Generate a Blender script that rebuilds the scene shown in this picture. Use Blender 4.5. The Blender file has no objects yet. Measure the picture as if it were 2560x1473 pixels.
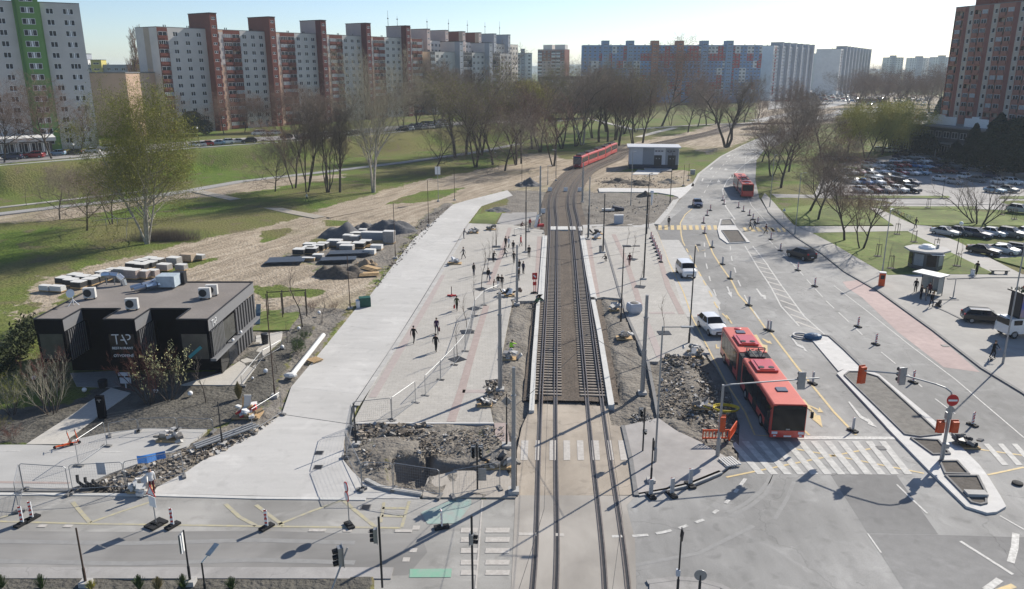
import bpy, math, random
import numpy as np
from mathutils import Vector, Matrix

PI = math.pi
C = bpy.context.scene.collection
SC = bpy.context.scene
rnd = random.Random(7)

# ------------------------------------------------------------------ camera, light, exposure
FOC = 1950.0; CX = 1280.0; CY = 736.5; HC = 27.0
PITCH = math.atan((CY - 171) / FOC); SP, CP = math.sin(PITCH), math.cos(PITCH)
cam = bpy.data.cameras.new('camera'); camo = bpy.data.objects.new('camera', cam); C.objects.link(camo)
camo.location = (0, 0, HC); camo.rotation_euler = (PI / 2 - PITCH, 0, 0)
cam.sensor_width = 36; cam.lens = FOC / 2560 * 36; cam.clip_start = .1; cam.clip_end = 12000
SC.camera = camo
SUN_AZ = math.radians(45.5); SUN_EL = math.radians(33.5)
W = bpy.data.worlds.new('World'); SC.world = W; W.use_nodes = True
nt = W.node_tree; bg = nt.nodes['Background']
sky = nt.nodes.new('ShaderNodeTexSky'); sky.sky_type = 'NISHITA'; sky.sun_disc = False
sky.sun_elevation = SUN_EL; sky.sun_rotation = PI / 2 - SUN_AZ
sky.air_density = .75; sky.dust_density = .45; sky.ozone_density = 2.6
nt.links.new(sky.outputs[0], bg.inputs[0]); bg.inputs[1].default_value = .105
sl = bpy.data.lights.new('sun', 'SUN'); sl.energy = 5.0; sl.angle = math.radians(.53); sl.color = (1, .94, .84)
so = bpy.data.objects.new('sun', sl); C.objects.link(so)
sd = Vector((math.cos(SUN_AZ) * math.cos(SUN_EL), math.sin(SUN_AZ) * math.cos(SUN_EL), math.sin(SUN_EL)))
so.rotation_euler = sd.to_track_quat('Z', 'Y').to_euler(); so.location = (60, 60, 90)
SC.view_settings.view_transform = 'Standard'; SC.view_settings.look = 'None'
SC.view_settings.gamma = 1; SC.view_settings.use_curve_mapping = False
SC.view_settings.exposure = .42
SC.render.engine = 'CYCLES'
cy = SC.cycles
cy.use_denoising = True; cy.use_adaptive_sampling = True; cy.adaptive_threshold = .012
cy.max_bounces = 6; cy.diffuse_bounces = 3; cy.glossy_bounces = 3; cy.transmission_bounces = 4; cy.transparent_max_bounces = 8
cy.volume_bounces = 1; cy.volume_step_rate = 5; cy.sample_clamp_indirect = 4
cy.caustics_reflective = False; cy.caustics_refractive = False

# ------------------------------------------------------------------ survey helpers (photo point -> place on the ground)
def G(px, py, z=0.0):
    v = (py - CY) / FOC
    d = Vector(((px - CX) / FOC, CP - v * SP, -v * CP - SP))
    t = (z - HC) / d.z
    return Vector((d.x * t, d.y * t, z))
TY = {'A': 0, 'B': 360, 'C': 720, 'D': 1073}
def T(t, x, y):
    if t == 'W': return 1120 + x * 300 / 1820, 540 + y * 240 / 1456
    if t == 'K': return 1860 + x * .27657, 220 + y * .27668
    if t == 'V': return 1720 + x * 340 / 1456, 780 + y * 340 / 1456
    if t == 'U': return 1380 + x * 380 / 2515, 340 + y * 220 / 1456
    if t == 'Y': return 760 + x * 560 / 2531, 980 + y * 310 / 1401
    if t == 'X': return 2200 + x * 360 / 1542, 580 + y * 340 / 1456
    if t == 'P': return x, y
    if t == 'L': return x * 720 / 2531, 880 + y * 360 / 1266
    return int(t[1]) * 640 + x * 640 / 2330, TY[t[0]] + y * 400 / 1456
def g(t, x, y, z=0.0): return G(*T(t, x, y), z)
def pts(s, z=0.0):
    out = []; t = None
    for k in s.split():
        if ',' in k:
            x, y = k.split(','); out.append(g(t, float(x), float(y), z))
        else: t = k
    return out
def height_at(base, py):
    v = (py - CY) / FOC; y = base.y
    return HC - y * (SP + v * CP) / (CP - v * SP)
def at(px, py, y):
    """place seen at a photo point at a known distance along the ground"""
    v = (py - CY) / FOC
    d = Vector(((px - CX) / FOC, CP - v * SP, -v * CP - SP)); t = y / d.y
    return Vector((d.x * t, y, HC + d.z * t))

# ------------------------------------------------------------------ materials
MATS = {}
def lin(h):
    if isinstance(h, (tuple, list)): return tuple(h)
    h = h.lstrip('#'); r = [int(h[i:i + 2], 16) / 255 for i in (0, 2, 4)]
    return tuple(c / 12.92 if c <= .04045 else ((c + .055) / 1.055) ** 2.4 for c in r)
def mat(name, col, rough=.8, metal=0, var=.12, scale=3.0, bump=0.0, bscale=None, col2=None, stretch=None, spec=.3, coat=0, emit=0, big=0.0, bigscale=.08, coords='Object'):
    if name in MATS: return MATS[name]
    m = bpy.data.materials.new(name); MATS[name] = m; m.use_nodes = True
    n = m.node_tree.nodes; l = m.node_tree.links; b = n['Principled BSDF']
    b.inputs['Roughness'].default_value = rough; b.inputs['Metallic'].default_value = metal
    b.inputs['Specular IOR Level'].default_value = spec
    if coat: b.inputs['Coat Weight'].default_value = coat; b.inputs['Coat Roughness'].default_value = .08
    col = lin(col); col2 = lin(col2) if col2 else tuple(min(1, c * (1 - 2.0 * var)) for c in col)
    tc = n.new('ShaderNodeTexCoord'); vec = tc.outputs[coords]
    if stretch:
        mp = n.new('ShaderNodeMapping'); mp.inputs['Scale'].default_value = stretch[:3]
        if len(stretch) > 3: mp.inputs['Rotation'].default_value = (0, 0, stretch[3])
        l.new(vec, mp.inputs[0]); v2 = mp.outputs[0]
    else: v2 = vec
    nz = n.new('ShaderNodeTexNoise'); nz.inputs['Scale'].default_value = scale; nz.inputs['Detail'].default_value = 6; nz.inputs['Roughness'].default_value = .62
    l.new(v2, nz.inputs['Vector'])
    rp = n.new('ShaderNodeMapRange'); rp.inputs[1].default_value = .3; rp.inputs[2].default_value = .7
    l.new(nz.outputs['Fac'], rp.inputs[0])
    mx = n.new('ShaderNodeMix'); mx.data_type = 'RGBA'
    mx.inputs[6].default_value = (*col2, 1); mx.inputs[7].default_value = (*col, 1)
    l.new(rp.outputs[0], mx.inputs[0]); out = mx.outputs[2]
    if big:
        nb = n.new('ShaderNodeTexNoise'); nb.inputs['Scale'].default_value = bigscale; nb.inputs['Detail'].default_value = 4; nb.inputs['Distortion'].default_value = .6
        l.new(vec, nb.inputs['Vector'])
        r2 = n.new('ShaderNodeMapRange'); r2.inputs[1].default_value = .35; r2.inputs[2].default_value = .65
        r2.inputs[3].default_value = 1 - big; r2.inputs[4].default_value = 1 + big
        l.new(nb.outputs['Fac'], r2.inputs[0])
        mm = n.new('ShaderNodeVectorMath'); mm.operation = 'SCALE'
        l.new(out, mm.inputs[0]); l.new(r2.outputs[0], mm.inputs['Scale']); out = mm.outputs[0]
    l.new(out, b.inputs['Base Color'])
    if bump:
        bn = n.new('ShaderNodeTexNoise'); bn.inputs['Scale'].default_value = bscale or scale * 4; bn.inputs['Detail'].default_value = 5
        l.new(vec, bn.inputs['Vector'])
        bp = n.new('ShaderNodeBump'); bp.inputs['Strength'].default_value = bump; bp.inputs['Distance'].default_value = .05
        l.new(bn.outputs['Fac'], bp.inputs['Height']); l.new(bp.outputs[0], b.inputs['Normal'])
    if emit:
        b.inputs['Emission Color'].default_value = (*col, 1); b.inputs['Emission Strength'].default_value = emit
    return m

asphalt = mat('asphalt', (.295, .288, .275), .85, var=.1, scale=.9, bump=.15, bscale=30, big=.24, bigscale=.06, stretch=(1, .25, 1, .42))
asphalt_ew = mat('asphalt_cross_road', (.33, .318, .295), .85, var=.1, scale=.7, bump=.15, bscale=30, big=.22, bigscale=.09, stretch=(.15, 1, 1))
asphalt_dark = mat('asphalt_patch', (.225, .22, .213), .85, var=.08, scale=1.5, bump=.15, bscale=30, big=.12)
asphalt_lot = mat('asphalt_lot', (.34, .325, .31), .88, var=.1, scale=.8, bump=.12, bscale=25, big=.15)
concrete_road = mat('concrete_road', (.50, .485, .46), .85, var=.07, scale=.8, bump=.1, bscale=18, stretch=(.16, 1.2, 1, -.2), big=.06, bigscale=.12)
concrete = mat('concrete', (.47, .455, .43), .85, var=.1, scale=1.2, bump=.1, bscale=14)
concrete_white = mat('concrete_white', (.58, .565, .54), .8, var=.06, scale=1.5, bump=.08, bscale=14)
concrete_dark = mat('concrete_dark', (.22, .215, .21), .85, var=.12, scale=2, bump=.15)
concrete_stain = mat('concrete_stained', (.40, .345, .28), .85, col2=(.30, .255, .205), scale=.5, bump=.1, bscale=16, stretch=(1, .3, 1), big=.15, bigscale=.2)
paint_white = mat('road_paint_white', (.64, .625, .59), .7, col2=(.35, .34, .32), scale=4.5)
paint_worn = mat('road_paint_worn', (.52, .49, .45), .75, col2=(.38, .35, .315), scale=4)
paint_yellow = mat('road_paint_yellow', (.70, .50, .20), .7, col2=(.42, .36, .24), scale=3.5)
paint_faded = mat('road_paint_faded_yellow', (.46, .41, .24), .75, col2=(.34, .32, .28), scale=2.5)
paint_teal = mat('road_paint_teal', (.27, .40, .35), .75, col2=(.33, .33, .31), scale=1.4)
paint_green = mat('road_paint_green', (.17, .40, .27), .75, col2=(.30, .36, .31), scale=1.6)
bus_pink = mat('bus_lane_pink', (.45, .345, .32), .85, var=.1, scale=1.2, big=.1)
red_paver = mat('red_paver', (.40, .325, .295), .85, var=.1, scale=2)
kerb_stone = mat('kerb_stone', (.44, .43, .41), .85, var=.1, scale=2.5)
white_coping = mat('white_coping', (.56, .55, .52), .75, var=.05, scale=2)
steel = mat('galvanised_steel', (.33, .34, .35), .5, .6, var=.08, scale=4)
steel_dark = mat('dark_steel', (.035, .036, .04), .5, .3, var=.1)
pole_brown = mat('rusty_brown_pole', (.10, .065, .05), .6, .2, var=.2)
white_paint = mat('white_paint', (.8, .8, .79), .5, var=.04)
black_plastic = mat('black_plastic', (.018, .018, .02), .5, var=.2)
rubber = mat('rubber', (.025, .025, .026), .8, var=.2)
red_paint = mat('red_paint', (.55, .035, .03), .4, var=.05)
orange_plastic = mat('orange_plastic', (.72, .11, .03), .5, var=.08)
orange_wrap = mat('orange_wrap', (.62, .10, .03), .55, var=.15, bump=.5, bscale=12)
hivis = mat('hi_vis', (.45, .85, .05), .7, var=.05)
glass_dark = mat('dark_glass', (.008, .009, .011), .12, var=.1, spec=.35)
glass_pane = mat('window_glass', (.02, .026, .04), .15, var=.3, scale=.35, spec=.22)
glass_pale = mat('curtained_glass', (.33, .36, .38), .3, var=.2, scale=.6, spec=.3)
wood = mat('pale_wood', (.55, .38, .2), .8, var=.15, scale=5)
soil_dark = mat('dark_soil', (.13, .115, .1), .95, var=.2, scale=2.5, bump=.6, bscale=5)
rail_steel = mat('rail_steel', (.30, .25, .21), .38, .75, var=.15, scale=3)
rail_rust = mat('rail_rust', (.13, .085, .06), .8, .2, var=.2, scale=3)
sleeper_mat = mat('sleeper_concrete', (.31, .27, .23), .9, var=.18, scale=3, bump=.2)
bark = mat('bark', (.10, .08, .066), .95, var=.22, scale=4, bump=.5)
bark_pale = mat('bark_pale', (.50, .47, .40), .9, col2=(.22, .19, .16), scale=2.2, bump=.4)
twig = mat('twig', (.23, .185, .15), .95, var=.15)
twig_warm = mat('twig_warm', (.24, .16, .12), .95, var=.15)
twig_pale = mat('twig_pale', (.34, .31, .23), .95, var=.15)
bud = mat('spring_bud', (.27, .275, .035), .8, var=.2, scale=2)
bud_yellow = mat('willow_bud', (.46, .42, .10), .8, var=.18, scale=2)
needle = mat('evergreen_needle', (.022, .042, .02), .9, var=.3, scale=2)
leaf_green = mat('leaf_green', (.07, .12, .03), .8, var=.25, scale=3)
grass_blade = mat('ornamental_grass', (.32, .26, .11), .85, var=.2)
blossom = mat('pale_blossom', (.62, .6, .3), .8, var=.1)
lawn_mat = mat('lawn', (.105, .165, .028), .95, col2=(.14, .145, .045), scale=.9, bump=.6, bscale=9, big=.3, bigscale=.14)
skin = mat('skin', (.5, .31, .22), .6, var=.05)
hair_dark = mat('hair_dark', (.03, .022, .018), .7, var=.1)
cloth = {}
for nme, c in dict(black=(.012, .012, .014), navy=(.018, .022, .05), grey=(.16, .155, .15), red=(.42, .02, .025), white=(.7, .7, .7), brown=(.11, .07, .05),
                   maroon=(.10, .012, .018), olive=(.07, .08, .035), beige=(.38, .32, .24), purple=(.06, .025, .07), jeans=(.05, .07, .13)).items():
    cloth[nme] = mat('cloth_' + nme, c, .9, var=.1, scale=8)
cloth['hivis'] = hivis; cloth['green'] = mat('cloth_green', (.03, .12, .06), .9)

def weather(m, crack=.0, spots=.0):
    n = m.node_tree.nodes; l = m.node_tree.links; b = n['Principled BSDF']; src = b.inputs['Base Color'].links[0].from_socket; tc = n.new('ShaderNodeTexCoord')
    def scaled(src, val):
        q = n.new('ShaderNodeVectorMath'); q.operation = 'SCALE'; l.new(src, q.inputs[0]); l.new(val, q.inputs['Scale']); return q.outputs[0]
    def noise(sc, det, dist=0):
        q = n.new('ShaderNodeTexNoise'); q.inputs['Scale'].default_value = sc; q.inputs['Detail'].default_value = det; q.inputs['Distortion'].default_value = dist; l.new(tc.outputs['Object'], q.inputs['Vector']); return q
    def rng(x, a, c, d, e):
        q = n.new('ShaderNodeMapRange'); q.inputs[1].default_value = a; q.inputs[2].default_value = c; q.inputs[3].default_value = d; q.inputs[4].default_value = e; l.new(x, q.inputs[0]); return q.outputs[0]
    if crack:
        w = noise(.5, 5); ad = n.new('ShaderNodeVectorMath'); ad.operation = 'ADD'; sc = n.new('ShaderNodeVectorMath'); sc.operation = 'SCALE'; sc.inputs['Scale'].default_value = 2.4; l.new(w.outputs['Color'], sc.inputs[0]); l.new(tc.outputs['Object'], ad.inputs[0]); l.new(sc.outputs[0], ad.inputs[1])
        v = n.new('ShaderNodeTexVoronoi'); v.feature = 'DISTANCE_TO_EDGE'; v.inputs['Scale'].default_value = .11; l.new(ad.outputs[0], v.inputs['Vector'])
        line = rng(v.outputs['Distance'], .0, .005, 1 - crack, 1); gate = rng(noise(.06, 3).outputs['Fac'], .42, .55, 0, 1)
        q = n.new('ShaderNodeMath'); q.operation = 'MAXIMUM'; iv = n.new('ShaderNodeMath'); iv.operation = 'SUBTRACT'; iv.inputs[0].default_value = 1; l.new(gate, iv.inputs[1]); l.new(line, q.inputs[0]); l.new(iv.outputs[0], q.inputs[1]); src = scaled(src, q.outputs[0])
    if spots:
        src = scaled(src, rng(noise(.35, 8, 1.2).outputs['Fac'], .56, .72, 1, 1 + spots)); src = scaled(src, rng(noise(.9, 9, .4).outputs['Fac'], .56, .74, 1, 1 - spots)); src = scaled(src, rng(noise(14, 3).outputs['Fac'], .3, .7, 1 - spots * .35, 1 + spots * .35))
    l.new(src, b.inputs['Base Color'])
weather(asphalt, .25, .24); weather(asphalt_ew, 0, .24); weather(asphalt_dark, .35, .2); weather(asphalt_lot, .2, .2); weather(concrete, 0, .14); weather(concrete_stain, .3, .22); weather(concrete_white, 0, .16); weather(kerb_stone, 0, .2); weather(white_coping, 0, .14); weather(lawn_mat, 0, .3)
# ------------------------------------------------------------------ mesh builder
class MB:
    def __init__(s): s.v = []; s.f = []; s.m = []
    def poly(s, ps, mi=0):
        k = len(s.v); s.v += [tuple(p) for p in ps]; s.f.append(tuple(range(k, k + len(ps)))); s.m.append(mi)
    def box(s, c, d, rz=0.0, mi=0, M=None):
        hx, hy, hz = d[0] / 2, d[1] / 2, d[2] / 2; k = len(s.v); ca, sa = math.cos(rz), math.sin(rz)
        for x, y, z in ((-1, -1, -1), (1, -1, -1), (1, 1, -1), (-1, 1, -1), (-1, -1, 1), (1, -1, 1), (1, 1, 1), (-1, 1, 1)):
            p = Vector((x * hx, y * hy, z * hz))
            if M is not None: p = M @ p
            s.v.append((c[0] + p.x * ca - p.y * sa, c[1] + p.x * sa + p.y * ca, c[2] + p.z))
        for f in ((0, 3, 2, 1), (4, 5, 6, 7), (0, 1, 5, 4), (1, 2, 6, 5), (2, 3, 7, 6), (3, 0, 4, 7)):
            s.f.append(tuple(k + i for i in f)); s.m.append(mi)
        return s
    def tube(s, p, q, r, r2=None, n=6, mi=0, cap=True):
        p = Vector(p); q = Vector(q); r2 = r if r2 is None else r2
        d = (q - p); d = d.normalized() if d.length > 1e-9 else Vector((0, 0, 1))
        a = d.orthogonal().normalized(); b = d.cross(a); k = len(s.v)
        for c, rr in ((p, r), (q, r2)):
            for i in range(n):
                t = 2 * PI * i / n; s.v.append(tuple(c + a * (rr * math.cos(t)) + b * (rr * math.sin(t))))
        for i in range(n):
            j = (i + 1) % n; s.f.append((k + i, k + j, k + n + j, k + n + i)); s.m.append(mi)
        if cap:
            s.f.append(tuple(k + n - 1 - i for i in range(n))); s.m.append(mi)
            s.f.append(tuple(k + n + i for i in range(n))); s.m.append(mi)
        return s
    def path(s, ps, r, n=6, mi=0):
        for a, b in zip(ps[:-1], ps[1:]): s.tube(a, b, r, n=n, mi=mi)
        return s
    def prism(s, ps, z0, z1, mi=0, mt=None):
        k = len(s.v); n = len(ps); mt = mi if mt is None else mt
        area = sum(ps[i][0] * ps[(i + 1) % n][1] - ps[(i + 1) % n][0] * ps[i][1] for i in range(n))
        if area < 0: ps = list(ps)[::-1]
        s.v += [(p[0], p[1], z0) for p in ps] + [(p[0], p[1], z1) for p in ps]
        for i in range(n):
            j = (i + 1) % n; s.f.append((k + i, k + j, k + n + j, k + n + i)); s.m.append(mi)
        s.f.append(tuple(k + n + i for i in range(n))); s.m.append(mt)
        return s
    def loft(s, rings, mi=0, cap=True, mf=None):
        k = len(s.v); n = len(rings[0])
        for r in rings: s.v += [tuple(p) for p in r]
        for a in range(len(rings) - 1):
            for i in range(n):
                j = (i + 1) % n
                s.f.append((k + a * n + i, k + a * n + j, k + (a + 1) * n + j, k + (a + 1) * n + i)); s.m.append(mf(a, i) if mf else mi)
        if cap:
            s.f.append(tuple(k + n - 1 - i for i in range(n))); s.m.append(mi)
            e = k + (len(rings) - 1) * n; s.f.append(tuple(e + i for i in range(n))); s.m.append(mi)
        return s
    def ball(s, c, r, n=8, m=5, mi=0, sc=(1, 1, 1)):
        rings = []
        for j in range(m + 1):
            ph = -PI / 2 + PI * j / m; cr = max(.02, math.cos(ph)) * r; zz = math.sin(ph) * r
            rings.append([(c[0] + sc[0] * cr * math.cos(2 * PI * i / n), c[1] + sc[1] * cr * math.sin(2 * PI * i / n), c[2] + sc[2] * zz) for i in range(n)])
        return s.loft(rings, mi)
    def lathe(s, c, prof, n=10, mi=0):
        return s.loft([[(c[0] + r * math.cos(2 * PI * i / n), c[1] + r * math.sin(2 * PI * i / n), c[2] + z) for i in range(n)] for r, z in prof], mi)
    def xf(s, M):
        s.v = [tuple(M @ Vector(p)) for p in s.v]; return s
    def mesh(s, name, mats, smooth=False):
        me = bpy.data.meshes.new(name); me.from_pydata(s.v, [], s.f)
        for m in (mats if isinstance(mats, (list, tuple)) else [mats]): me.materials.append(m)
        me.polygons.foreach_set('material_index', s.m)
        if smooth: me.polygons.foreach_set('use_smooth', [True] * len(s.f))
        me.update(); return me
    def build(s, name, mats, parent=None, smooth=False, loc=None, rz=0.0):
        return put(name, s.mesh(name, mats, smooth), parent, loc, rz)
def put(name, me, parent=None, loc=None, rz=0.0):
    o = bpy.data.objects.new(name, me); C.objects.link(o)
    if parent: o.parent = parent
    if loc is not None: o.location = loc
    if rz: o.rotation_euler = (0, 0, rz)
    return o
def tag(o, label=None, cat=None, group=None, kind=None):
    if label: o['label'] = label
    if cat: o['category'] = cat
    if group: o['group'] = group
    if kind: o['kind'] = kind
    return o
def thing(name, label, cat, loc=(0, 0, 0), rz=0.0, group=None):
    o = bpy.data.objects.new(name, None); C.objects.link(o); o.empty_display_size = .2
    o.location = loc; o.rotation_euler = (0, 0, rz)
    return tag(o, label, cat, group)
def dup(root, loc=None, rz=None, label=None, group=None, scale=None, par=None):
    r = root.copy(); C.objects.link(r)
    if par is not None: r.parent = par
    if loc is not None: r.location = loc
    if rz is not None: r.rotation_euler = (0, 0, rz)
    if scale is not None: r.scale = scale if isinstance(scale, (tuple, list)) else (scale,) * 3
    if label: r['label'] = label
    if group: r['group'] = group
    for ch in list(root.children): dup(ch, par=r)
    return r
def recolour(o, mt, slot=0):
    o.material_slots[slot].link = 'OBJECT'; o.material_slots[slot].material = mt
def part(o, name):
    return [c for c in o.children if c.name.split('.')[0] == name]
def structure(name, mb, mats, smooth=False, label=None):
    o = mb.build(name, mats, smooth=smooth); o['kind'] = 'structure'
    if label: o['label'] = label
    return o
def sheet(name, ps, z, m, down=0.0, label=None):
    mb = MB()
    if down: mb.prism(ps, z - down, z)
    else:
        n = len(ps)
        if sum(ps[i][0] * ps[(i + 1) % n][1] - ps[(i + 1) % n][0] * ps[i][1] for i in range(n)) < 0: ps = list(ps)[::-1]
        mb.poly([(p[0], p[1], z) for p in ps])
    return structure(name, mb, m, label=label)
def resample(ps, step):
    out = [Vector(ps[0])]
    for a, b in zip(ps[:-1], ps[1:]):
        a = Vector(a); b = Vector(b); k = max(1, int((b - a).length / step))
        out += [a.lerp(b, (i + 1) / k) for i in range(k)]
    return out
def smooth_line(ps, k=8):
    P = [Vector(p) for p in ps]; P = [P[0] * 2 - P[1]] + P + [P[-1] * 2 - P[-2]]; out = []
    for i in range(1, len(P) - 2):
        a, b, c, d = P[i - 1:i + 3]
        for j in range(k):
            t = j / k
            out.append(.5 * ((2 * b) + (c - a) * t + (2 * a - 5 * b + 4 * c - d) * t * t + (3 * b - a - 3 * c + d) * t ** 3))
    return out + [P[-2]]
def offset(ps, d):
    out = []
    for i, p in enumerate(ps):
        a = ps[max(0, i - 1)]; b = ps[min(len(ps) - 1, i + 1)]
        t = Vector((b[0] - a[0], b[1] - a[1])).normalized()
        out.append(Vector((p[0] + t.y * d, p[1] - t.x * d, p[2] if len(p) > 2 else 0)))
    return out
def ribbon(mb, ps, w, z, h=0.0, mi=0, z2=None):
    L = offset(ps, -w / 2); R = offset(ps, w / 2)
    for i in range(len(ps) - 1):
        q = [L[i], R[i], R[i + 1], L[i + 1]]
        if h: mb.prism(q, z - h, z, mi)
        else: mb.poly([(p[0], p[1], z) for p in q], mi)
def dashes(mb, ps, w, z, dash, gap, start=0.0, mi=0):
    ps = resample(ps, .5); acc = start; cur = []
    for a, b in zip(ps[:-1], ps[1:]):
        on = (acc % (dash + gap)) < dash
        if on: cur = cur or [a]; cur.append(b)
        elif cur:
            ribbon(mb, cur, w, z, mi=mi); cur = []
        acc += (b - a).length
    if cur: ribbon(mb, cur, w, z, mi=mi)

# ------------------------------------------------------------------ terrain: one sheet to the horizon
PLATEAU_EDGE = [Vector((-420, 150, 0))] + pts('P 0,420 176,405 475,376 640,365 706,360 876,344 1000,333 1132,320 1280,316', 5.5) + [Vector((9, 400, 0)), Vector((25, 520, 0)), Vector((30, 620, 0)), Vector((-900, 900, 0)), Vector((-900, 200, 0))]
def seg_dist(X, Y, ps, closed=True):
    d = np.full(X.shape, 1e9); n = len(ps)
    for i in range(n if closed else n - 1):
        ax, ay = ps[i][0], ps[i][1]; bx, by = ps[(i + 1) % n][0], ps[(i + 1) % n][1]
        vx, vy = bx - ax, by - ay; L = vx * vx + vy * vy + 1e-9
        t = np.clip(((X - ax) * vx + (Y - ay) * vy) / L, 0, 1)
        d = np.minimum(d, np.hypot(X - ax - t * vx, Y - ay - t * vy))
    return d
def inside(X, Y, ps):
    r = np.zeros(X.shape, bool); n = len(ps)
    for i in range(n):
        ax, ay = ps[i][0], ps[i][1]; bx, by = ps[(i + 1) % n][0], ps[(i + 1) % n][1]
        c = ((ay > Y) != (by > Y)) & (X < (bx - ax) * (Y - ay) / ((by - ay) or 1e-9) + ax)
        r ^= c
    return r
def sdist(X, Y, ps):
    d = seg_dist(X, Y, ps); return np.where(inside(X, Y, ps), d, -d)
def vnoise(X, Y, s, seed):
    rs = np.random.RandomState(seed); tab = rs.rand(256, 256)
    x = X / s; y = Y / s; xi = np.floor(x).astype(int); yi = np.floor(y).astype(int); fx = x - xi; fy = y - yi
    fx = fx * fx * (3 - 2 * fx); fy = fy * fy * (3 - 2 * fy)
    a = tab[xi % 256, yi % 256]; b = tab[(xi + 1) % 256, yi % 256]; c = tab[xi % 256, (yi + 1) % 256]; d = tab[(xi + 1) % 256, (yi + 1) % 256]
    return (a * (1 - fx) + b * fx) * (1 - fy) + (c * (1 - fx) + d * fx) * fy - .5
def smooth(t): t = np.clip(t, 0, 1); return t * t * (3 - 2 * t)

TRACK = smooth_line([Vector((p[0], p[1], 0)) for p in [(2.2, 28), (3.7, 36), (5.05, 61.5), (9.05, 131.8)]] + pts('B2 452,560 475,440 540,330 655,228 880,133 1060,62 A2 1800,1213 2100,1135') + [Vector((160, 420, 0)), Vector((240, 520, 0))], 10)
SOIL = [ # polygon, channel (0 tan earth, 1 grey soil, 2 dark mulch), softness in metres
    ('C0 -1500,560 0,540 B0 250,1330 420,1210 1000,1080 1450,960 1900,860 2330,780 B1 0,770 450,640 640,570 1000,480 1500,340 2100,225 2330,175 A2 100,1400 300,1390 B2 520,150 560,210 420,330 340,440 300,620 240,620 B1 2290,425 1800,545 1430,865 1000,1425 C1 900,200 560,620 230,1010 100,900 330,380 200,200 -200,130 C0 1500,-60 680,60 300,290 150,420 -300,600', 0, 2.2),
    ('C1 -600,400 0,300 330,160 600,180 850,190 560,620 230,1010 235,1150 0,1300 D0 2330,10 1900,250 1700,390 1430,530 900,530 900,470 1300,260 1500,230 1700,60 C0 1900,1280 2330,1000', 1, .8),
    ('C0 -500,1000 0,1100 600,1050 880,900 1100,800 2050,760 2330,560 C1 130,560 400,330 560,330 200,820 150,950 0,1160 C0 1700,1360 900,1420 -500,1440', 2, .7),
    ('B1 880,760 700,900 250,1000 150,1090 600,1100 600,1200 950,1230 1250,1100 1400,900 1440,800 1200,700', 1, 2.0),
    ('B1 1430,870 1480,700 1700,540 1800,540 1500,880 1200,1250 1000,1430', 1, 1.2),
    ('W 940,1285 1400,1290 1385,1460 C1 2330,140 2240,600 2200,840 2080,850 2100,1240 Y 2140,370 2390,560 C2 120,1260 240,110', 1, .5),
    ('C2 720,100 1000,100 1040,260 1240,690 1330,680 1390,625 1560,635 1720,680 1830,850 1990,990 2070,1290 D2 2040,330 1700,120 1500,20 C2 1330,1190 1010,1260 880,1060', 1, .6),
    ('Y 545,372 2150,366 2300,600 2390,800 2390,1200 1340,1200 1000,1120 700,1020 560,860 450,760', 1, .4),
    ('U 560,900 780,930 1400,945 1760,955 2000,1000 2090,1030 2040,1100 1700,1440 B2 1290,735 640,740 560,500', 1, .8),
    ('U 620,700 1000,600 2200,560 2330,620 2300,800 1900,880 780,870 560,880', 0, 2.0),
    ('B2 0,430 150,420 340,440 330,640 240,640 0,640', 1, 1.0),
    ('B1 2100,600 2330,540 B2 60,540 0,620 B1 2200,625', 1, .6),
    ('A2 1300,1300 1600,1235 2100,1130 2330,1080 2330,1200 2200,1260 1950,1345 1780,1400 1580,1330', 0, 3.0),
    ('A3 -100,890 400,850 1000,850 1560,870 1620,960 1500,1080 1340,1110 800,1060 400,1090 -100,1110', 0, 6.0),
    ('A3 -100,1060 330,1000 700,930 1300,880 1500,900 1340,1060 800,1010 200,1190', 0, 8.0),
    ('D0 -400,1335 2330,1335 D1 1060,1338 1060,1456 1040,1800 D0 -400,1800', 2, .3),
    ('B0 -200,660 900,560 2330,330 B1 800,270 800,300 B0 2330,420 1500,520 600,680 -200,740', 0, 2.5),
]
PAVED = [  # everything under pavements is set down a little so that the paving lies above it
    'B1 2290,422 1800,545 1430,870 1000,1430 C1 900,200 560,620 230,1010 235,1150 0,1300 D0 2330,10 1900,250 1700,390 1430,530 0,520 -900,520 -900,1336 D1 1060,1338 1060,2500 D3 2800,2500 C3 3000,1500 2330,960 B3 2600,1190 1480,1190 1090,1200 1010,1160 600,920 400,815 230,740 0,540 B2 2200,330 2225,150 A3 60,1340 300,1200 A3 0,1215 B2 2120,0 1900,110 1700,265 1560,480 1330,720 1240,755 640,768 350,760 300,740 B2 20,745 B1 1930,728 2050,565 2330,470',
]
PLAZA_LS = 'B1 1932,730 2330,740 B2 20,748 290,792 300,850 285,1100 262,1435 60,1440 W 950,1288 C1 2330,150 2240,600 2200,840 2085,856 2160,1240 882,1240 1232,566 B1 1503,1442'
PLAZA_RS = 'B2 640,848 648,772 1240,762 1290,730 1320,800 1400,1012 1530,1430 C2 1588,272 1660,425 1808,612 1722,682 1560,640 1550,632 1390,632 1330,682 1212,682 1040,262 1000,108 832,92 740,108 B2 705,1210'
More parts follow.
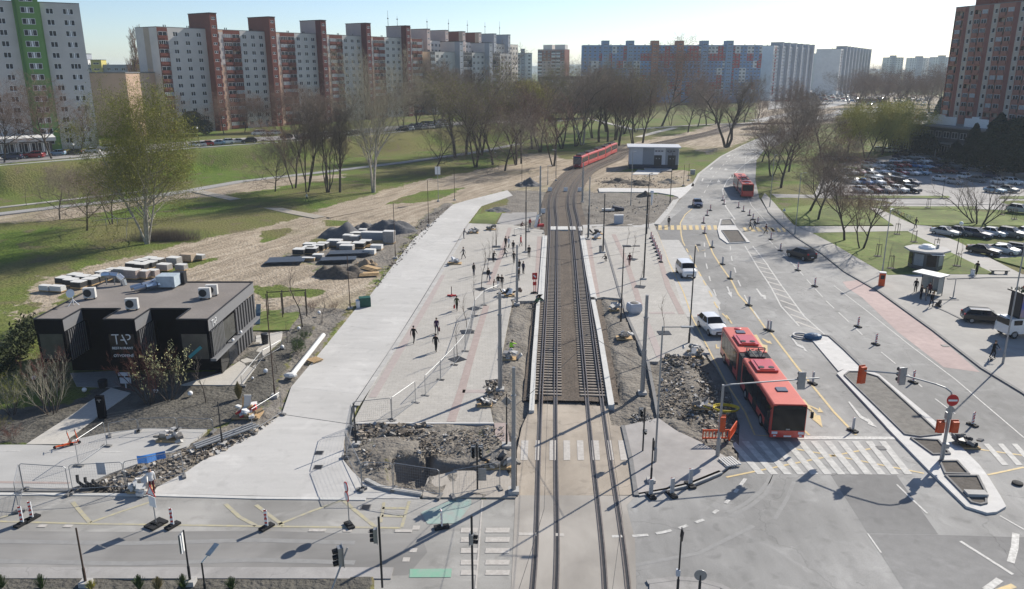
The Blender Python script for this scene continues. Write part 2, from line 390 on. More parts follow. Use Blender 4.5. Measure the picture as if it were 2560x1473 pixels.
EXTRA = [(q, -1) for q in ('B1 20,800 300,760 330,790 180,860 40,900', 'B1 620,690 830,690 760,740 620,755', 'B0 1450,1140 1750,1070 2000,1020 2010,1060 1800,1110 1500,1180', 'B1 380,560 560,590 760,540 900,500 780,470 500,520', 'C0 250,250 420,130 640,30 B0 640,1400 300,1440 C0 120,180', 'B1 1100,560 1500,430 1900,400 1700,500 1450,540', 'B1 0,1290 350,1290 620,1340 560,1380 300,1400 0,1420', 'B1 450,900 560,840 640,850 560,930')] + [
    ('B2 340,440 640,500 1560,480 1330,720 1400,1010 C2 1590,270 1850,720 2070,1250 D2 2060,330 1100,640 0,640 C1 2160,1240 W 930,1275 B2 0,750 B2 0,440', 1), ('L 620,1100 800,1262 1400,1232 2480,545 2300,560 1640,840 960,1080', 1), ('Y 400,700 560,380 700,1010 560,900', 1)]
def build_ground():
    ny = 760; nx = 430
    Yk = 24.0 * (6000 / 24.0) ** np.linspace(0, 1, ny) ** 1.12
    tx = np.linspace(-1, 1, nx); tx = np.sign(tx) * (np.abs(tx) * .82 + np.abs(tx) ** 6 * .9)
    Y = np.repeat(Yk[:, None], nx, 1); X = tx[None, :] * (Y * 1.0 + 8)
    Z = np.zeros_like(X)
    jx = vnoise(X, Y, 3.1, 3) * 2 + vnoise(X, Y, .9, 5) * 1.0
    mask = np.zeros(X.shape + (4,), np.float32); mask[..., 3] = 1
    near = (Y < 900)
    pl = sdist(X, Y, PLATEAU_EDGE) + vnoise(X, Y, 14, 8) * 2
    Z += 5.5 * smooth((pl + 9.0) / 9.0)
    for s, ch, soft in SOIL:
        P = pts(s); d = sdist(X, Y, P) + jx * soft * .55
        m = smooth((d + soft) / (2 * soft)); mask[..., ch] = np.maximum(mask[..., ch], m)
        for o in range(3):
            if o != ch: mask[..., o] *= (1 - m * (1.0 if ch >= 1 else .0))
    tr = seg_dist(X, Y, TRACK, False)
    mask[..., 0] = np.maximum(mask[..., 0], smooth((13 - tr + jx * 2.2) / 5) * ((Y > 150) & (Y < 420)))
    soilm = np.maximum(mask[..., 1], mask[..., 2] * .25)
    Z += soilm * (vnoise(X, Y, 2.6, 11) * .38 + vnoise(X, Y, 1.0, 12) * .22 + vnoise(X, Y, .45, 13) * .1 + .02)
    Z += np.where(near, vnoise(X, Y, 18, 14) * .25 * (1 - soilm), 0)
    # excavated trench of the service works, and rutted tracks in the tan earth
    hole = pts('Y 960,860 1010,770 1180,740 1340,760 1360,650 1440,640 1460,790 1640,830 2290,850 2290,900 1560,905 1380,960 1350,1070 1020,1070 960,960')
    Z -= 1.5 * smooth((sdist(X, Y, hole) + .25) / .7)
    lump = pts('Y 640,480 1000,470 1350,600 1300,720 900,900 700,860 600,700'); Z += .3 * smooth((sdist(X, Y, lump) + .4) / 1.6)
    lump = pts('C2 1400,640 1700,690 1800,860 1750,980 1450,900'); Z += .35 * smooth((sdist(X, Y, lump) + .3) / 1.8)
    Z -= mask[..., 0] * np.abs(vnoise(X, Y, 4.0, 15)) * .3
    for s in PAVED:
        d = sdist(X, Y, pts(s)); excl = np.maximum(mask[..., 1], mask[..., 2]) > .5
        Z = np.where((d > .05) & ~excl, np.minimum(Z, -.14), Z)
    for s in ('B1 2290,422 1800,545 1430,870 1000,1430 C1 900,200 560,620 230,1010 235,1150 0,1300 D0 2330,10 1900,250 1700,390 1430,530 1390,588 D1 1490,636 1250,572 1000,500 880,390 800,290 C1 858,1246 1230,560 B1 1500,1440 1930,722 2050,565 2335,470', PLAZA_LS, PLAZA_RS, 'D0 -900,150 240,150 640,160 L 640,780 920,722 1240,680 1820,690 1640,840 960,1080 780,1160 D0 640,548 -900,548'):
        Z = np.where(sdist(X, Y, pts(s)) > .0, np.minimum(Z, -.14), Z)
    d = seg_dist(X, Y, TRACK, False); Z = np.where(d < 4.3, -.25, Z)
    for s, ch in EXTRA:
        m = smooth((sdist(X, Y, pts(s)) + jx * .7 + (.6 if ch < 0 else 1.8)) / 1.2)
        for o in range(3): mask[..., o] *= 1 - m
        if ch >= 0: mask[..., ch] = np.maximum(mask[..., ch], m)
    me = bpy.data.meshes.new('ground')
    V = np.stack([X, Y, Z], -1).reshape(-1, 3).astype(np.float32)
    i = np.arange(ny - 1)[:, None] * nx + np.arange(nx - 1)[None, :]
    F = np.stack([i, i + 1, i + nx + 1, i + nx], -1).reshape(-1, 4).astype(np.int32)
    me.vertices.add(len(V)); me.vertices.foreach_set('co', V.ravel())
    me.loops.add(F.size); me.loops.foreach_set('vertex_index', F.ravel())
    me.polygons.add(len(F)); me.polygons.foreach_set('loop_start', np.arange(0, F.size, 4, dtype=np.int32))
    me.polygons.foreach_set('use_smooth', np.ones(len(F), bool)); me.update(calc_edges=True)
    a = me.color_attributes.new('cover', 'FLOAT_COLOR', 'POINT'); a.data.foreach_set('color', mask.reshape(-1, 4).ravel())
    m = bpy.data.materials.new('ground_cover'); m.use_nodes = True; n = m.node_tree.nodes; l = m.node_tree.links; b = n['Principled BSDF']
    b.inputs['Roughness'].default_value = .95; b.inputs['Specular IOR Level'].default_value = .15
    tc = n.new('ShaderNodeTexCoord')
    def noise(sc, det=5, dist=0.0):
        q = n.new('ShaderNodeTexNoise'); q.inputs['Scale'].default_value = sc; q.inputs['Detail'].default_value = det; q.inputs['Distortion'].default_value = dist
        l.new(tc.outputs['Object'], q.inputs['Vector']); return q.outputs['Fac']
    def rng(x, a0, a1, b0=0, b1=1):
        q = n.new('ShaderNodeMapRange'); q.inputs[1].default_value = a0; q.inputs[2].default_value = a1; q.inputs[3].default_value = b0; q.inputs[4].default_value = b1
        l.new(x, q.inputs[0]); return q.outputs[0]
    def mix(f, c0, c1):
        q = n.new('ShaderNodeMix'); q.data_type = 'RGBA'; l.new(f, q.inputs[0])
        for c, k in ((c0, 6), (c1, 7)):
            if isinstance(c, tuple): q.inputs[k].default_value = (*c, 1)
            else: l.new(c, q.inputs[k])
        return q.outputs[2]
    def math_(op, x, y):
        q = n.new('ShaderNodeMath'); q.operation = op
        for k, c in ((0, x), (1, y)):
            if isinstance(c, (int, float)): q.inputs[k].default_value = c
            else: l.new(c, q.inputs[k])
        return q.outputs[0]
    fine = noise(7, 6); mid = noise(.55, 6, .4); large = noise(.045, 5, .8)
    gr = mix(rng(mid, .36, .62), (.068, .118, .015), (.118, .172, .026))
    gr = mix(rng(large, .38, .58), gr, (.15, .14, .05))
    gr = mix(rng(fine, .35, .75), gr, mix(rng(large, .4, .6), (.11, .155, .028), (.155, .15, .06))); gr = mix(rng(noise(.22, 9, .5), .56, .66, 0, .75), gr, (.155, .125, .075)); gr = mix(rng(noise(2.2, 8, .2), .55, .7, 0, .6), gr, (.035, .052, .012))
    tan = mix(rng(mid, .3, .7), (.31, .25, .185), (.44, .37, .285)); tan = mix(rng(fine, .45, .8), tan, (.26, .21, .155)); tan = mix(rng(large, .55, .7, 0, .55), tan, (.17, .165, .07))
    mp = n.new('ShaderNodeMapping'); mp.vector_type = 'TEXTURE'; mp.inputs['Rotation'].default_value = (0, 0, 1.15); mp.inputs['Scale'].default_value = (8, .9, 1); l.new(tc.outputs['Object'], mp.inputs[0]); rn = n.new('ShaderNodeTexNoise'); rn.inputs['Scale'].default_value = .75; rn.inputs['Detail'].default_value = 7; rn.inputs['Distortion'].default_value = .5; l.new(mp.outputs[0], rn.inputs['Vector'])
    tan = mix(rng(rn.outputs['Fac'], .48, .68, 0, .7), tan, (.20, .165, .12)); tan = mix(rng(rn.outputs['Fac'], .30, .44, .6, 0), tan, (.50, .43, .34))
    soil = mix(rng(mid, .3, .7), (.15, .13, .108), (.26, .235, .2)); soil = mix(rng(fine, .4, .72), soil, (.20, .185, .165))
    mul = mix(rng(mid, .3, .7), (.075, .07, .062), (.14, .13, .112)); mul = mix(rng(fine, .5, .75), mul, (.12, .112, .09))
    at_ = n.new('ShaderNodeVertexColor'); at_.layer_name = 'cover'; sp = n.new('ShaderNodeSeparateColor'); l.new(at_.outputs[0], sp.inputs[0])
    edge = math_('MULTIPLY', math_('SUBTRACT', noise(1.1, 9, .6), .5), 1.5)
    def chn(o): return rng(math_('ADD', o, edge), .35, .62)
    c = mix(chn(sp.outputs[0]), gr, tan); c = mix(chn(sp.outputs[1]), c, soil); c = mix(chn(sp.outputs[2]), c, mul)
    l.new(c, b.inputs['Base Color'])
    bp = n.new('ShaderNodeBump'); bp.inputs['Strength'].default_value = 1.0; bp.inputs['Distance'].default_value = .25
    l.new(noise(2.6, 9), bp.inputs['Height']); l.new(bp.outputs[0], b.inputs['Normal'])
    me.materials.append(m); o = put('ground', me); o['kind'] = 'structure'
build_ground()
mb = MB(); mb.poly([(-6000, -700, -1), (6000, -700, -1), (6000, 30, -1), (-6000, 30, -1)]); structure('ground', mb, MATS['asphalt_lot'])
# wooded hills on the horizon
mb = MB(); rs = np.random.RandomState(3)
for k, (yy, h0, x0, x1) in enumerate(((4300, 95, -3600, 400), (5000, 60, -600, 4200))):
    xs = np.linspace(x0, x1, 60); hs = h0 * (.55 + .45 * np.sin(xs / 900 + k) + .12 * rs.rand(60)) * np.sin(np.linspace(.05, PI - .05, 60)) ** .5
    for i in range(59):
        mb.poly([(xs[i], yy, -1), (xs[i + 1], yy, -1), (xs[i + 1], yy + 250, hs[i + 1]), (xs[i], yy + 250, hs[i])])
        mb.poly([(xs[i], yy + 250, hs[i]), (xs[i + 1], yy + 250, hs[i + 1]), (xs[i + 1], yy + 700, -1), (xs[i], yy + 700, -1)])
structure('hills', mb, mat('wooded_hill', (.06, .075, .05), .95, var=.3, scale=.01))

# ------------------------------------------------------------------ roads and pavements
EDGE_L = 'A3 700,985 400,1080 150,1170 0,1215 B2 2120,0 1900,110 1700,265 1640,380 1560,480 1430,600 1330,720 1320,790 1400,1010 1500,1330 C2 1590,270 1700,520 1850,720 1990,960 2070,1250 D2 2060,300 1900,430 1650,540 1300,600 1120,620'
EDGE_R = 'D3 2800,1900 C3 3000,1440 2330,970 1950,740 1500,390 1000,30 B3 960,1320 700,1170 500,1010 250,850 120,740 0,620 B2 2250,490 2215,330 2225,150 2330,10 A3 60,1340 300,1200 560,1080 800,1000'
sheet('road', pts('D0 -900,588 2330,612 D1 1000,634 2330,642 D2 1120,650 D2 1300,1800 D2 1000,2600 D1 1060,2600 1060,1338 D0 2330,1336 -900,1332'), 0, asphalt_ew)
sheet('road', pts(EDGE_L + ' D2 1060,640 1060,2600 ' + EDGE_R), .004, asphalt)
sheet('asphalt_patch', pts('D3 560,400 1170,420 1550,960 910,950'), .008, asphalt_dark)
sheet('asphalt_patch', pts('D3 910,956 1560,964 2330,985 2900,1000 2900,2000 1240,1470'), .008, asphalt_dark)
sheet('asphalt_patch', pts('B2 1345,868 1530,872 1520,800 1540,700 1640,590 1700,480 1600,560 1430,690 1330,800'), .008, asphalt_dark)
sheet('asphalt_patch', pts('D0 -900,925 1200,935 2330,925 D1 900,950 1500,955 1560,1120 1380,1330 1060,1336 D0 2330,1332 -900,1328'), .004, mat('asphalt_near_lane', (.265, .255, .24), .85, var=.1, scale=.7, bump=.15, bscale=30, big=.2, bigscale=.12, stretch=(.12, 1, 1)))
sheet('bus_bay', pts('B2 1345,872 1520,875 1600,1000 1760,1260 1900,1450 C2 1870,190 1890,250 1640,268 1592,262 B2 1530,1430 1400,1010'), .012, concrete)
sheet('bus_lane', pts('B3 680,1255 830,1238 C3 1000,45 1500,405 1930,768 1600,722 1180,400 860,90 720,0'), .01, bus_pink)
TRACK_BED = sheet('tram_crossing', pts('C2 190,1058 870,1078 905,1250 1010,1262 D2 1128,600 45,610 45,200 D2 85,0 C2 100,1240'), .012, concrete_stain)
sheet('tram_crossing', pts('D2 30,604 1128,606 1040,700 1120,1000 1150,2300 -40,2300 0,1300'), .016, mat('concrete_stained_grey', (.37, .342, .305), .85, col2=(.29, .265, .235), scale=.45, bump=.1, bscale=16, stretch=(1, .3, 1), big=.15, bigscale=.2))
# concrete bus road on the left, cast slab by slab
Lc = resample(pts('B1 2290,422 1800,545 1430,870 1000,1430 C1 900,200 560,620 230,1010 235,1150'), .5)
Rc = resample(pts('B1 2335,470 2050,565 1930,722 1500,1440 C1 1230,560 880,1080 857,1240'), .5)
croad = thing('concrete_road', None, None); croad['kind'] = 'structure'
shades = [mat('concrete_road_%s' % s, c, .85, var=.06, scale=.8, bump=.1, bscale=18, stretch=(.16, 1.2, 1, -.2), big=.06, bigscale=.12) for s, c in (('a', (.50, .485, .46)), ('b', (.49, .475, .45)), ('c', (.51, .495, .47)))]
NS = 22
for q in shades: weather(q, 0, .13)
def pick(L, t): return L[min(len(L) - 1, int(round(t * (len(L) - 1))))]
for i in range(NS):
    a, b = i / NS, (i + 1) / NS
    la, lb, ra, rb = pick(Lc, a), pick(Lc, b), pick(Rc, a), pick(Rc, b); e = .0012
    q = [la.lerp(lb, e), lb.lerp(la, e), rb.lerp(ra, e), ra.lerp(rb, e)]
    m_ = MB(); m_.prism(q, -.2, .03); m_.build('concrete_slab', shades[rnd.randrange(3)], croad)
m_ = MB(); m_.prism(pts('C1 235,1155 0,1300 D0 2330,10 1900,250 1700,390 1430,530 1390,588 2330,610 D1 1000,632 1490,636 1490,622 1250,572 1000,500 880,390 800,290 800,100 C1 858,1246'), -.2, .03)
m_.build('concrete_slab', shades[0], croad)
mb = MB(); ribbon(mb, resample(pts('B1 1935,725 1500,1442 C1 1230,562 880,1085 860,1240'), 3), .16, .045, .03); structure('slot_drain', mb, steel_dark)
mb = MB(); ribbon(mb, resample(pts('B1 1955,730 1525,1442 C1 1255,562 915,1085'), 3), .5, .165, .03); structure('kerb', mb, concrete)
# left plaza and platform
def paving(name, base, joint, sx, sy):
    m = mat(name, base, .85, var=.07, scale=.9, big=.05, bigscale=.1); n = m.node_tree.nodes; l = m.node_tree.links; b = n['Principled BSDF']
    br = n.new('ShaderNodeTexBrick'); br.inputs['Scale'].default_value = 1; br.inputs['Brick Width'].default_value = sx; br.inputs['Row Height'].default_value = sy
    br.inputs['Mortar Size'].default_value = .012; br.inputs['Color1'].default_value = (1, 1, 1, 1); br.inputs['Color2'].default_value = (.93, .93, .925, 1); br.inputs['Mortar'].default_value = (*joint, 1)
    mp = n.new('ShaderNodeMapping'); mp.inputs['Rotation'].default_value = (0, 0, -.053); tc = n.new('ShaderNodeTexCoord')
    l.new(tc.outputs['Object'], mp.inputs[0]); l.new(mp.outputs[0], br.inputs['Vector'])
    old = b.inputs['Base Color'].links[0].from_socket; mx = n.new('ShaderNodeMix'); mx.data_type = 'RGBA'; mx.blend_type = 'MULTIPLY'; mx.inputs[0].default_value = 1
    l.new(old, mx.inputs[6]); l.new(br.outputs[0], mx.inputs[7]); l.new(mx.outputs[2], b.inputs['Base Color'])
    bp = n.new('ShaderNodeBump'); bp.inputs['Strength'].default_value = .5; bp.inputs['Distance'].default_value = .01; bp.invert = True
    l.new(br.outputs['Fac'], bp.inputs['Height']); l.new(bp.outputs[0], b.inputs['Normal'])
    return m
pav = paving('plaza_paving', (.455, .43, .39), (.72, .7, .68), .6, .4)
pav2 = paving('platform_paving', (.455, .43, .39), (.72, .7, .68), .4, .4)
weather(pav, 0, .12); weather(pav2, 0, .12)
sheet('pavement', pts(PLAZA_LS), .14, pav, .3)
sheet('pavement', pts(PLAZA_RS), .14, pav2, .3)
def bands(specs, w, z, m):
    mb = MB()
    for s in specs: ribbon(mb, resample(pts(s), 4), w, z, .01)
    structure('paving_band', mb, m)
bands(['C1 2098,172 2020,420 1940,700 1870,950 1775,1232', 'W 940,190 820,560 700,880 620,1060', 'B2 250,850 225,1380', 'B2 695,860 720,1060 775,1400', 'B2 1345,1060 1420,1310 C2 1545,250', 'B2 925,830 1040,1080 1110,1290 C2 1165,170'], .7, .155, red_paver)
bands(['C2 1215,300 1350,650', 'B1 1700,1200 C1 1550,170 1300,600 1060,1010', 'C1 1880,955 2090,955', 'C2 1250,238 1480,238'], .7, .155, mat('faded_paver', (.42, .36, .335), .85, var=.08))
# track-side coping walls and platform edges
def coping(name, s, w, z, h, m):
    mb = MB(); ribbon(mb, resample(pts(s), 6), w, z, h); structure(name, mb, m)
coping('platform_edge', 'B2 300,850 262,1440 C2 255,80', .75, .3, .55, white_coping)
coping('platform_edge', 'B2 640,850 700,1200 745,1430 C2 740,105', .75, .3, .55, white_coping)
coping('coping_wall', 'C2 240,130 200,700 178,1140', .42, .25, .8, white_coping)
coping('coping_wall', 'C2 738,125 800,440 905,1090', .5, .25, .8, white_coping)
coping('coping_wall', 'B2 600,765 B2 610,785', .1, .2, .3, white_coping)
coping('kerb', 'B2 838,870 985,1390 C2 1000,110 1045,265 1240,700 1330,1178', .28, .2, .4, concrete_dark)
coping('kerb', 'C2 1010,1262 D2 1085,300 1130,612', .3, .12, .3, concrete_dark)
coping('kerb', 'D2 1150,606 1400,560 1640,500 1900,395', .35, .1, .25, kerb_stone)
coping('kerb', 'Y 700,1008 850,1085 1000,1122 1330,1172', .28, .2, .4, kerb_stone)
coping('kerb', 'C1 880,1246 2165,1246', .2, .17, .4, concrete_white)
coping('kerb', 'D0 -900,558 640,562', .4, .1, .3, concrete_dark)
coping('kerb', 'D0 -900,588 640,596 1390,602 D1 0,628 1000,640', .3, .05, .1, white_coping)
coping('kerb', 'D0 -900,1314 2330,1314 D1 1240,1316', 1.0, .06, .3, asphalt_lot)
coping('kerb', 'C3 2900,1400 2330,968 1950,738 1500,388 1000,28 B3 960,1318 700,1168 500,1008 250,848 120,738 0,618', .3, .13, .3, concrete_dark)
coping('kerb', 'X 560,800 740,880 920,970', .25, .17, .2, concrete_dark)
coping('kerb', 'X 720,515 1160,500 1542,500 1900,500', .3, .2, .2, concrete_dark)
coping('kerb', 'X 565,738 840,738', .25, .17, .2, concrete_dark)
coping('kerb', 'B2 1500,500 1420,612 1315,735', 1.1, .1, .3, concrete)
coping('kerb', 'B2 2120,5 1900,118 1700,275 1640,390', .6, .1, .3, concrete)
coping('kerb', 'D2 1230,1405 1500,1372 1700,1385 1900,1440 2050,1520', .35, .11, .3, asphalt_lot)
sheet('pavement', pts('D2 1250,1412 1500,1384 1700,1398 1890,1456 2000,1700 1250,1700'), .1, asphalt_lot, .3)
sheet('pavement', pts('D2 1100,290 C2 1020,1264 1330,1192 D2 1490,20 1700,120 2030,310 1900,398 1640,503 1400,562 1152,606'), .1, mat('sidewalk_grey', (.40, .375, .355), .85, var=.1, scale=.9, big=.12, bigscale=.15), .3)
sheet('pavement', pts('Y 1340,1172 1400,985 1700,905 2290,900 2390,1100 2395,1205 1340,1205'), .1, mat('pad_concrete', (.42, .38, .33), .85, var=.12, scale=2, stretch=(3, .6, 1)), .3)
sheet('pavement', pts('Y 2150,362 2290,362 2330,620 2300,640 2160,500'), .1, red_paver, .3)
sheet('pavement', pts('D0 -900,150 240,150 640,160 L 640,780 920,722 1240,680 1820,690 1640,840 960,1080 780,1160 D0 640,548 -900,548'), .08, mat('cycle_road', (.44, .43, .41), .85, var=.07, scale=.7, big=.12, stretch=(.2, 1, 1)), .3)
mb = MB(); ribbon(mb, resample(pts('D0 -900,482 640,500'), 5), .25, .09); structure('paving_band', mb, red_paver)
mb = MB(); dashes(mb, pts('D0 -60,207 1300,220'), .14, .088, 1.75, 2.1); structure('road_marking', mb, paint_white)
# paths by the restaurant
sheet('path', pts('C0 240,1428 690,1138 800,1050 1010,915 1190,962 940,1140 640,1365 600,1430'), .07, mat('path_concrete', (.52, .49, .44), .85, var=.07), .2)
sheet('path', pts('C0 1645,888 2040,765 2180,672 2320,745 2215,880 2130,890'), .07, MATS['path_concrete'], .2)
sheet('path', pts('C0 640,780 1050,760 1100,900 1010,912 700,900'), .06, mat('terrace', (.30, .29, .28), .85), .2)
sheet('path', pts('C0 2190,668 2330,490 C1 0,440 240,400 230,480 0,700 C0 2330,740'), .06, MATS['path_concrete'], .2)
# upper end of the left plaza
sheet('asphalt_patch', pts('B1 2192,728 2242,632 2330,636 B2 0,628 225,622 235,690 20,742'), .06, asphalt_lot, .3)
sheet('lawn', pts('B1 1955,722 2170,724 2235,628 2190,590 2130,600 2040,640 2060,575 1990,660'), .03, lawn_mat)
# white service path beyond the right platform
sheet('path', pts('U 768,872 1000,866 1880,880 2200,850 2330,780 2360,820 2160,1010 2100,1050 2085,1015 2000,985 1760,945 1400,935 780,930'), .1, concrete_white, .25)
sheet('path', pts('U 1330,640 1420,560 1800,590 1740,640'), .05, concrete_white, .2)
sheet('path', pts('B2 640,742 1290,722 1292,735 1240,762 648,772'), .1, concrete, .2)
# pavements, lots and lawns on the right
sheet('pavement', pts('B2 2270,500 B3 -30,450 60,545 230,740 400,815 600,920 1010,1160 1090,1200 1480,1195 2050,1195 2600,1195 P 3500,700 P 3500,1640 P 2700,1597 C3 3000,1438 2330,966 1950,736 1500,386 1000,26 B3 960,1316 700,1166 500,1006 250,846 120,736 0,616'), .12, mat('pavement_right', (.355, .34, .315), .85, var=.08, scale=.7, big=.13, bigscale=.12), .3)
sheet('parking_lot', pts('B3 30,455 420,465 540,195 860,150 1150,100 1600,40 2700,60 2700,640 2100,600 1000,562 120,520'), .03, asphalt_lot, .2)
sheet('parking_lot', pts('B3 1500,800 1560,752 2330,765 2700,775 2700,1250 2330,1125 2050,1015 1720,880'), .03, asphalt_lot, .2)
sheet('path', pts('B3 275,752 1150,752 930,585 1000,588 1330,738 1490,752 1490,800 1720,890 2330,1200 2330,1250 2040,1180 1330,830 1270,795 400,812'), .08, mat('path_grey', (.40, .38, .35), .85, var=.08, scale=.8, big=.1), .2)
for s in ('B3 120,592 400,560 920,596 1140,742 270,748', 'B3 400,815 1270,797 1330,832 1700,1010 2040,1176 1990,1190 1480,1190 1090,1196 1010,1158 600,918', 'B3 1130,602 1800,598 2100,640 2330,700 2400,748 1500,746 1345,738',
          'B3 600,474 1640,476 1660,486 1640,498 600,494', 'B3 950,572 1900,572 1880,596 1000,592', 'B3 2050,1050 2330,1030 2500,1040 2700,1150 2330,1130', 'B3 2120,480 2330,478 2600,490 2600,510 2330,505 2100,500', 'X 1300,700 1330,640 1440,600 1700,600 1700,700'):
    sheet('lawn', pts(s), .1, lawn_mat, .25)
coping('kerb', 'B3 600,500 1640,502 1662,490', .3, .14, .2, concrete_dark)
coping('kerb', 'B3 1000,548 2330,556', .3, .1, .2, concrete_dark)
# terrace road with car parks on the left embankment, and park paths
def strip(name, s, w, z, m, h=.12):
    mb = MB(); ribbon(mb, resample(pts(s, z), 5), w, z + .14, h + .2); structure(name, mb, m)
for s, w in (('P -260,430 0,402 176,388 475,360 640,349', 15), ('P 640,349 706,346 876,331 1000,320 1140,309 1290,304', 15)): strip('parking_lot', s, w, 5.5, asphalt_lot)
strip('kerb', 'P -260,441 0,415 176,400 475,371 640,360 706,356 876,341 1000,330 1132,317', .9, 5.52, concrete_white)
strip('path', 'P -200,552 0,536 160,517 330,500 470,478 600,455 800,432 1000,408 1200,380 1300,360', 3.2, .0, mat('park_path', (.33, .32, .31), .85, var=.08))
strip('path', 'P -200,540 0,520 150,503 350,480', 1.6, .0, MATS['path_grey'])
strip('path', 'P 480,476 640,512 720,530 800,545', 2.6, -.1, mat('path_dusty', (.40, .36, .30), .9, var=.15))
strip('path', 'P 175,582 260,573 345,560 ', 1.0, -.1, MATS['path_dusty'])
strip('path', 'P 820,545 940,522 1090,440', .9, -.06, mat('earth_rut', (.40, .33, .25), .95, var=.15))
strip('path', 'A2 -900,1290 0,1140 700,1080 1100,1180 1500,1150 1900,1130 2100,1128 2330,1100', 3.0, .0, MATS['path_grey'])
strip('path', 'A2 1150,1250 1330,1200 1480,1165', 3.0, .02, MATS['path_concrete'])
strip('road', 'A3 -100,1100 330,1015 800,912 1200,840', 9, .0, concrete)
sheet('path', pts('A3 780,1010 1000,975 1340,955 1340,1050 1150,1020 900,1030'), .3, concrete, .4)
sheet('parking_lot', pts('A3 0,930 400,880 800,860 800,930 400,960 0,1000'), .3, asphalt_lot, .4)
sheet('parking_lot', pts('A3 -100,860 300,820 760,840 780,880 400,900 0,910'), .2, asphalt_lot, .4)

# ------------------------------------------------------------------ traffic islands
def island(s, inner, z=.15):
    t = thing('traffic_island', None, None); t['kind'] = 'structure'
    P = pts(s); mb = MB(); mb.prism(P, -.1, z); mb.build('kerb', concrete_white, t)
    for q in inner:
        Q = pts(q); mb = MB(); mb.prism(Q, z, z + .012); mb.build('soil', soil_dark if q is not inner[0] else MATS['island_soil'], t)
        c = sum(Q, Vector()) / len(Q); mb = MB(); Q2 = Q + [Q[0]]
        for e0, e1 in zip(Q2[:-1], Q2[1:]): mb.box(((e0.x + e1.x) / 2, (e0.y + e1.y) / 2, z + .04), ((e1 - e0).length + .1, .14, .12 + .002 * (Q2.index(e0) % 3)), math.atan2(e1.y - e0.y, e1.x - e0.x))
        mb.build('edging', concrete_dark, t)
mat('island_soil', (.24, .225, .20), .95, var=.2, scale=2, bump=.7, bscale=6)
island('C3 625,790 700,745 780,735 870,745 1010,800 1620,1310 1660,1360 D3 1690,110 1920,340 2010,460 2110,620 2165,720 2080,770 1990,780 1800,720 1450,380 1080,0 C3 1060,1260', ['C3 695,812 735,778 850,780 1000,825 1570,1350 1380,1372 1245,1352', 'D3 1560,312 1718,312 1825,430 1610,425', 'D3 1615,445 1905,447 1980,600 1982,695 1930,708 1850,690', 'D3 1300,105 1545,120 1650,245 1500,250'])
island('B2 1895,690 2000,690 2045,765 2165,900 1960,912 1890,862 1868,780', ['B2 1912,700 1990,697 2022,745 1902,747', 'B2 1908,797 2058,797 2128,898 1982,905'])
sheet('path', pts('C3 365,440 440,432 560,452 860,742 700,742 640,765'), .1, concrete_white, .2)
mb = MB(); ribbon(mb, pts('C3 430,428 560,450 700,575 870,742'), .3, .2, .3); structure('kerb', mb, concrete_dark)

# ------------------------------------------------------------------ painted markings
def marks(m, solid=(), dashed=(), polys=(), z=.02):
    mb = MB()
    for s, w in solid: ribbon(mb, resample(pts(s), 2), w, z)
    for s, w, a, b in dashed: dashes(mb, pts(s), w, z + .004, a, b)
    for k, s in enumerate(polys):
        P = pts(s); n = len(P)
        if sum(P[i].x * P[(i + 1) % n].y - P[(i + 1) % n].x * P[i].y for i in range(n)) < 0: P = P[::-1]
        mb.poly([(p.x, p.y, z + .008 + k * .0001) for p in P])
    structure('road_marking', mb, m)
marks(paint_white, solid=[('A3 60,1240 B2 2330,25 2100,200 1960,330 1915,420 1945,570 2030,690', .25), ('B2 2120,930 2240,1130 2330,1262 C3 30,0 120,170 285,350', .18), ('B2 2190,930 2330,1105 B3 0,1112 C3 130,-10 330,260 520,430', .18),
      ('C3 600,-20 900,210 1300,530 1700,830 2330,1365', .12), ('D3 1750,1022 2230,1325', .2), ('D3 2255,950 2245,1080 2208,1215', .38), ('D3 2110,1370 1980,1465', .38), ('D3 1172,505 1300,630 1450,770', .13), ('D3 2110,790 2330,915', .12), ('D3 905,950 1030,1128', .1),
      ('B2 2130,100 2100,380 2180,560 2330,730', .1)],
      dashed=[('B2 1750,900 1760,1060 1800,1230 1870,1420 C2 1890,200', .17, 3, 4), ('B2 1985,930 2000,1050 2060,1250 2140,1430 C2 2280,330', .17, 3, 4), ('B2 2010,100 1840,280 1730,480', .17, 4, 5), ('B2 2330,-60 2080,80 1960,180', .15, 4, 5),
              ('B3 0,870 110,980 270,1140 C3 410,-10 540,130 670,250 860,430', .14, 3.4, 1.6), ('C3 1030,585 1230,750 1520,1010 1800,1220', .13, 3, 2.5),
              ('D2 2125,452 2030,580 1915,710 1745,825 1520,905 1380,940 1240,965 1095,975 910,978', .24, .7, .8)],
      polys=['D3 240,66 1150,72 1160,98 270,95', 'B2 1950,1300 1968,1300 1985,1350 2000,1348 2000,1402 1960,1355 1975,1352', 'B2 2218,1320 2232,1318 2275,1375 2300,1378 2302,1368 2316,1418 2285,1408 2290,1396 2265,1390',
             'V 1085,255 1100,255 1175,345 1225,368 1222,355 1285,435 1235,412 1240,398 1165,365', 'C3 728,1040 742,1036 850,1165 915,1200 912,1188 995,1275 905,1240 912,1226 835,1185', 'A2 1950,1420 1985,1410 1990,1418 1960,1430',
             'B2 1800,230 1822,212 1830,216 1808,238', 'B2 1930,236 1945,222 1965,236 1950,240', 'B2 1722,340 1735,312 1745,314 1735,342', 'B2 1865,350 1880,322 1895,345 1878,352', 'B2 2175,198 2250,214 2190,205'])
mb = MB()
for k in range(14):     # ladder between the two hatch lines
    a = pick(resample(pts('B2 2128,940 2330,1262 C3 30,0 280,345'), .5), (k + .5) / 14); b = pick(resample(pts('B2 2200,940 2330,1105 C3 130,-10 330,260 500,415'), .5), (k + .7) / 14)
    ribbon(mb, [a, b], .35, .016)
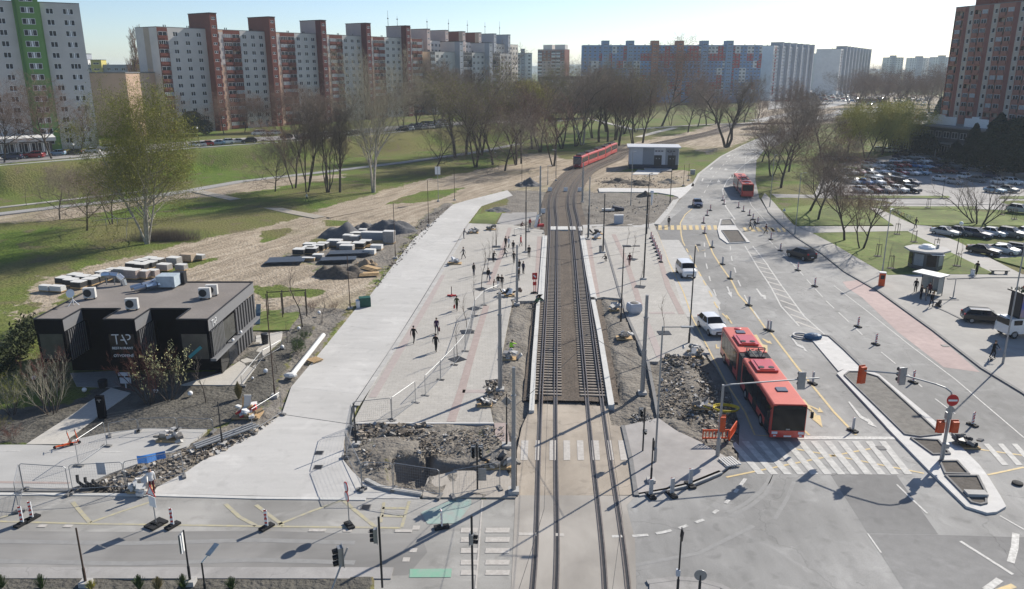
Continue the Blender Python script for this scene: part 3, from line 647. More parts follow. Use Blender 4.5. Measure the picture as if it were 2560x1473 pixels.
structure('road_marking', mb, paint_worn)
marks(paint_yellow, solid=[('B2 1750,800 1830,1000 1900,1110 2000,1250 C2 2060,60 2170,180 2330,400 C3 20,400 280,740 600,1130 800,1340', .22), ('B2 1320,800 1420,1060 1560,1350 C2 1640,270 1760,500 1940,850 2120,1130 2210,1340 2330,1348', .16),
      ('B2 1640,590 1575,645 1532,720 1540,830 1555,890', .2), ('D3 -380,440 0,362 450,270 930,180', .18), ('D3 240,180 700,262 1420,404', .18), ('D3 1880,180 2330,242', .18), ('D3 2000,418 2330,348', .18), ('D3 2240,1425 2080,1480', .35), ('B2 1670,920 1700,980 1760,965', .15), ('C3 330,1300 375,1340', .2)],
      dashed=[('B2 1555,890 1600,980 1680,1130 1750,1260 1810,1370 C2 1850,150 1890,210 1990,310', .2, 2.6, 2.2), ('C2 1950,250 2010,340', .2, 3, .1)],
      polys=['V 1215,942 1240,936 1380,1108 1415,1108 1440,1240 1295,1120 1345,1115', 'V 1285,1005 1300,1000 1400,1045 1405,1022 1450,1078 1385,1075 1392,1060', 'V 705,248 735,244 800,350 850,358 852,438 770,370 790,365', 'V 790,290 800,285 870,318 872,302 900,345 850,335', 'V 295,350 310,350 312,380 335,382 335,396 298,395'])
marks(paint_faded, solid=[('D0 -200,835 800,862 D1 -20,884 1320,900', .18), ('D0 660,665 740,760 820,852', .25), ('D0 820,852 1100,752 1380,660', .2), ('D1 -280,680 -150,800 0,880', .25), ('D1 0,690 250,880', .25), ('D1 200,870 500,750 790,645', .2), ('D1 790,645 900,740 1085,890', .25), ('D1 1165,668 1135,850', .2), ('D1 1395,655 1325,895', .2), ('D1 1150,720 1360,722', .25), ('D1 1145,790 1345,795', .25), ('D0 -60,820 110,780', .2)], z=.012)
marks(paint_worn, z=.024, dashed=[('D0 -200,880 660,885', .3, .9, .75), ('D1 480,922 1500,930', .3, .9, .75), ('D2 60,955 640,968', .3, .75, .9)], solid=[('D1 2060,650 2000,1456', .1)])
marks(paint_teal, polys=['D1 1500,760 1830,630 1960,640 1960,690 1830,860 1560,865'], z=.012)
marks(paint_green, polys=['D1 1400,1275 1782,1272 1775,1350 1395,1352'], z=.012)
paint_zebra = mat('zebra_paint', (.58, .565, .53), .75, col2=(.37, .36, .34), scale=2.2)
def zebra(quads, m, z, label=None):
    t = thing('zebra_crossing', None, None); t['kind'] = 'structure'
    for q in quads:
        P = pts(q) if isinstance(q, str) else q
        a = sum(P[i].x * P[(i + 1) % 4].y - P[(i + 1) % 4].x * P[i].y for i in range(4))
        if a < 0: P = P[::-1]
        mb = MB(); mb.poly([(p.x, p.y, z) for p in P]); mb.build('stripe', m, t)
zebra(['B2 %d,742 %d,742 %d,783 %d,783' % (1332 + 55.5 * k, 1362 + 55.5 * k, 1364 + 56.5 * k, 1332 + 56.5 * k) for k in range(10)], paint_yellow, .03)
zebra(['B2 %d,760 %d,760 %d,798 %d,798' % (2095 + 58 * k, 2125 + 58 * k, 2160 + 60 * k, 2122 + 60 * k) for k in range(5)] + ['B3 %d,765 %d,765 %d,803 %d,803' % (20 + 50 * k, 45 + 50 * k, 70 + 50 * k, 44 + 50 * k) for k in range(3)], paint_yellow, .03)
zebra(['D3 %d,112 %d,112 %d,415 %d,415' % (10 + 125 * k, 72 + 125 * k, 340 + 122 * k, 270 + 122 * k) for k in range(-3, 9)], paint_zebra, .024)
zebra(['D3 %d,135 %d,135 %d,330 %d,330' % (1960 + 128 * k, 2010 + 128 * k, 2190 + 130 * k, 2130 + 130 * k) for k in range(4)], paint_zebra, .024)
zebra(['D2 %d,%d %d,%d %d,%d %d,%d' % (a, 105, b, 105, b + s, 285, a + s, 285) for a, b, s in ((85, 150, -8), (214, 252, -6), (342, 400, -2), (468, 528, 2), (590, 648, 8), (722, 788, 14), (868, 905, 26), (965, 1030, 24))], paint_worn, .03)
zebra(['D1 %d,%d %d,%d %d,%d %d,%d' % (a, y, b, y, b - 8, y + 45, a - 8, y + 45) for y in (900, 985, 1085, 1192, 1285) for a, b in ((1868, 2020), (2092, 2312))], paint_worn, .022)
mb = MB()
for x0, y0 in ((1395, 1085), (1330, 1170), (1420, 880)): mb.poly([(p.x, p.y, .02) for p in pts('D1 %d,%d %d,%d %d,%d %d,%d' % (x0, y0 + 38, x0 + 65, y0 + 38, x0 + 75, y0, x0 + 10, y0))])
structure('road_marking', mb, paint_worn)

marks(mat('tyre_mark', (.235, .23, .222), .8, col2=(.285, .28, .268), scale=2), solid=[('D2 1960,760 2120,680 2260,570 2330,480 D3 60,330', .28), ('D2 1990,800 2170,700 2310,590 D3 60,420', .28), ('D3 60,820 170,640 240,470', .25), ('D2 300,1330 1000,1260 1700,1130 2200,880', .3), ('D0 -100,1020 1200,1040 2330,1010 D1 900,1035', .4), ('D0 -100,1200 1200,1225 2330,1190 D1 900,1215', .4)], z=.0105)
# ------------------------------------------------------------------ tram tracks
i0 = next(i for i, p in enumerate(TRACK) if p.y > 61.6)
ball = [TRACK[i0 - 1].lerp(TRACK[i0], (60.9 - TRACK[i0 - 1].y) / (TRACK[i0].y - TRACK[i0 - 1].y))] + TRACK[i0:]
mb = MB(); Lb = offset(resample(ball, 2.5), -4.1); Rb = offset(resample(ball, 2.5), 4.1)
for k in range(len(Lb) - 1):
    n_ = 9
    for j in range(n_):
        a, b = j / n_, (j + 1) / n_
        q = [Lb[k].lerp(Rb[k], a), Lb[k].lerp(Rb[k], b), Lb[k + 1].lerp(Rb[k + 1], b), Lb[k + 1].lerp(Rb[k + 1], a)]
        def zz(p, t): return -.02 + .03 * math.sin(p.x * 3.1 + p.y * 2.3) - (.06 if t in (0, 1) else 0)
        mb.poly([(p.x, p.y, zz(p, t)) for p, t in zip(q, (a, b, b, a))])
o = mb.build('ballast_gravel', mat('ballast', (.17, .135, .105), .95, col2=(.05, .04, .032), scale=5, bump=1.0, bscale=12, big=.12, bigscale=.3), smooth=True); tag(o, 'grey brown gravel ballast under the two tram tracks', None, kind='stuff')
weather(MATS['ballast'], 0, .25)
sl_me = MB().box((0, 0, 0), (2.3, .26, .16)).mesh('sleeper', sleeper_mat)
RAIL = [(-.07, 0), (.07, 0), (.07, .02), (.012, .03), (.012, .12), (.04, .13), (.04, .17), (-.04, .17), (-.04, .13), (-.012, .12), (-.012, .03), (-.07, .02)]
for side, lab in ((-1.95, 'left tram track whose rails curve towards the red tram'), (1.95, 'right tram track beside the substation side platform')):
    t = thing('tram_track', lab, 'tram track', (0, 0, 0), 0, 'tram tracks'); t['kind'] = 'structure'
    line = offset(TRACK, side)
    for gx in (-.74, -.5, .5, .74):
        near = resample(offset(line, gx), 2.5); rings = []
        for i, p in enumerate(near):
            a = near[max(0, i - 1)]; b = near[min(len(near) - 1, i + 1)]; d = Vector((b.x - a.x, b.y - a.y, 0)).normalized(); nn = Vector((d.y, -d.x, 0))
            up = -.115 if p.y < 61.6 else 0.05
            rings.append([(p.x + nn.x * u, p.y + nn.y * u, w + up) for u, w in RAIL])
        mb = MB(); mb.loft(rings, 0, True, lambda a, i: 1 if 5 <= i <= 8 else 0); mb.build('rail', [rail_rust, rail_steel], t)
    acc = 0; run = resample([p for p in line if p.y > 61], .05); nxt = .6; cnt = 0; far = MB()
    for a, b in zip(run[:-1], run[1:]):
        acc += (b - a).length
        if acc >= nxt:
            nxt += .65; cnt += 1; d = (b - a)
            rz = math.atan2(d.y, d.x) - PI / 2
            if cnt <= 295: put('sleeper', sl_me, t, (a.x, a.y, .0), rz)
            elif cnt < 700: far.box((a.x, a.y, .0), (2.3, .26, .16), rz)
    o = far.build('sleeper', sleeper_mat, t); o['kind'] = 'stuff'
    # guard groove strips where the rails run in the street
    mb = MB()
    for gx in (-.62, .62): ribbon(mb, offset([p for p in line if p.y < 62], gx), .14, .022)
    mb.build('rail_groove', steel_dark, t)
t = thing('track_crossing', 'white concrete boards laid across both tram tracks at the platform end', 'track crossing')
for s in ('B2 350,760 405,760 402,790 348,790', 'B2 410,760 508,760 512,790 410,790', 'B2 525,760 575,760 582,790 530,790', 'B2 600,762 636,762 642,798 606,798'):
    mb = MB(); mb.prism(pts(s), -.1, .2); mb.build('board', white_coping, t)

# ------------------------------------------------------------------ panel-built housing blocks
WIN_CACHE = {}
frame_white = mat('window_frame_white', (.78, .78, .78), .5, var=.05)
def window_mesh(w, h, panes, pale=False):
    key = (round(w, 2), round(h, 2), panes, pale)
    if key not in WIN_CACHE:
        mb = MB(); f = .10
        mb.box((0, 0, h / 2), (w, .05, h), mi=1)
        for z in (f / 2, h - f / 2): mb.box((0, -.03, z), (w, .06, f))
        for k in range(panes + 1):
            x = -w / 2 + f / 2 + k * (w - f) / panes; mb.box((x, -.032, h / 2), (f * (1.35 if 0 < k < panes else 1), .064, h))
        if panes == 3 and not pale: mb.box((-w / 2 + (w / panes) * .5 + (panes > 2) * w / panes, -.027, h * .5), (w / panes * .45, .02, h * .92), mi=0 if panes == 3 else 2)
        WIN_CACHE[key] = mb.mesh('window', [frame_white, glass_pane, glass_pale])
    return WIN_CACHE[key]
def facade(mb, us, zs, openf, matf, y=0.0, dep=.18, reveal=0):
    for i in range(len(us) - 1):
        for j in range(len(zs) - 1):
            a, b, c, d = us[i], us[i + 1], zs[j], zs[j + 1]; m = matf(i, j)
            if openf(i, j):
                mb.poly([(a, y, c), (b, y, c), (b, y + dep, c), (a, y + dep, c)], m); mb.poly([(a, y, d), (a, y + dep, d), (b, y + dep, d), (b, y, d)], m)
                mb.poly([(a, y, c), (a, y + dep, c), (a, y + dep, d), (a, y, d)], m); mb.poly([(b, y, c), (b, y, d), (b, y + dep, d), (b, y + dep, c)], m)
            else: mb.poly([(a, y, c), (b, y, c), (b, y, d), (a, y, d)], m)
def block(label, loc, rz, cols, floors, zb, mats_, depth=12.0, colour=None, tower=None, fh=2.8, gables=(0, 0), gable_fn=None, group=None, single=True, roofstuff=True, name='apartment_block', rseed=1):
    """cols: list of (kind, width); kinds: wall, win1..3 (panes), logg, strip, towr. front on y=0 facing -y; x runs along."""
    r_ = random.Random(rseed); t = thing(name, label, 'apartment block', loc, rz, group)
    H = zb + floors * fh + .7; base = mats_[0]
    us = [0.0]; spec = []
    for kind, w in cols:
        if kind.startswith('win'):
            ww = {'win1': 1.1, 'win2': 1.75, 'win3': 2.5}[kind]
            us += [us[-1] + (w - ww) / 2, us[-1] + (w + ww) / 2, us[-1] + w]; spec += [('wall', kind), ('open', kind), ('wall', kind)]
        elif kind == 'logg':
            us += [us[-1] + .25, us[-1] + w - .25, us[-1] + w]; spec += [('wall', 'logg'), ('open', 'logg'), ('wall', 'logg')]
        else: us.append(us[-1] + w); spec.append(('wall', kind))
    L = us[-1]; zs = [0.0, zb]
    wz = .75; wh = 1.45
    for k in range(floors): z = zb + k * fh; zs += [z + wz, z + wz + wh, z + fh]
    zs.append(H)
    kd = [s[1] for s in spec]
    def rowinfo(j):
        if j == 0 or j == len(zs) - 2: return -1, 0
        return (j - 1) // 3, (j - 1) % 3
    def openf(i, j):
        fl, r = rowinfo(j)
        if spec[i][0] != 'open' or fl < 0: return False
        return r == 1 if kd[i] != 'logg' else r in (0, 1)
    def matf(i, j):
        fl, r = rowinfo(j); return colour(i, kd[i], fl, us[i] / L, j) if colour else 0
    mb = MB(); facade(mb, us, zs, openf, matf, 0, .2)
    # back, gables, roof
    mb.poly([(L, depth, 0), (0, depth, 0), (0, depth, H), (L, depth, H)], 0)
    for x, s in ((0, 0), (L, 1)):
        if gable_fn:
            for y0, y1, z0, z1, m in gable_fn(depth, H):
                q = [(x, y0, z0), (x, y1, z0), (x, y1, z1), (x, y0, z1)]; mb.poly(q if s else q[::-1], m)
        else:
            q = [(x, 0, 0), (x, depth, 0), (x, depth, H), (x, 0, H)]; mb.poly(q if s else q[::-1], gables[s])
    mb.build('wall', mats_, t)
    mb = MB(); mb.box((L / 2, depth / 2, H - .15), (L - .5, depth - .5, .2)); e = .22
    for c, d in (((L / 2, .1, H + .1), (L + .1, e, .24)), ((L / 2, depth - .1, H + .1), (L + .1, e, .24)), ((.1, depth / 2, H + .1), (e, depth - .4, .24)), ((L - .1, depth / 2, H + .1), (e, depth - .4, .24))): mb.box(c, d)
    rf = mb.build('roof', MATS['roof_felt'], t)
    if roofstuff:
        for k in range(int(L / 9)):
            x = 3 + k * 9 + r_.random() * 3
            for q in range(2): MB().tube((x + q * .7, depth * .4, H), (x + q * .7, depth * .4, H + 1.1), .16, n=6).build('vent', steel_dark, rf)
    # openings filled
    wins = []; logs = []
    for i in range(len(spec)):
        if spec[i][0] != 'open': continue
        for k in range(floors):
            z = zb + k * fh; x = (us[i] + us[i + 1]) / 2; w = us[i + 1] - us[i]
            (logs if kd[i] == 'logg' else wins).append((x, .13, z, w, kd[i]))
    # stair towers: (x, width, protrusion, extra height, back depth)
    if tower:
        for (x, w, pr, ex, bk, tm) in tower:
            tb = MB(); HT = H + ex; nf = int((HT - zb) / fh)
            tz = [0.0, zb]
            for k in range(nf): tz += [zb + k * fh + 1.0, zb + k * fh + 1.9, zb + (k + 1) * fh]
            tz.append(HT); ux = [x, x + w * .22, x + w * .78, x + w]
            if tz[-2] > HT - .05: tz[-2] = HT - .3
            facade(tb, ux, tz, lambda i, j: i == 1 and 0 < j < len(tz) - 2 and (j - 1) % 3 == 1, lambda i, j: 0, -pr, .15)
            tb.poly([(x, 0, 0), (x, -pr, 0), (x, -pr, HT), (x, 0, HT)], 1); tb.poly([(x, bk, H), (x, 0, H), (x, 0, HT), (x, bk, HT)], 2)
            tb.poly([(x + w, -pr, 0), (x + w, bk, 0), (x + w, bk, HT), (x + w, -pr, HT)], 1)
            tb.poly([(x + w, bk, H), (x, bk, H), (x, bk, HT), (x + w, bk, HT)], 1); tb.poly([(x, -pr, HT), (x + w, -pr, HT), (x + w, bk, HT), (x, bk, HT)], 3)
            so_ = tb.build('stair_tower', tm + [MATS['roof_felt']], t)
            cap = MB(); cap.box((x + w / 2, (bk - pr) / 2, HT + .1), (w + .3, bk + pr + .3, .25)); cap.build('coping', steel_dark, so_)
            for k in range(nf): wins.append((x + w / 2, -pr + .1, zb + k * fh + 1.0 - wz, w * .56, 'stair'))
    R = Matrix.Rotation(rz, 4, 'Z'); cl = Vector((0, 0, HC)); lv = Vector(loc)
    wins.sort(key=lambda q: (R @ Vector((q[0], q[1], q[2])) + lv - cl).length)
    cap_ = 300 if single else 0; rest = MB()
    def addmesh(me, M, mbx):
        k = len(mbx.v); mbx.v += [tuple(M @ v.co) for v in me.vertices]
        for p in me.polygons: mbx.f.append(tuple(k + i for i in p.vertices)); mbx.m.append(p.material_index)
    for q, (x, y, z, w, kind) in enumerate(wins):
        pn = {'win1': 1, 'win2': 2, 'win3': 3, 'stair': 2}.get(kind, 2); h = wh if kind != 'stair' else .9
        me = window_mesh(w, h, pn, r_.random() < .17)
        if q < cap_: put('window', me, t, (x, y, z + wz))
        else: addmesh(me, Matrix.Translation((x, y, z + wz)), rest)
    if rest.v: o = rest.build('window', [frame_white, glass_pane, glass_pale], t); o['kind'] = 'stuff'
    # loggias: parapet panel and glazing
    logs.sort(key=lambda q: (R @ Vector((q[0], q[1], q[2])) + lv - cl).length)
    if logs:
        rest = MB(); w = logs[0][3]; pms = []
        for var in range(4):
            mb = MB(); mb.box((0, -.22, .45), (w - .02, .08, 1.0), mi=0)
            mb.box((0, .9, 1.1), (w, .05, 2.2), mi=3)
            if var != 1:
                mb.box((0, -.1, 1.55), (w - .02, .04, 1.2), mi=2 if var != 3 else 4)
                for k in range(5 if var != 2 else 3): mb.box((-w / 2 + .04 + k * (w - .08) / (4 if var != 2 else 2), -.14, 1.55), (.07, .05, 1.2), mi=1)
                mb.box((0, -.14, 2.13), (w - .02, .05, .07), mi=1)
            else: mb.box((w * .25, .86, 1.0), (w * .35, .06, 1.9), mi=2)
            pms.append(mb.mesh('balcony', [mats_[1], frame_white, glass_pane, mats_[2 % len(mats_)], glass_pale]))
        for q, (x, y, z, w, kind) in enumerate(logs):
            me = pms[r_.choice((0, 0, 1, 2, 2, 3, 3))]
            if q < cap_: put('balcony', me, t, (x, .02, z))
            else: addmesh(me, Matrix.Translation((x, .02, z)), rest)
        if rest.v: o = rest.build('balcony', [mats_[1], frame_white, glass_pane, mats_[2 % len(mats_)], glass_pale], t); o['kind'] = 'stuff'
    return t
def rzdir(a, b): return math.atan2(b[1] - a[1], b[0] - a[0])
mat('roof_felt', (.22, .215, .21), .9, var=.12, scale=.6)
def wm(n, c, **k): return mat('render_' + n, c, .9, var=.06, scale=.35, big=.06, bigscale=.08, **k)
w_grey = wm('grey', (.56, .53, .50)); w_lgrey = wm('light_grey', (.70, .635, .575)); w_beige = wm('beige', (.60, .42, .31)); w_brick = wm('brick_red', (.175, .052, .038)); w_dred = wm('dark_red', (.125, .03, .03))
w_tan = wm('tan', (.50, .40, .31)); w_brown = wm('brown_red', (.21, .075, .055)); w_green = wm('green', (.15, .29, .09)); w_dgreen = wm('dark_green', (.07, .17, .05)); w_pink = wm('pinkish', (.47, .38, .35)); w_blueg = wm('blue_grey', (.34, .36, .40))
w_blue = wm('blue', (.11, .27, .50)); w_orange = wm('orange_red', (.42, .17, .10)); w_red = wm('red', (.38, .04, .045)); w_white = wm('white', (.66, .65, .63)); w_dark = wm('dark_brick', (.09, .055, .045)); w_yel = wm('yellow', (.52, .45, .14)); w_char = wm('charcoal', (.07, .07, .075))
# long brick red and grey row with five stair towers
u = Vector((57.5, 85)).normalized(); T1 = Vector((-107, 287)); n_ = Vector((u.y, -u.x))
st = T1 - u * 18.5
cols = [('logg', 3.8), ('wall', .7), ('win2', 4.4), ('win2', 4.6), ('win2', 4.4), ('wall', .6)]
for s in range(4): cols += [('towr', 2.8), ('win1', 4.2), ('logg', 3.6), ('logg', 3.6), ('win2', 3.9), ('win2', 3.7), ('win2', 3.6)]
cols += [('towr', 2.8), ('win1', 4.2), ('logg', 3.6), ('logg', 3.6)]
def colr(i, k, fl, f, j):
    if k == 'logg': return 1
    if k == 'win1': return 2 if fl < 8 else 4
    if k in ('towr',): return 3
    return 4 if fl >= 2 or fl < 0 else 0
tws = [(18.5 + 25.4 * s, 2.8, 3.1, 5.2, 9.0, [w_brick if s < 2 else w_dred, w_brown if s < 2 else w_dred, w_brown if s < 2 else w_pink]) for s in range(5)]
def gab(d, H): return [(0, d * .3, 0, H, 0), (d * .3, d * .36, 0, H, 0), (d * .36, d * .62, 0, H * .3, 5), (d * .36, d * .62, H * .3, H * .62, 2), (d * .36, d * .62, H * .62, H, 5), (d * .62, d, 0, H * .55, 5), (d * .62, d, H * .55, H, 0)]
block('long grey and brick red apartment row with five dark red stair towers', (st.x, st.y, 5.3), math.atan2(u.y, u.x), cols, 12, .5, [w_lgrey, w_brick, w_beige, w_dred, w_grey, w_tan], 12.5, colr, tws, gable_fn=gab, rseed=2)
# rows behind it
u = Vector((39, 68)).normalized(); st = Vector((-43.6, 400)) - u * 22
cols = [('win2', 3.4), ('win2', 3.4)]
for s in range(7): cols += [('towr', 2.6), ('logg', 3.4), ('win2', 3.3), ('win2', 3.2), ('win2', 3.2)]
def colr(i, k, fl, f, j): return 1 if k == 'logg' else 0
tws = [(6.8 + 15.7 * s, 2.6, 2.4, 5.2, 7.5, [[w_pink, w_pink, w_pink], [w_pink, w_tan, w_brown], [w_blueg, w_blueg, w_blueg]][0 if s < 3 else 1 if s < 5 else 2]) for s in range(7)]
frow = block('far pinkish grey apartment row showing its stair towers above the others', (st.x, st.y, 5.3), math.atan2(u.y, u.x), cols, 12, .5, [w_lgrey, w_blueg, w_grey, w_pink], 12, colr, tws, single=False, rseed=3)
for x in (2, 9, 33, 52, 70, 88, 104): m_ = MB(); m_.tube((x, 5, 39), (x, 5, 45.5 + x % 3), .14, .05, n=5); m_.box((x, 5, 44), (.9, .1, .5)); m_.build('antenna', steel_dark, frow)
u = Vector((28, 42)).normalized(); st = Vector((-38.5, 384))
cols = [('logg', 3.6), ('win2', 3.6), ('win2', 3.6), ('win2', 3.6), ('wall', 4.6)]
for s in range(2): cols += [('towr', 2.8), ('win1', 4), ('logg', 3.6), ('logg', 3.6), ('win2', 3.7), ('win2', 3.7), ('win2', 3.6)]
tws = [(19 + 25 * s, 2.8, 3.0, 5.0, 9, [w_blueg, w_blueg, w_grey]) for s in range(2)]
block('tan gabled grey apartment row with dark loggias behind bare trees', (st.x, st.y, 5.3), math.atan2(u.y, u.x), cols, 10, .5, [w_grey, w_char, w_blueg, w_tan], 11, lambda i, k, fl, f, j: 1 if k == 'logg' else 0, tws, gables=(3, 0), rseed=4)
# green striped tower at the left edge
a = at(225, 200, 224); rzt = math.radians(33)
L_ = 46.0; cols = [('win3', 4.4), ('win2', 4.0)] * 2 + [('win3', 4.4), ('win1', 4.2), ('win3', 4.8), ('win2', 3.8), ('wall', 1.0), ('towr', 6.2), ('win2', 4.1), ('win3', 4.6), ('wall', .6)]
Lt = sum(c[1] for c in cols); o_ = Vector((a.x, a.y)) - Vector((math.cos(rzt), math.sin(rzt))) * Lt
gt = block('grey apartment tower with a bright green stripe at the left edge', (o_.x, o_.y, 5.3), rzt, cols, 13, 1.0, [w_grey, w_lgrey, w_blueg, w_green], 14, lambda i, k, fl, f, j: 3 if k == 'towr' else 0, None, rseed=6, fh=2.82)
xt = Lt - 9.3 - 6.2; mb = MB(); mb.box((xt + 3.0, -.6, 21.5), (5.6, 1.15, 43.0)); mb.box((xt + .5, -1.3, 21.5), (.5, .4, 43.2), mi=1); mb.box((xt + 2.9, 4, 39.5), (5.4, 9, 8.6)); mb.build('stair_tower', [w_green, w_dgreen], gt)
wm_ = window_mesh(3.0, 1.5, 3)
for k in range(14): put('window', wm_, gt, (xt + 3.1, -1.2, 1.0 + k * 2.82 + .75))
# low shop pavilion at its foot
pb = thing('shop_pavilion', 'low flat roofed shop pavilion at the foot of the green striped tower', 'shop', (o_.x + 4, o_.y - 13, 5.5), rzt)
mb = MB(); mb.box((20, 6, 1.9), (44, 10, 3.8)); mb.build('wall', MATS['render_charcoal'], pb)
mb = MB(); mb.box((20, 5.2, 4.1), (46, 13, .5)); mb.box((20, -1.2, 3.9), (46, .25, .9)); mb.build('roof', w_white, pb)
for k in range(14): put('window', window_mesh(2.6, 2.4, 3), pb, (-.2 + k * 3.1, .96, .6))
for k in range(8): mb = MB(); mb.tube((0, 0, 0), (0, 0, 3.8), .13, n=8); mb.build('column', concrete_white, pb, loc=(-1.5 + k * 6, -1.0, 0))
# tan blind gable and yellow blue block between the tower and the red row
b0 = thing('apartment_block', 'low tan block showing a blind sunlit end wall beside the green tower', 'apartment block', (at(248, 250, 262).x, 262, 5.3), math.radians(-12))
mb = MB(); mb.box((2, 10, 10), (18, 20, 20.5)); mb.build('wall', w_beige, b0); mb = MB(); mb.box((2, 10, 20.35), (18.3, 20.3, .4)); mb.build('roof', MATS['roof_felt'], b0)
a = at(200, 200, 410)
block('distant grey apartment block with yellow stair towers behind the poplar', (a.x, a.y, 5), math.radians(9), [('win2', 3.4), ('win2', 3.4), ('towr', 6), ('win2', 3.4), ('win2', 3.4), ('win2', 3.4), ('win2', 3.4), ('towr', 6), ('win2', 3.4), ('win2', 3.4), ('win2', 3.4), ('win2', 3.4), ('towr', 6), ('win2', 4)], 8, .5, [w_blueg, w_yel, w_yel], 12, lambda i, k, fl, f, j: 0,
      [(6.8, 5, 1.8, 2.4, 6, [w_yel, w_yel, w_yel]), (26.4, 5, 1.8, 2.4, 6, [w_yel, w_yel, w_yel]), (46, 5, 1.8, 2.4, 6, [w_yel, w_yel, w_yel])], single=False, rseed=7)
# mid distance tower block and dark brick school
a = at(1344, 171, 690); c_ = at(1414, 171, 680)
tb_ = block('pale mid distance apartment block with reddish end wall and two roof huts', (a.x, a.y, 0), rzdir((a.x, a.y), (c_.x, c_.y)), [('logg', 4.2), ('win2', 4), ('win2', 4), ('logg', 4.2), ('logg', 4.2), ('win2', 3.6)], 13, 5.0, [w_pink, w_white, w_brown], 12, lambda i, k, fl, f, j: 0 if fl < 10 else 2, None, gables=(0, 2), single=False, rseed=8)
mb = MB(); mb.box((8, 6, 44), (8, 7, 4)); mb.box((19, 6, 44), (9, 7, 4)); mb.build('roof_hut', w_lgrey, tb_)
for px0, px1, pt, yy, nfl, lb in ((1318, 1362, 206, 415, 4, 'low dark brick school wing with white window bands among the trees'), (1358, 1500, 192, 440, 5, 'long dark brick school building half hidden by bare trees')):
    a = at(px0, 200, yy); c_ = at(px1, 200, yy + 6); top = at(px0, pt, yy).z; L = (c_ - a).length
    block(lb, (a.x, a.y, 3), rzdir((a.x, a.y), (c_.x, c_.y)), [('win3', 3.6)] * int(L / 3.6), nfl, max(.5, top - 3 - nfl * 3.3 - .7), [w_dark, w_dark], 12, None, None, fh=3.3, single=False, roofstuff=False, rseed=9, name='school_building')
# blue and red block across the middle
Yb = 660; xl = at(1456, 171, Yb).x; xr = at(1902, 171, Yb).x; SEC = (at(1503, 171, Yb).x - xl, 24.55)
cols = [('win2', 4.0)] * 4; pos = 16.0; tws = []
w_tow = wm('tower_blue', (.22, .32, .47)); towc = [w_tow, w_tow, w_orange, w_orange, w_tow, w_tow]
cw = (xr - xl - 16 - 9) / 6
for s in range(6):
    tws.append((pos - .4, 5.6, 1.2, 3.4, 9, [towc[s]] * 3)); cols += [('towr', 4.8)] + [('win2', (cw - 4.8) / 5)] * 5; pos += cw
cols += [('win2', 3.0)] * 3
rs_ = random.Random(12); pal = {}
def colr(i, k, fl, f, j):
    if fl < 0: return 0
    sec = int(f * 6.2); key = (sec, (i // 5), fl // 2)
    if key not in pal:
        v = rs_.random(); pal[key] = (1 if v < .45 else 3 if v < .78 else 2) if sec not in (2, 3) else (0 if v < .8 else 2)
    if fl in (10, 11): return 2 if pal[key] != 1 else pal[key]
    return pal[key]
block('long blue, white and red patterned apartment block across the middle distance', (xl, Yb, 0), 0, cols, 14, 4.9, [w_blue, wm('steel_blue', (.17, .27, .46)), w_red, w_white], 13, colr, tws, single=False, rseed=10)
u = Vector((63, 88)).normalized(); st = Vector((at(1930, 171, 690).x, 690)); cols = [('wall', .8)]
for s in range(6): cols += [('win2', 3.6), ('logg', 3.4), ('win2', 3.4), ('win2', 3.6), ('wall', 4.0)]
block('hazy grey block with red panels receding right of the blue one', (st.x, st.y, 0), math.atan2(u.y, u.x), cols, 14, 5.5, [w_white, w_red, w_blueg, w_lgrey], 18, lambda i, k, fl, f, j: 1 if (k == 'logg' and (fl + int(f * 6)) % 4 < 2) else 2 if k == 'wall' else 0, [(19 * (s + 1) - 3, 3, 2.5, 3.0, 8, [w_blueg] * 3) for s in range(6)], gables=(0, 0), single=False, rseed=11)
st = Vector((at(2098, 171, 830).x, 830)); u = Vector((.62, 1)).normalized(); cols = []
for s in range(9): cols += [('win2', 3.8), ('logg', 3.6), ('win2', 3.6), ('win2', 3.8), ('wall', 6.0)]
block('far hazy apartment block with purple striped bays receding to the right', (st.x, st.y, 0), math.atan2(u.y, u.x), cols, 14, 6, [w_white, wm('purple', (.16, .07, .16)), w_blueg], 24, lambda i, k, fl, f, j: 1 if (k == 'logg' and .3 < f < .75) else 2 if k == 'wall' else 0, [(20.8 * (s + 1) - 4, 3, 2.5, 3.0, 8, [w_blueg] * 3) for s in range(9)], single=False, rseed=13)
FARB = [(2034, 2070, 134, 1050, 'small far block between two longer hazy blocks'), (2214, 2256, 144, 1300, 'pale hazy block just right of the purple striped one'), (2272, 2330, 145, 1500, 'very distant pale block above the hazy wood'), (2330, 2384, 143, 1480, 'very distant pale block beside the right tower'), (1290, 1330, 133, 640, 'narrow grey block just right of the pinkish grey row'), (203, 222, 150, 420, 'narrow white block beside the green striped tower')]
for px0, px1, pt, yy, lb in FARB:
    a = at(px0, 171, yy); c_ = at(px1, 171, yy); top = at(px0, pt, yy).z; L = c_.x - a.x; nf = int((top - 4) / 2.8)
    block(lb, (a.x, a.y, 0), 0, [('win2', L / max(2, int(L / 4)))] * max(2, int(L / 4)), nf, top - nf * 2.8 - .7, [w_white, w_blueg], 14, None, [(L * .3, L * .25, .8, 3, 8, [w_blueg] * 3)], single=False, rseed=px0)
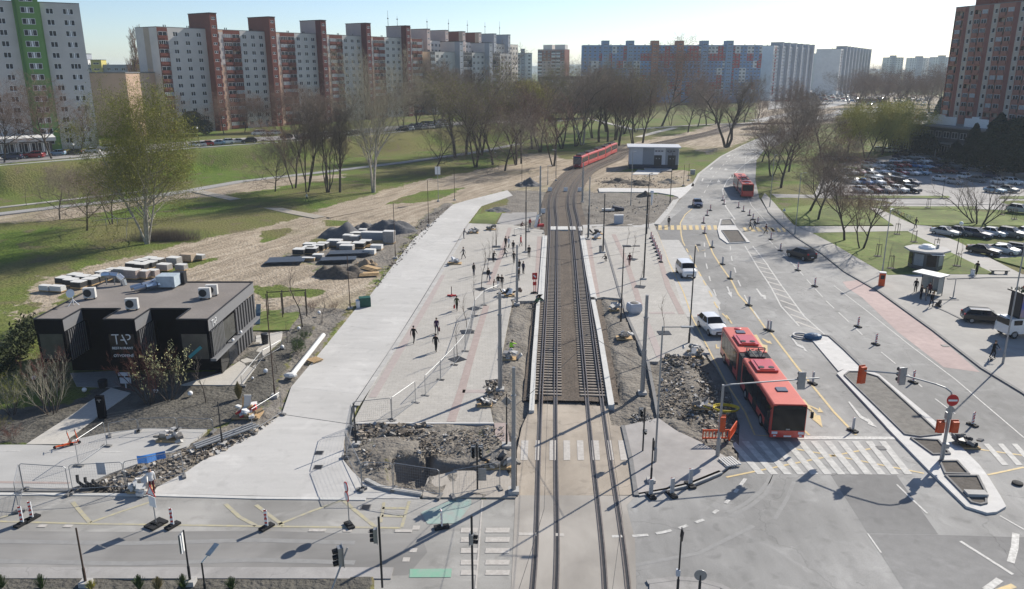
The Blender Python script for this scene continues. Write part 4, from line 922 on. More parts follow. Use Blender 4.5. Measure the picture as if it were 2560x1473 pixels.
# tower on the right
A = Vector((143.6, 268)); Bv = Vector((149.6, 243)); u = (Bv - A).normalized(); cols = []
for s in range(4): cols += [('logg', 4.0), ('towr', 1.6), ('win1', 2.2)] if s == 0 else [('logg', 3.2), ('logg', 2.6), ('towr', 1.7), ('win1', 2.2)]
rt = block('grey and brick red apartment tower at the right edge, stepping up', (A.x, A.y, 0), math.atan2(u.y, u.x), cols, 12, 11.5, [wm('dull_tan', (.46, .40, .34)), wm('dull_brick', (.36, .17, .13)), w_tan, wm('dull_red', (.24, .10, .085))], 16, lambda i, k, fl, f, j: 1 if k == 'logg' else 3 if k == 'towr' else 0, None, gables=(2, 2), rseed=14)
mb = MB(); mb.box((10, 5, 47.4), (5.5, 9, 2.8)); mb.box((21.5, 5, 48), (11, 9, 5)); mb.build('roof_hut', w_brown, rt)
mb = MB(); mb.box((-1.4, 11, 22.5), (2.8, 8, 45)); mb.build('annex', w_tan, rt)
pd = thing('shop_podium', 'dark two storey shop podium with white billboards under the right tower', 'shop podium', (A.x, A.y, 0), math.atan2(u.y, u.x))
mb = MB(); mb.box((16, -3, 4.6), (50, 17, 9.2)); mb.build('wall', w_char, pd)
mb = MB(); mb.box((16, -4, 9.4), (52, 20, .5)); mb.box((16, -13.4, 4.6), (52, 2.4, .5)); mb.build('roof', concrete_dark, pd)
for x0, w in ((4, 12), (19.5, 9)): mb = MB(); mb.box((x0 + w / 2, -8, 10.9), (w, .3, 2.6)); mb.box((x0 + w * .45, -8.05, 12.3), (w * .28, .3, .9)); mb.build('billboard', white_paint, pd)
for k in range(14): put('window', window_mesh(2.4, 2.6, 2, k % 3 == 0), pd, (-7 + k * 3.4, -11.55, 1.0))
for k in range(14): put('window', window_mesh(2.4, 1.9, 2, k % 4 == 1), pd, (-7 + k * 3.4, -11.55, 6.0))
for k in range(9): mb = MB(); mb.tube((0, 0, 0), (0, 0, 4.4), .2, n=8); mb.build('column', concrete, pd, loc=(-8 + k * 6, -14, 0))

# ------------------------------------------------------------------ substation by the tracks
sw_g = mat('substation_grey', (.24, .26, .29), .8, var=.05); sw_p = mat('substation_pale', (.50, .52, .56), .8, var=.05); sw_d = mat('substation_plinth', (.045, .05, .075), .8)
a = g('U', 1270, 540); b = g('U', 2080, 552); rz = rzdir(a, b); L = (b - a).length
sb = thing('substation', 'flat roofed grey and white substation with two dark doors by the tracks', 'building', (a.x, a.y, 0), rz)
mb = MB(); mb.box((L / 2, 4, .6), (L, 8, 1.25)); mb.build('plinth', sw_d, sb)
mb = MB()
for x0, x1, m in ((0, .275, 1), (.275, .505, 0), (.505, .735, 1), (.735, 1, 0)): mb.box((L * (x0 + x1) / 2, 4, 3.5), (L * (x1 - x0), 8.1, 4.6), mi=m)
mb.build('wall', [sw_g, sw_p], sb)
mb = MB(); mb.box((L + .06, 4, 3.5), (.12, 8.1, 4.6)); mb.build('end_wall', white_paint, sb)
mb = MB(); mb.box((L / 2, 4, 5.95), (L + 1.2, 9.4, .3)); mb.build('roof', MATS['substation_pale'], sb)
for x in (.585, .865):
    d_ = MB(); d_.box((L * x, -.06, 2.3), (2.1, .1, 3.0)); dd = d_.build('door', steel_dark, sb)
    for q in (-.4, .4): h_ = MB(); h_.box((L * x + q, -.14, 2.9), (.3, .06, .3)); h_.build('vent', steel, dd)
for x in (.56, .62, .68, .80, .86, .92): h_ = MB(); h_.box((L * x - .2, -.08, 4.95), (.6, .1, .3)); h_.build('vent', sw_d, sb)
h_ = MB(); h_.box((L + .15, 3.5, 3.9), (.1, .8, 1.6)); h_.build('window', glass_dark, sb)
mb = MB(); mb.box((L / 2 + 1.2, -2.5, .12), (7.5, 4.6, .24)); mb.build('loading_slab', concrete, sb)

# ------------------------------------------------------------------ the dark restaurant
mat('render_charcoal', (.03, .03, .033))
tp = thing('restaurant', 'black flat roofed restaurant with three jutting glass fronted bays and white lettering', 'restaurant', (-41.2, 63.9, 0), 0)
cl_d = mat('black_cladding', (.008, .008, .010), .85, var=.15, scale=3, spec=.08); cl_g = mat('grey_cladding', (.12, .12, .125), .6, var=.08, scale=2); fascia = mat('fascia_grey', (.19, .19, .195), .6, var=.05)
roof_m = mat('roof_gravel', (.235, .21, .19), .95, var=.1, scale=5, bump=.3, big=.1, bigscale=.3)
WB, DB, HB = 15.0, 12.2, 6.2
outl = [(0, 0), (2.5, 0), (2.5, 3.1), (6.0, 3.1), (6.0, 0), (8.7, 0), (8.7, 3.1), (12.3, 3.1), (12.3, 0), (WB, 0), (WB, DB), (0, DB)]
mb = MB(); mb.prism([(x, y) for x, y in outl], 5.15, HB, 0, 1); mb.build('roof', [fascia, roof_m], tp)
for x0, x1, y in ((0, 2.5, 0), (2.5, 6, 3.1), (6, 8.7, 0), (8.7, 12.3, 3.1), (12.3, WB, 0)): MB().box(((x0 + x1) / 2, y - .02, 5.675), (x1 - x0 - .01, .04, 1.03)).build('fascia', cl_d, tp)  # black strips over the grey fronts: shade on the fascia put into colour
mb = MB(); mb.path([Vector((x, y, HB + .06)) for x, y in outl + outl[:1]], .07, 4); mb.build('parapet', steel_dark, tp)
mb = MB()  # recessed walls and lower floor set back under the bays
mb.box((WB / 2 - .2, 8.0, 2.57), (WB - 1.0, 8.2, 5.14)); mb.build('wall', cl_d, tp)
logo = []
for bi, (x0, x1) in enumerate(((0, 2.5), (6.0, 8.7), (12.3, WB))):
    mb = MB(); mb.box(((x0 + x1) / 2, 2.05, 3.72), (x1 - x0 - .02, 4.0, 2.85)); b_ = mb.build('bay', cl_d, tp)
    mb = MB(); mb.box(((x0 + x1) / 2, .03, 3.75), (x1 - x0 - .5, .06, 2.3)); mb.build('window', mat('bay_glass', (.085, .085, .078), .2, var=.2, scale=.8, spec=.4) if bi != 1 else glass_dark, b_)
    for k in range(9):
        mb = MB(); mb.box((x1 + .03, .5 + k * .33, 3.7), (.06, .14, 2.75)); mb.build('slat', cl_g, b_)
mb = MB()    # right side: glazed upper floor, dark cladding boards, canopy ledge, glazed door below
mb.box((WB + .02, 3.2, 3.95), (.06, 5.6, 2.0)); mb.build('window', MATS['bay_glass'], tp)
for k in range(16): mb = MB(); mb.box((WB + .03, 6.3 + k * .37, 3.9), (.06, .33, 2.4)); mb.build('panel', cl_g if k % 2 else MATS['black_cladding'], tp)
mb = MB(); mb.box((WB + .15, 6.0, 2.55), (.5, 12.2, .22)); mb.build('ledge', fascia, tp)
for k in range(12): mb = MB(); mb.box((WB - .45, 7.4 + k * .4, 1.25), (.08, .36, 2.4)); mb.build('panel', cl_g if k % 2 else MATS['black_cladding'], tp)
mb = MB(); mb.box((WB - .42, 3.9, 1.25), (.06, 2.0, 2.4)); mb.build('glass_door', glass_dark, tp)
mb = MB(); mb.box((WB - .42, 6.1, 1.25), (.06, 2.2, 2.4)); mb.build('window', glass_pane, tp)
def lettering(txt, size, parent, M, m, name='lettering'):
    cu = bpy.data.curves.new(name, 'FONT'); cu.body = txt; cu.size = size; cu.extrude = .02; cu.align_x = 'CENTER'; cu.align_y = 'CENTER'
    o = bpy.data.objects.new(name, cu); C.objects.link(o); dg = bpy.context.evaluated_depsgraph_get()
    me = bpy.data.meshes.new_from_object(o.evaluated_get(dg)); bpy.data.objects.remove(o); me.transform(M); me.materials.clear(); me.materials.append(m)
    return put(name, me, parent)
MF = Matrix.Rotation(PI / 2, 4, 'X')
def logo_tap(parent, M, s):
    mb = MB(); w = .11
    def bar(a, b): mb.path([Vector((a[0], a[1], 0)) , Vector((b[0], b[1], 0))], w * .5, 4)
    bar((-.95, .5), (-.25, .5)); bar((-.52, .5), (-.52, -.5)); bar((-.1, -.05), (.33, -.05)); bar((.1, .5), (.48, -.5)); bar((.5, .5), (.78, .5)); bar((.78, .5), (.92, .32)); bar((.92, .32), (.85, .08)); bar((.85, .08), (.6, -.02))
    mb.v = [tuple(M @ (Vector(p) * s)) for p in mb.v]; mb.build('logo', white_paint, parent)
logo_tap(tp, Matrix.Translation((7.35, -.05, 4.42)) @ MF, .86)
lettering('RESTAURANT', .30, tp, Matrix.Translation((7.35, -.05, 3.62)) @ MF, white_paint)
lettering('OTVORENÉ', .34, tp, Matrix.Translation((7.35, -.05, 2.92)) @ MF, white_paint)
logo_tap(tp, Matrix.Translation((WB + .08, 1.15, 5.62)) @ Matrix.Rotation(PI / 2, 4, 'Z') @ MF, .6)
mb = MB(); mb.box((13.6, -.05, 3.25), (1.5, .04, .28), M=Matrix.Rotation(-.7, 4, 'Y')); mb.build('banner', mat('turquoise', (.06, .30, .34), .5), tp)
for y in (4.3, 6.5): mb = MB(); mb.ball((WB + .35, y, 2.85), .16, 8, 6); mb.build('wall_lamp', white_paint, tp)
mb = MB(); mb.box((7.3, -.4, 1.35), (1.0, .06, .32)); mb.box((7.35, -.4, .75), (.95, .06, .55)); mb.box((7.3, -.36, .7), (.1, .05, 1.6)); mb.build('menu_board', sw_p, tp)
# roof plant: things that stand on the roof
def ac(x, y, rz, lb):
    t = thing('air_conditioner', lb, 'air conditioner', (x, y, HB), rz, 'air conditioners on the restaurant roof')
    mb = MB(); mb.box((0, 0, .62), (1.05, .42, .95)); mb.build('casing', mat('ac_white', (.66, .64, .6), .5), t)
    mb = MB(); mb.tube((-.15, -.212, .62), (-.15, -.235, .62), .36, n=16); mb.build('fan_grille', steel_dark, t)
    for q in (-.4, .4): mb = MB(); mb.box((q, 0, .07), (.1, .5, .14)); mb.build('foot', steel_dark, t)
ac(*g('C0', 825, 100, HB).xy, .15, 'white air conditioner standing alone near the left roof edge'); ac(*g('C0', 1210, 200, HB).xy, .1, 'white air conditioner on the middle bay of the roof'); ac(*g('C0', 1870, 100, HB).xy, .1, 'front one of two white air conditioners at the right roof side'); ac(g('C0', 1905, 85, HB).x + .1, g('C0', 1905, 85, HB).y + .55, .1, 'rear one of two white air conditioners at the right roof side')
vt = thing('ventilation_duct', 'shiny bent ventilation ducts with a silver box at the roof rear', 'ventilation duct', (*g('B0', 1380, 1330, HB).xy, HB))
duct = mat('duct_silver', (.62, .63, .65), .28, .9, var=.06)
for dx, dy in ((-.9, 0), (-.3, -.5), (.5, .2)): mb = MB(); mb.path([Vector((dx - .9, dy - .5, .35)), Vector((dx, dy, .5)), Vector((dx + .6, dy + .8, .55)), Vector((dx + .7, dy + 1.6, .6))], .24, 8); mb.build('duct', duct, vt)
mb = MB(); mb.box((1.3, 1.0, .75), (1.8, 1.5, 1.1)); mb.build('fan_box', mat('duct_blue', (.45, .52, .57), .4), vt); mb = MB(); mb.box((1.9, 2.2, .7), (1.2, .7, 1.2)); mb.build('fan_box', steel_dark, vt)
vt = thing('ventilation_duct', 'curved silver exhaust duct on legs by the rear left roof corner', 'ventilation duct', (*g('B0', 1060, 1285, HB).xy, HB))
mb = MB(); mb.path([Vector((-1.3, .1, 1.0)), Vector((-.4, 0, 1.1)), Vector((.3, 0, 1.0)), Vector((.7, 0, .6)), Vector((.8, 0, 0))], .3, 8); mb.build('duct', duct, vt)
for x in (-1, -.2): mb = MB(); mb.tube((x, .1, 0), (x, .1, .8), .05); mb.build('leg', steel, vt)
t = thing('satellite_dish', 'small white dish on a tripod at the left roof edge', 'satellite dish', (*g('C0', 670, 155, HB).xy, HB))
mb = MB(); mb.tube((0, 0, 0), (0, 0, 1.2), .04)
for k in range(3): mb.tube((.5 * math.cos(k * 2.1), .5 * math.sin(k * 2.1), 0), (0, 0, .5), .035)
mb.build('tripod', white_paint, t); mb = MB(); mb.lathe((0, 0, 0), [(.03, 0), (.28, .06), (.4, .16)], 12); mb.xf(Matrix.Translation((0, -.1, 1.1)) @ Matrix.Rotation(1.2, 4, 'X')); mb.build('dish', white_paint, t)

# ------------------------------------------------------------------ vehicles
def paint(n, c, **k): return mat('car_' + n, c, .35, .1, var=.03, coat=.6, spec=.5, **k)
CAR = {n: paint(n, c) for n, c in dict(white=(.74, .74, .73), silver=(.42, .43, .44), grey=(.16, .165, .17), black=(.012, .012, .014), navy=(.015, .025, .07), blue=(.03, .14, .34), lightblue=(.22, .36, .48), red=(.36, .02, .02), maroon=(.12, .012, .018), beige=(.42, .36, .26)).items()}
lamp_front = mat('headlamp', (.7, .72, .75), .15, var=.1); lamp_rear = mat('tail_lamp', (.45, .01, .012), .2); plate = mat('number_plate', (.8, .8, .8), .5)
rim_m = mat('wheel_rim', (.42, .43, .44), .35, .7)
def car_parts(style):
    """length runs along +x (front at +x). stations: x, half width, belt z, top z, half width at top"""
    if style == 'suv': S = [(2.25, .80, .82, .82, .5), (2.1, .9, .98, 1.0, .6), (1.15, .95, 1.08, 1.12, .7), (.95, .95, 1.1, 1.16, .74), (.25, .96, 1.12, 1.66, .72), (-1.5, .96, 1.14, 1.68, .70), (-2.1, .93, 1.14, 1.25, .70), (-2.3, .88, .95, .96, .6)]
    elif style == 'sedan': S = [(2.3, .78, .68, .68, .5), (2.15, .88, .82, .84, .6), (1.1, .91, .94, .97, .7), (.8, .91, .96, 1.0, .72), (.05, .91, .97, 1.44, .60), (-.95, .91, .98, 1.42, .60), (-1.65, .90, .98, 1.06, .66), (-2.2, .87, .94, .98, .62), (-2.32, .82, .7, .7, .55)]
    elif style == 'estate': S = [(2.4, .78, .68, .68, .5), (2.25, .9, .84, .86, .6), (1.2, .93, .96, .99, .7), (.95, .93, .98, 1.02, .72), (.15, .93, 1.0, 1.50, .64), (-1.8, .93, 1.03, 1.48, .62), (-2.25, .91, 1.0, 1.1, .68), (-2.42, .85, .8, .8, .6)]
    elif style == 'van': S = [(2.2, .82, .85, .85, .6), (2.08, .92, 1.05, 1.07, .7), (1.5, .95, 1.2, 1.24, .78), (1.35, .95, 1.22, 1.3, .8), (.7, .96, 1.25, 1.86, .78), (-2.0, .96, 1.25, 1.88, .78), (-2.2, .95, 1.2, 1.3, .8), (-2.26, .92, 1.0, 1.0, .8)]
    else: S = [(2.0, .76, .70, .70, .5), (1.87, .86, .84, .86, .6), (1.05, .89, .95, .98, .68), (.85, .89, .97, 1.02, .7), (.15, .9, .99, 1.48, .62), (-1.2, .9, 1.0, 1.47, .6), (-1.85, .88, .98, 1.08, .64), (-2.0, .84, .8, .8, .6)]
    rings = []
    for x, hw, zb, zt, ht in S:
        z0 = .24 if abs(x) < 1.9 else .36; half = [(0, z0), (hw * .9, z0), (hw, .48), (hw * .99, zb - .08), (hw * .95, zb), (ht, zt), (ht * .55, zt + (.03 if zt > zb + .2 else .01)), (0, zt + (.04 if zt > zb + .2 else .02))]
        rings.append([(x, y, z) for y, z in half] + [(x, -y, z) for y, z in half[-2:0:-1]])
    n = len(rings[0]); body = MB(); glass = MB()
    nst = len(S); ws = next(i for i in range(nst) if S[i][3] - S[i][2] > .25); we = max(i for i in range(nst) if S[i][3] - S[i][2] > .25)
    for r in rings: body.v += r; glass.v += r
    for a in range(nst - 1):
        for i in range(n):
            j = (i + 1) % n; f = (a * n + i, a * n + j, (a + 1) * n + j, (a + 1) * n + i)
            side = i in (4, 9); top = i in (5, 6, 7, 8)
            g_ = (ws - 1 <= a <= we and side) or ((a == ws - 1 or a == we) and top)
            if g_: glass.f.append(f); glass.m.append(0)
            else: body.f.append(f); body.m.append(0)
    body.f.append(tuple(range(n - 1, -1, -1))); body.m.append(0); e = (nst - 1) * n; body.f.append(tuple(e + i for i in range(n))); body.m.append(0)
    for s in (1, -1):
        for a, b in ((ws - 1, ws), (we, we + 1)):
            p, q = rings[a][4 if s > 0 else 10], rings[b][5 if s > 0 else 9]; body.tube(p, q, .045, n=4)
        xm = (S[ws][0] + S[we][0]) / 2 + .1; body.tube((xm, s * .93 * S[ws][1], S[ws][2]), (xm, s * S[ws][4], S[ws][3] - .02), .045, n=4)
        p, q = rings[ws][5 if s > 0 else 9], rings[we][5 if s > 0 else 9]; body.tube(p, q, .04, n=4)
        body.box((S[ws - 1][0] - .1, s * (S[ws][1] + .08), S[ws][2] + .05), (.12, .18, .12))
    return body, glass, S
PROTO = {}
def car_proto(style):
    if style in PROTO: return PROTO[style]
    body, glass, S = car_parts(style); L0 = S[0][0]; L1 = S[-1][0]; t = thing('car', '', 'car')
    body.build('body', CAR['white'], t, smooth=False); glass.build('glass', glass_dark, t)
    r = .36 if style in ('suv', 'van') else .31; hw = S[3][1]
    w = MB(); w.tube((0, -.11, 0), (0, .11, 0), r, n=14); wm = w.mesh('tyre', rubber)
    rr = MB(); rr.tube((0, -.115, 0), (0, .115, 0), r * .62, n=10); rm = rr.mesh('rim', rim_m)
    for x in (L0 - .85, L1 + .8):
        for s in (1, -1):
            wh = put('wheel', wm, t, (x, s * (hw - .09), r)); put('rim', rm, wh, (0, s * .006, 0))
    for s in (1, -1):
        m = MB(); m.box((L0 - .12, s * S[1][1] * .72, S[1][2] - .12), (.2, .34, .14)); m.build('headlight', lamp_front, t)
        m = MB(); m.box((L1 + .1, s * S[-2][1] * .8, S[-2][2] - .06), (.16, .26, .2)); m.build('tail_light', lamp_rear, t)
    m = MB(); m.box((L0 + .01, 0, .46), (.03, .9, .16)); m.box((L0 - .005, 0, .62), (.03, .8, .1)); m.build('grille', black_plastic, t)
    m = MB(); m.box((L0 + .03, 0, .46), (.02, .5, .11)); m.build('number_plate', plate, t); m = MB(); m.box((L1 - .02, 0, .62), (.03, .5, .11)); m.build('number_plate', plate, t)
    t.location = (0, -400, 0); PROTO[style] = t; return t
used = set()
def car(style, colour, p, rz, label, group=None, name='parked_car'):
    pr = car_proto(style)
    if style not in used: used.add(style); o = pr
    else: o = dup(pr)
    o.name = name; o.location = p; o.rotation_euler = (0, 0, rz); o['label'] = label
    if group: o['group'] = group
    recolour(part(o, 'body')[0], CAR[colour]); return o
def face(dx, dy): return math.atan2(dy, dx)
# traffic
p = g('B2', 1598, 1235); car('van', 'white', p + Vector((.2, 2.2, .02)), face(.03, -1), 'white passenger van driving past the right platform', name='van')
p = g('C2', 1870, 450); car('suv', 'white', p + Vector((-.1, 2.0, .01)), face(.12, -1), 'white sport utility car just behind the red articulated bus', name='car')
p = g('B2', 1705, 583); car('hatch', 'navy', p + Vector((0, 1.8, .01)), face(-.12, -1), 'dark blue hatchback coming down the road beyond the yellow crossing', name='car')
p = g('B3', 345, 1065); car('suv', 'black', p + Vector((-.2, 1.6, .01)), face(-.42, 1), 'black sport utility car driving away in the right hand lanes', name='car')
p = g('X', 1160, 1005); car('estate', 'black', p + Vector((.2, .9, .13)), face(.96, -.28), 'black estate car standing by the billboard truck', name='car')
# car park beside the right pavement
near = [(1640, 848, 'sedan', 'silver', 'silver saloon at the left end of the near parked row'), (1785, 848, 'hatch', 'grey', 'grey hatchback second in the near parked row'), (1925, 866, 'estate', 'navy', 'dark blue estate in the middle of the near parked row'), (2085, 858, 'hatch', 'white', 'white hatchback next to the dark blue estate'), (2240, 866, 'suv', 'grey', 'grey car fifth in the near parked row'), (2390, 850, 'sedan', 'white', 'white saloon at the photo edge of the near parked row'),
        (1995, 1022, 'sedan', 'black', 'black saloon parked on the corner by the lawn'), (2190, 1018, 'hatch', 'white', 'white hatchback parked between two black cars by the lawn'), (2340, 1015, 'estate', 'black', 'black estate cut off by the photo edge near the lawn'), (2320, 640, 'suv', 'silver', 'silver car alone at the right end of the middle lawn')]
for x, y, st_, c, lb in near:
    p = g('B3', x, y); car(st_, c, p + Vector((.2, 1.3, .05)), face(.62, -.78), lb, 'cars parked by the bus stop lawn')
rows = [('front row', [(1085, 955, 'hatch', 'white'), (1195, 955, 'hatch', 'maroon'), (1305, 955, 'sedan', 'silver'), (1420, 955, 'suv', 'white'), (1535, 955, 'suv', 'black')]),
        ('second row', [(825, 822, 'hatch', 'grey'), (905, 850, 'hatch', 'silver'), (1020, 874, 'sedan', 'white'), (1122, 884, 'hatch', 'blue'), (1218, 884, 'suv', 'white'), (1325, 884, 'hatch', 'maroon'), (1435, 888, 'van', 'black'), (1545, 888, 'hatch', 'navy')]),
        ('gap behind the second row', [(1195, 830, 'suv', 'white'), (1330, 830, 'sedan', 'grey'), (1430, 830, 'hatch', 'grey')]),
        ('third row', [(800, 775, 'hatch', 'maroon'), (975, 795, 'suv', 'white'), (1075, 795, 'hatch', 'maroon'), (1165, 785, 'sedan', 'silver'), (1252, 785, 'suv', 'white'), (1340, 786, 'hatch', 'silver'), (1440, 794, 'hatch', 'red'), (1540, 796, 'sedan', 'white'), (1632, 792, 'sedan', 'lightblue')]),
        ('fourth row', [(1145, 732, 'suv', 'white'), (1245, 725, 'hatch', 'white'), (1325, 728, 'hatch', 'grey'), (1405, 724, 'hatch', 'red'), (1490, 722, 'hatch', 'red'), (1578, 730, 'hatch', 'blue'), (1662, 735, 'sedan', 'lightblue'), (1745, 725, 'hatch', 'navy'), (1830, 728, 'hatch', 'black'), (1920, 730, 'hatch', 'grey')]),
        ('fifth row', [(1175, 690, 'hatch', 'maroon'), (1400, 690, 'hatch', 'white'), (1480, 685, 'suv', 'silver'), (1570, 690, 'hatch', 'grey'), (1650, 690, 'suv', 'white'), (1740, 690, 'hatch', 'black')]),
        ('shaded row', [(1770, 778, 'hatch', 'maroon'), (1880, 780, 'hatch', 'maroon'), (1985, 782, 'hatch', 'navy'), (2110, 760, 'hatch', 'grey'), (2270, 770, 'hatch', 'black')]),
        ('shaded rear row', [(1420, 645, 'hatch', 'navy'), (1480, 632, 'van', 'black'), (1565, 650, 'hatch', 'silver'), (1640, 642, 'sedan', 'grey'), (1665, 604, 'hatch', 'grey'), (1740, 608, 'suv', 'white'), (1830, 635, 'suv', 'black'), (1985, 632, 'van', 'white')]),
        ('right hand cluster', [(1810, 852, 'sedan', 'white'), (1935, 878, 'hatch', 'silver'), (2030, 832, 'hatch', 'white'), (2140, 860, 'hatch', 'grey'), (2265, 825, 'hatch', 'navy'), (2345, 882, 'hatch', 'white'), (2455, 882, 'suv', 'white'), (2300, 958, 'sedan', 'lightblue'), (2430, 952, 'hatch', 'grey')]),
        ('row under the trees', [(790, 662, 'hatch', 'silver'), (865, 662, 'hatch', 'grey'), (945, 668, 'hatch', 'black'), (1015, 668, 'hatch', 'navy'), (1240, 578, 'hatch', 'silver'), (1315, 585, 'sedan', 'white'), (1395, 588, 'sedan', 'silver')])]
ordn = ['first', 'second', 'third', 'fourth', 'fifth', 'sixth', 'seventh', 'eighth', 'ninth', 'tenth', 'eleventh', 'twelfth', 'thirteenth', 'fourteenth']
kindw = {'hatch': 'hatchback', 'sedan': 'saloon', 'suv': 'tall car', 'van': 'van', 'estate': 'estate'}
for rn, cars_ in rows:
    for k, (x, y, st_, c) in enumerate(cars_):
        p = g('K', x, y); car(st_, c, p + Vector((.1, 1.6, .05)), face(.42 + .1 * (k % 2), -.9), '%s %s %s from left in the %s below right tower' % (c.replace('light', 'light '), kindw[st_], ordn[k], rn), 'cars in the lot below the right tower')
left = [('A0', 100, 1455, 'suv', 'navy'), ('A0', 300, 1440, 'suv', 'red'), ('A0', 510, 1418, 'hatch', 'lightblue'), ('A0', 655, 1410, 'estate', 'black'), ('A0', 810, 1395, 'sedan', 'white'), ('A0', 960, 1372, 'suv', 'white')]
for k, (t_, x, y, st_, c) in enumerate(left):
    car(st_, c, g(t_, x, y, 5.6) + Vector((0, .8, 0)), face(-.98, -.1), '%s %s at the kerb below the green striped tower, %s from left' % (c.replace('light', 'light '), kindw[st_], ordn[k]), 'cars below the green striped tower')
left = [(1745, 1342, 'hatch', 'white'), (1805, 1338, 'hatch', 'silver'), (1870, 1330, 'hatch', 'red'), (1970, 1322, 'sedan', 'lightblue'), (2050, 1315, 'suv', 'white'), (2150, 1308, 'sedan', 'silver'), (2260, 1305, 'suv', 'black'), (2345, 1235, 'van', 'white'), (2400, 1233, 'hatch', 'silver'), (2470, 1226, 'hatch', 'white'), (2500, 1228, 'hatch', 'white'), (2600, 1262, 'hatch', 'black'), (2780, 1272, 'hatch', 'maroon'), (2860, 1265, 'hatch', 'grey')]
for k, (x, y, st_, c) in enumerate(left):
    car(st_, c, g('A0', x, y, 5.6) + Vector((0, .8, 0)), face(-.9, -.42), '%s %s on the terrace lot by the brick red row, %s from left' % (c.replace('light', 'light '), kindw[st_], ordn[k]), 'cars on the terrace lot')
rr_ = random.Random(5); k = 0
for row, (y0, y1, x0, x1, stp) in enumerate(((1195, 1160, 1330, 1760, 62), (1180, 1140, 1360, 1740, 58), (1160, 1118, 1420, 1700, 52), (1262, 1228, 430, 900, 66))):
    x = x0; k = 0
    while x < x1 and k < 14:
        c = rr_.choice(['white', 'white', 'silver', 'grey', 'black', 'white', 'navy', 'silver']); st_ = rr_.choice(['hatch', 'sedan', 'suv', 'hatch'])
        car(st_, c, g('A1', x, y0 + (y1 - y0) * (x - x0) / (x1 - x0), 5.6), face(-.75, -.66), '%s %s in the %s line of the embankment car park, %s from left' % (c, kindw[st_], ('front', 'middle', 'back', 'tree shaded')[row], ordn[k]), 'cars in the embankment car park'); x += stp; k += 1
# tiny cars in the far lots: body and wheels in one mesh each
def far_car_mesh(c):
    body, gl, S = car_parts('hatch'); k = len(body.v); body.v += gl.v; body.f += [tuple(k + i for i in f) for f in gl.f]; body.m += [1] * len(gl.f)
    for x in (1.1, -1.2):
        for s in (1, -1): body.tube((x, s * .7, .31), (x, s * .88, .31), .31, n=8, mi=2)
    return body.mesh('parked_car', [CAR[c], glass_dark, rubber])
FM = {c: far_car_mesh(c) for c in ('white', 'silver', 'grey', 'black', 'red', 'blue')}
for k in range(190):
    c = rr_.choice(['white', 'white', 'silver', 'silver', 'grey', 'black', 'red', 'blue'])
    if k < 120: row = k // 20; x = 10 + (k % 20) * 40 + rr_.random() * 10 + row * 6; y = 838 + row * 17 + (k % 3) * 2
    elif k < 165: x = 880 + rr_.random() * 600; y = 895 + rr_.random() * 70
    else: x = 1360 + rr_.random() * 130; y = 1040 + rr_.random() * 60
    q = g('A3', x, y, .45)
    if q.y > 900: q = q * (900 / q.y); q.z = .4
    o = put('parked_car', FM[c], None, q, rr_.choice((.4, .5, 3.6, 2.0))); tag(o, 'tiny %s parked car in the sunlit lots far down the road' % c, 'car', 'cars in the far lots')
# ------------------------------------------------------------------ buses
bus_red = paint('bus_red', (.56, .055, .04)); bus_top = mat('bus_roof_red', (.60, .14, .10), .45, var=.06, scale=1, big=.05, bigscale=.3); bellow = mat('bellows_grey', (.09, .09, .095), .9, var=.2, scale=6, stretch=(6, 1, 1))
def bus_body(L, W=2.55, H=3.02, z0=.32):
    r = .14; sec = [(-W / 2, z0), (W / 2, z0), (W / 2, H - r), (W / 2 - r * .4, H - r * .35), (W / 2 - r, H), (-W / 2 + r, H), (-W / 2 + r * .4, H - r * .35), (-W / 2, H - r)]
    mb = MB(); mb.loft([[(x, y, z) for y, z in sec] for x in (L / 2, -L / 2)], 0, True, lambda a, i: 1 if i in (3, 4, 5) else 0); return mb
def roof_unit(parent, x):
    mb = MB(); mb.prism([(x - 1.3, -.85), (x + 1.3, -.85), (x + 1.3, .85), (x - 1.3, .85)], 3.0, 3.22); mb.box((x + .05, 0, 3.24), (2.2, 1.2, .08)); u = mb.build('air_unit', bus_red, parent)
    for s in (-.4, .4): m = MB(); m.tube((x + .75, s, 3.2), (x + .75, s, 3.31), .24, n=12); m.build('fan', black_plastic, u)
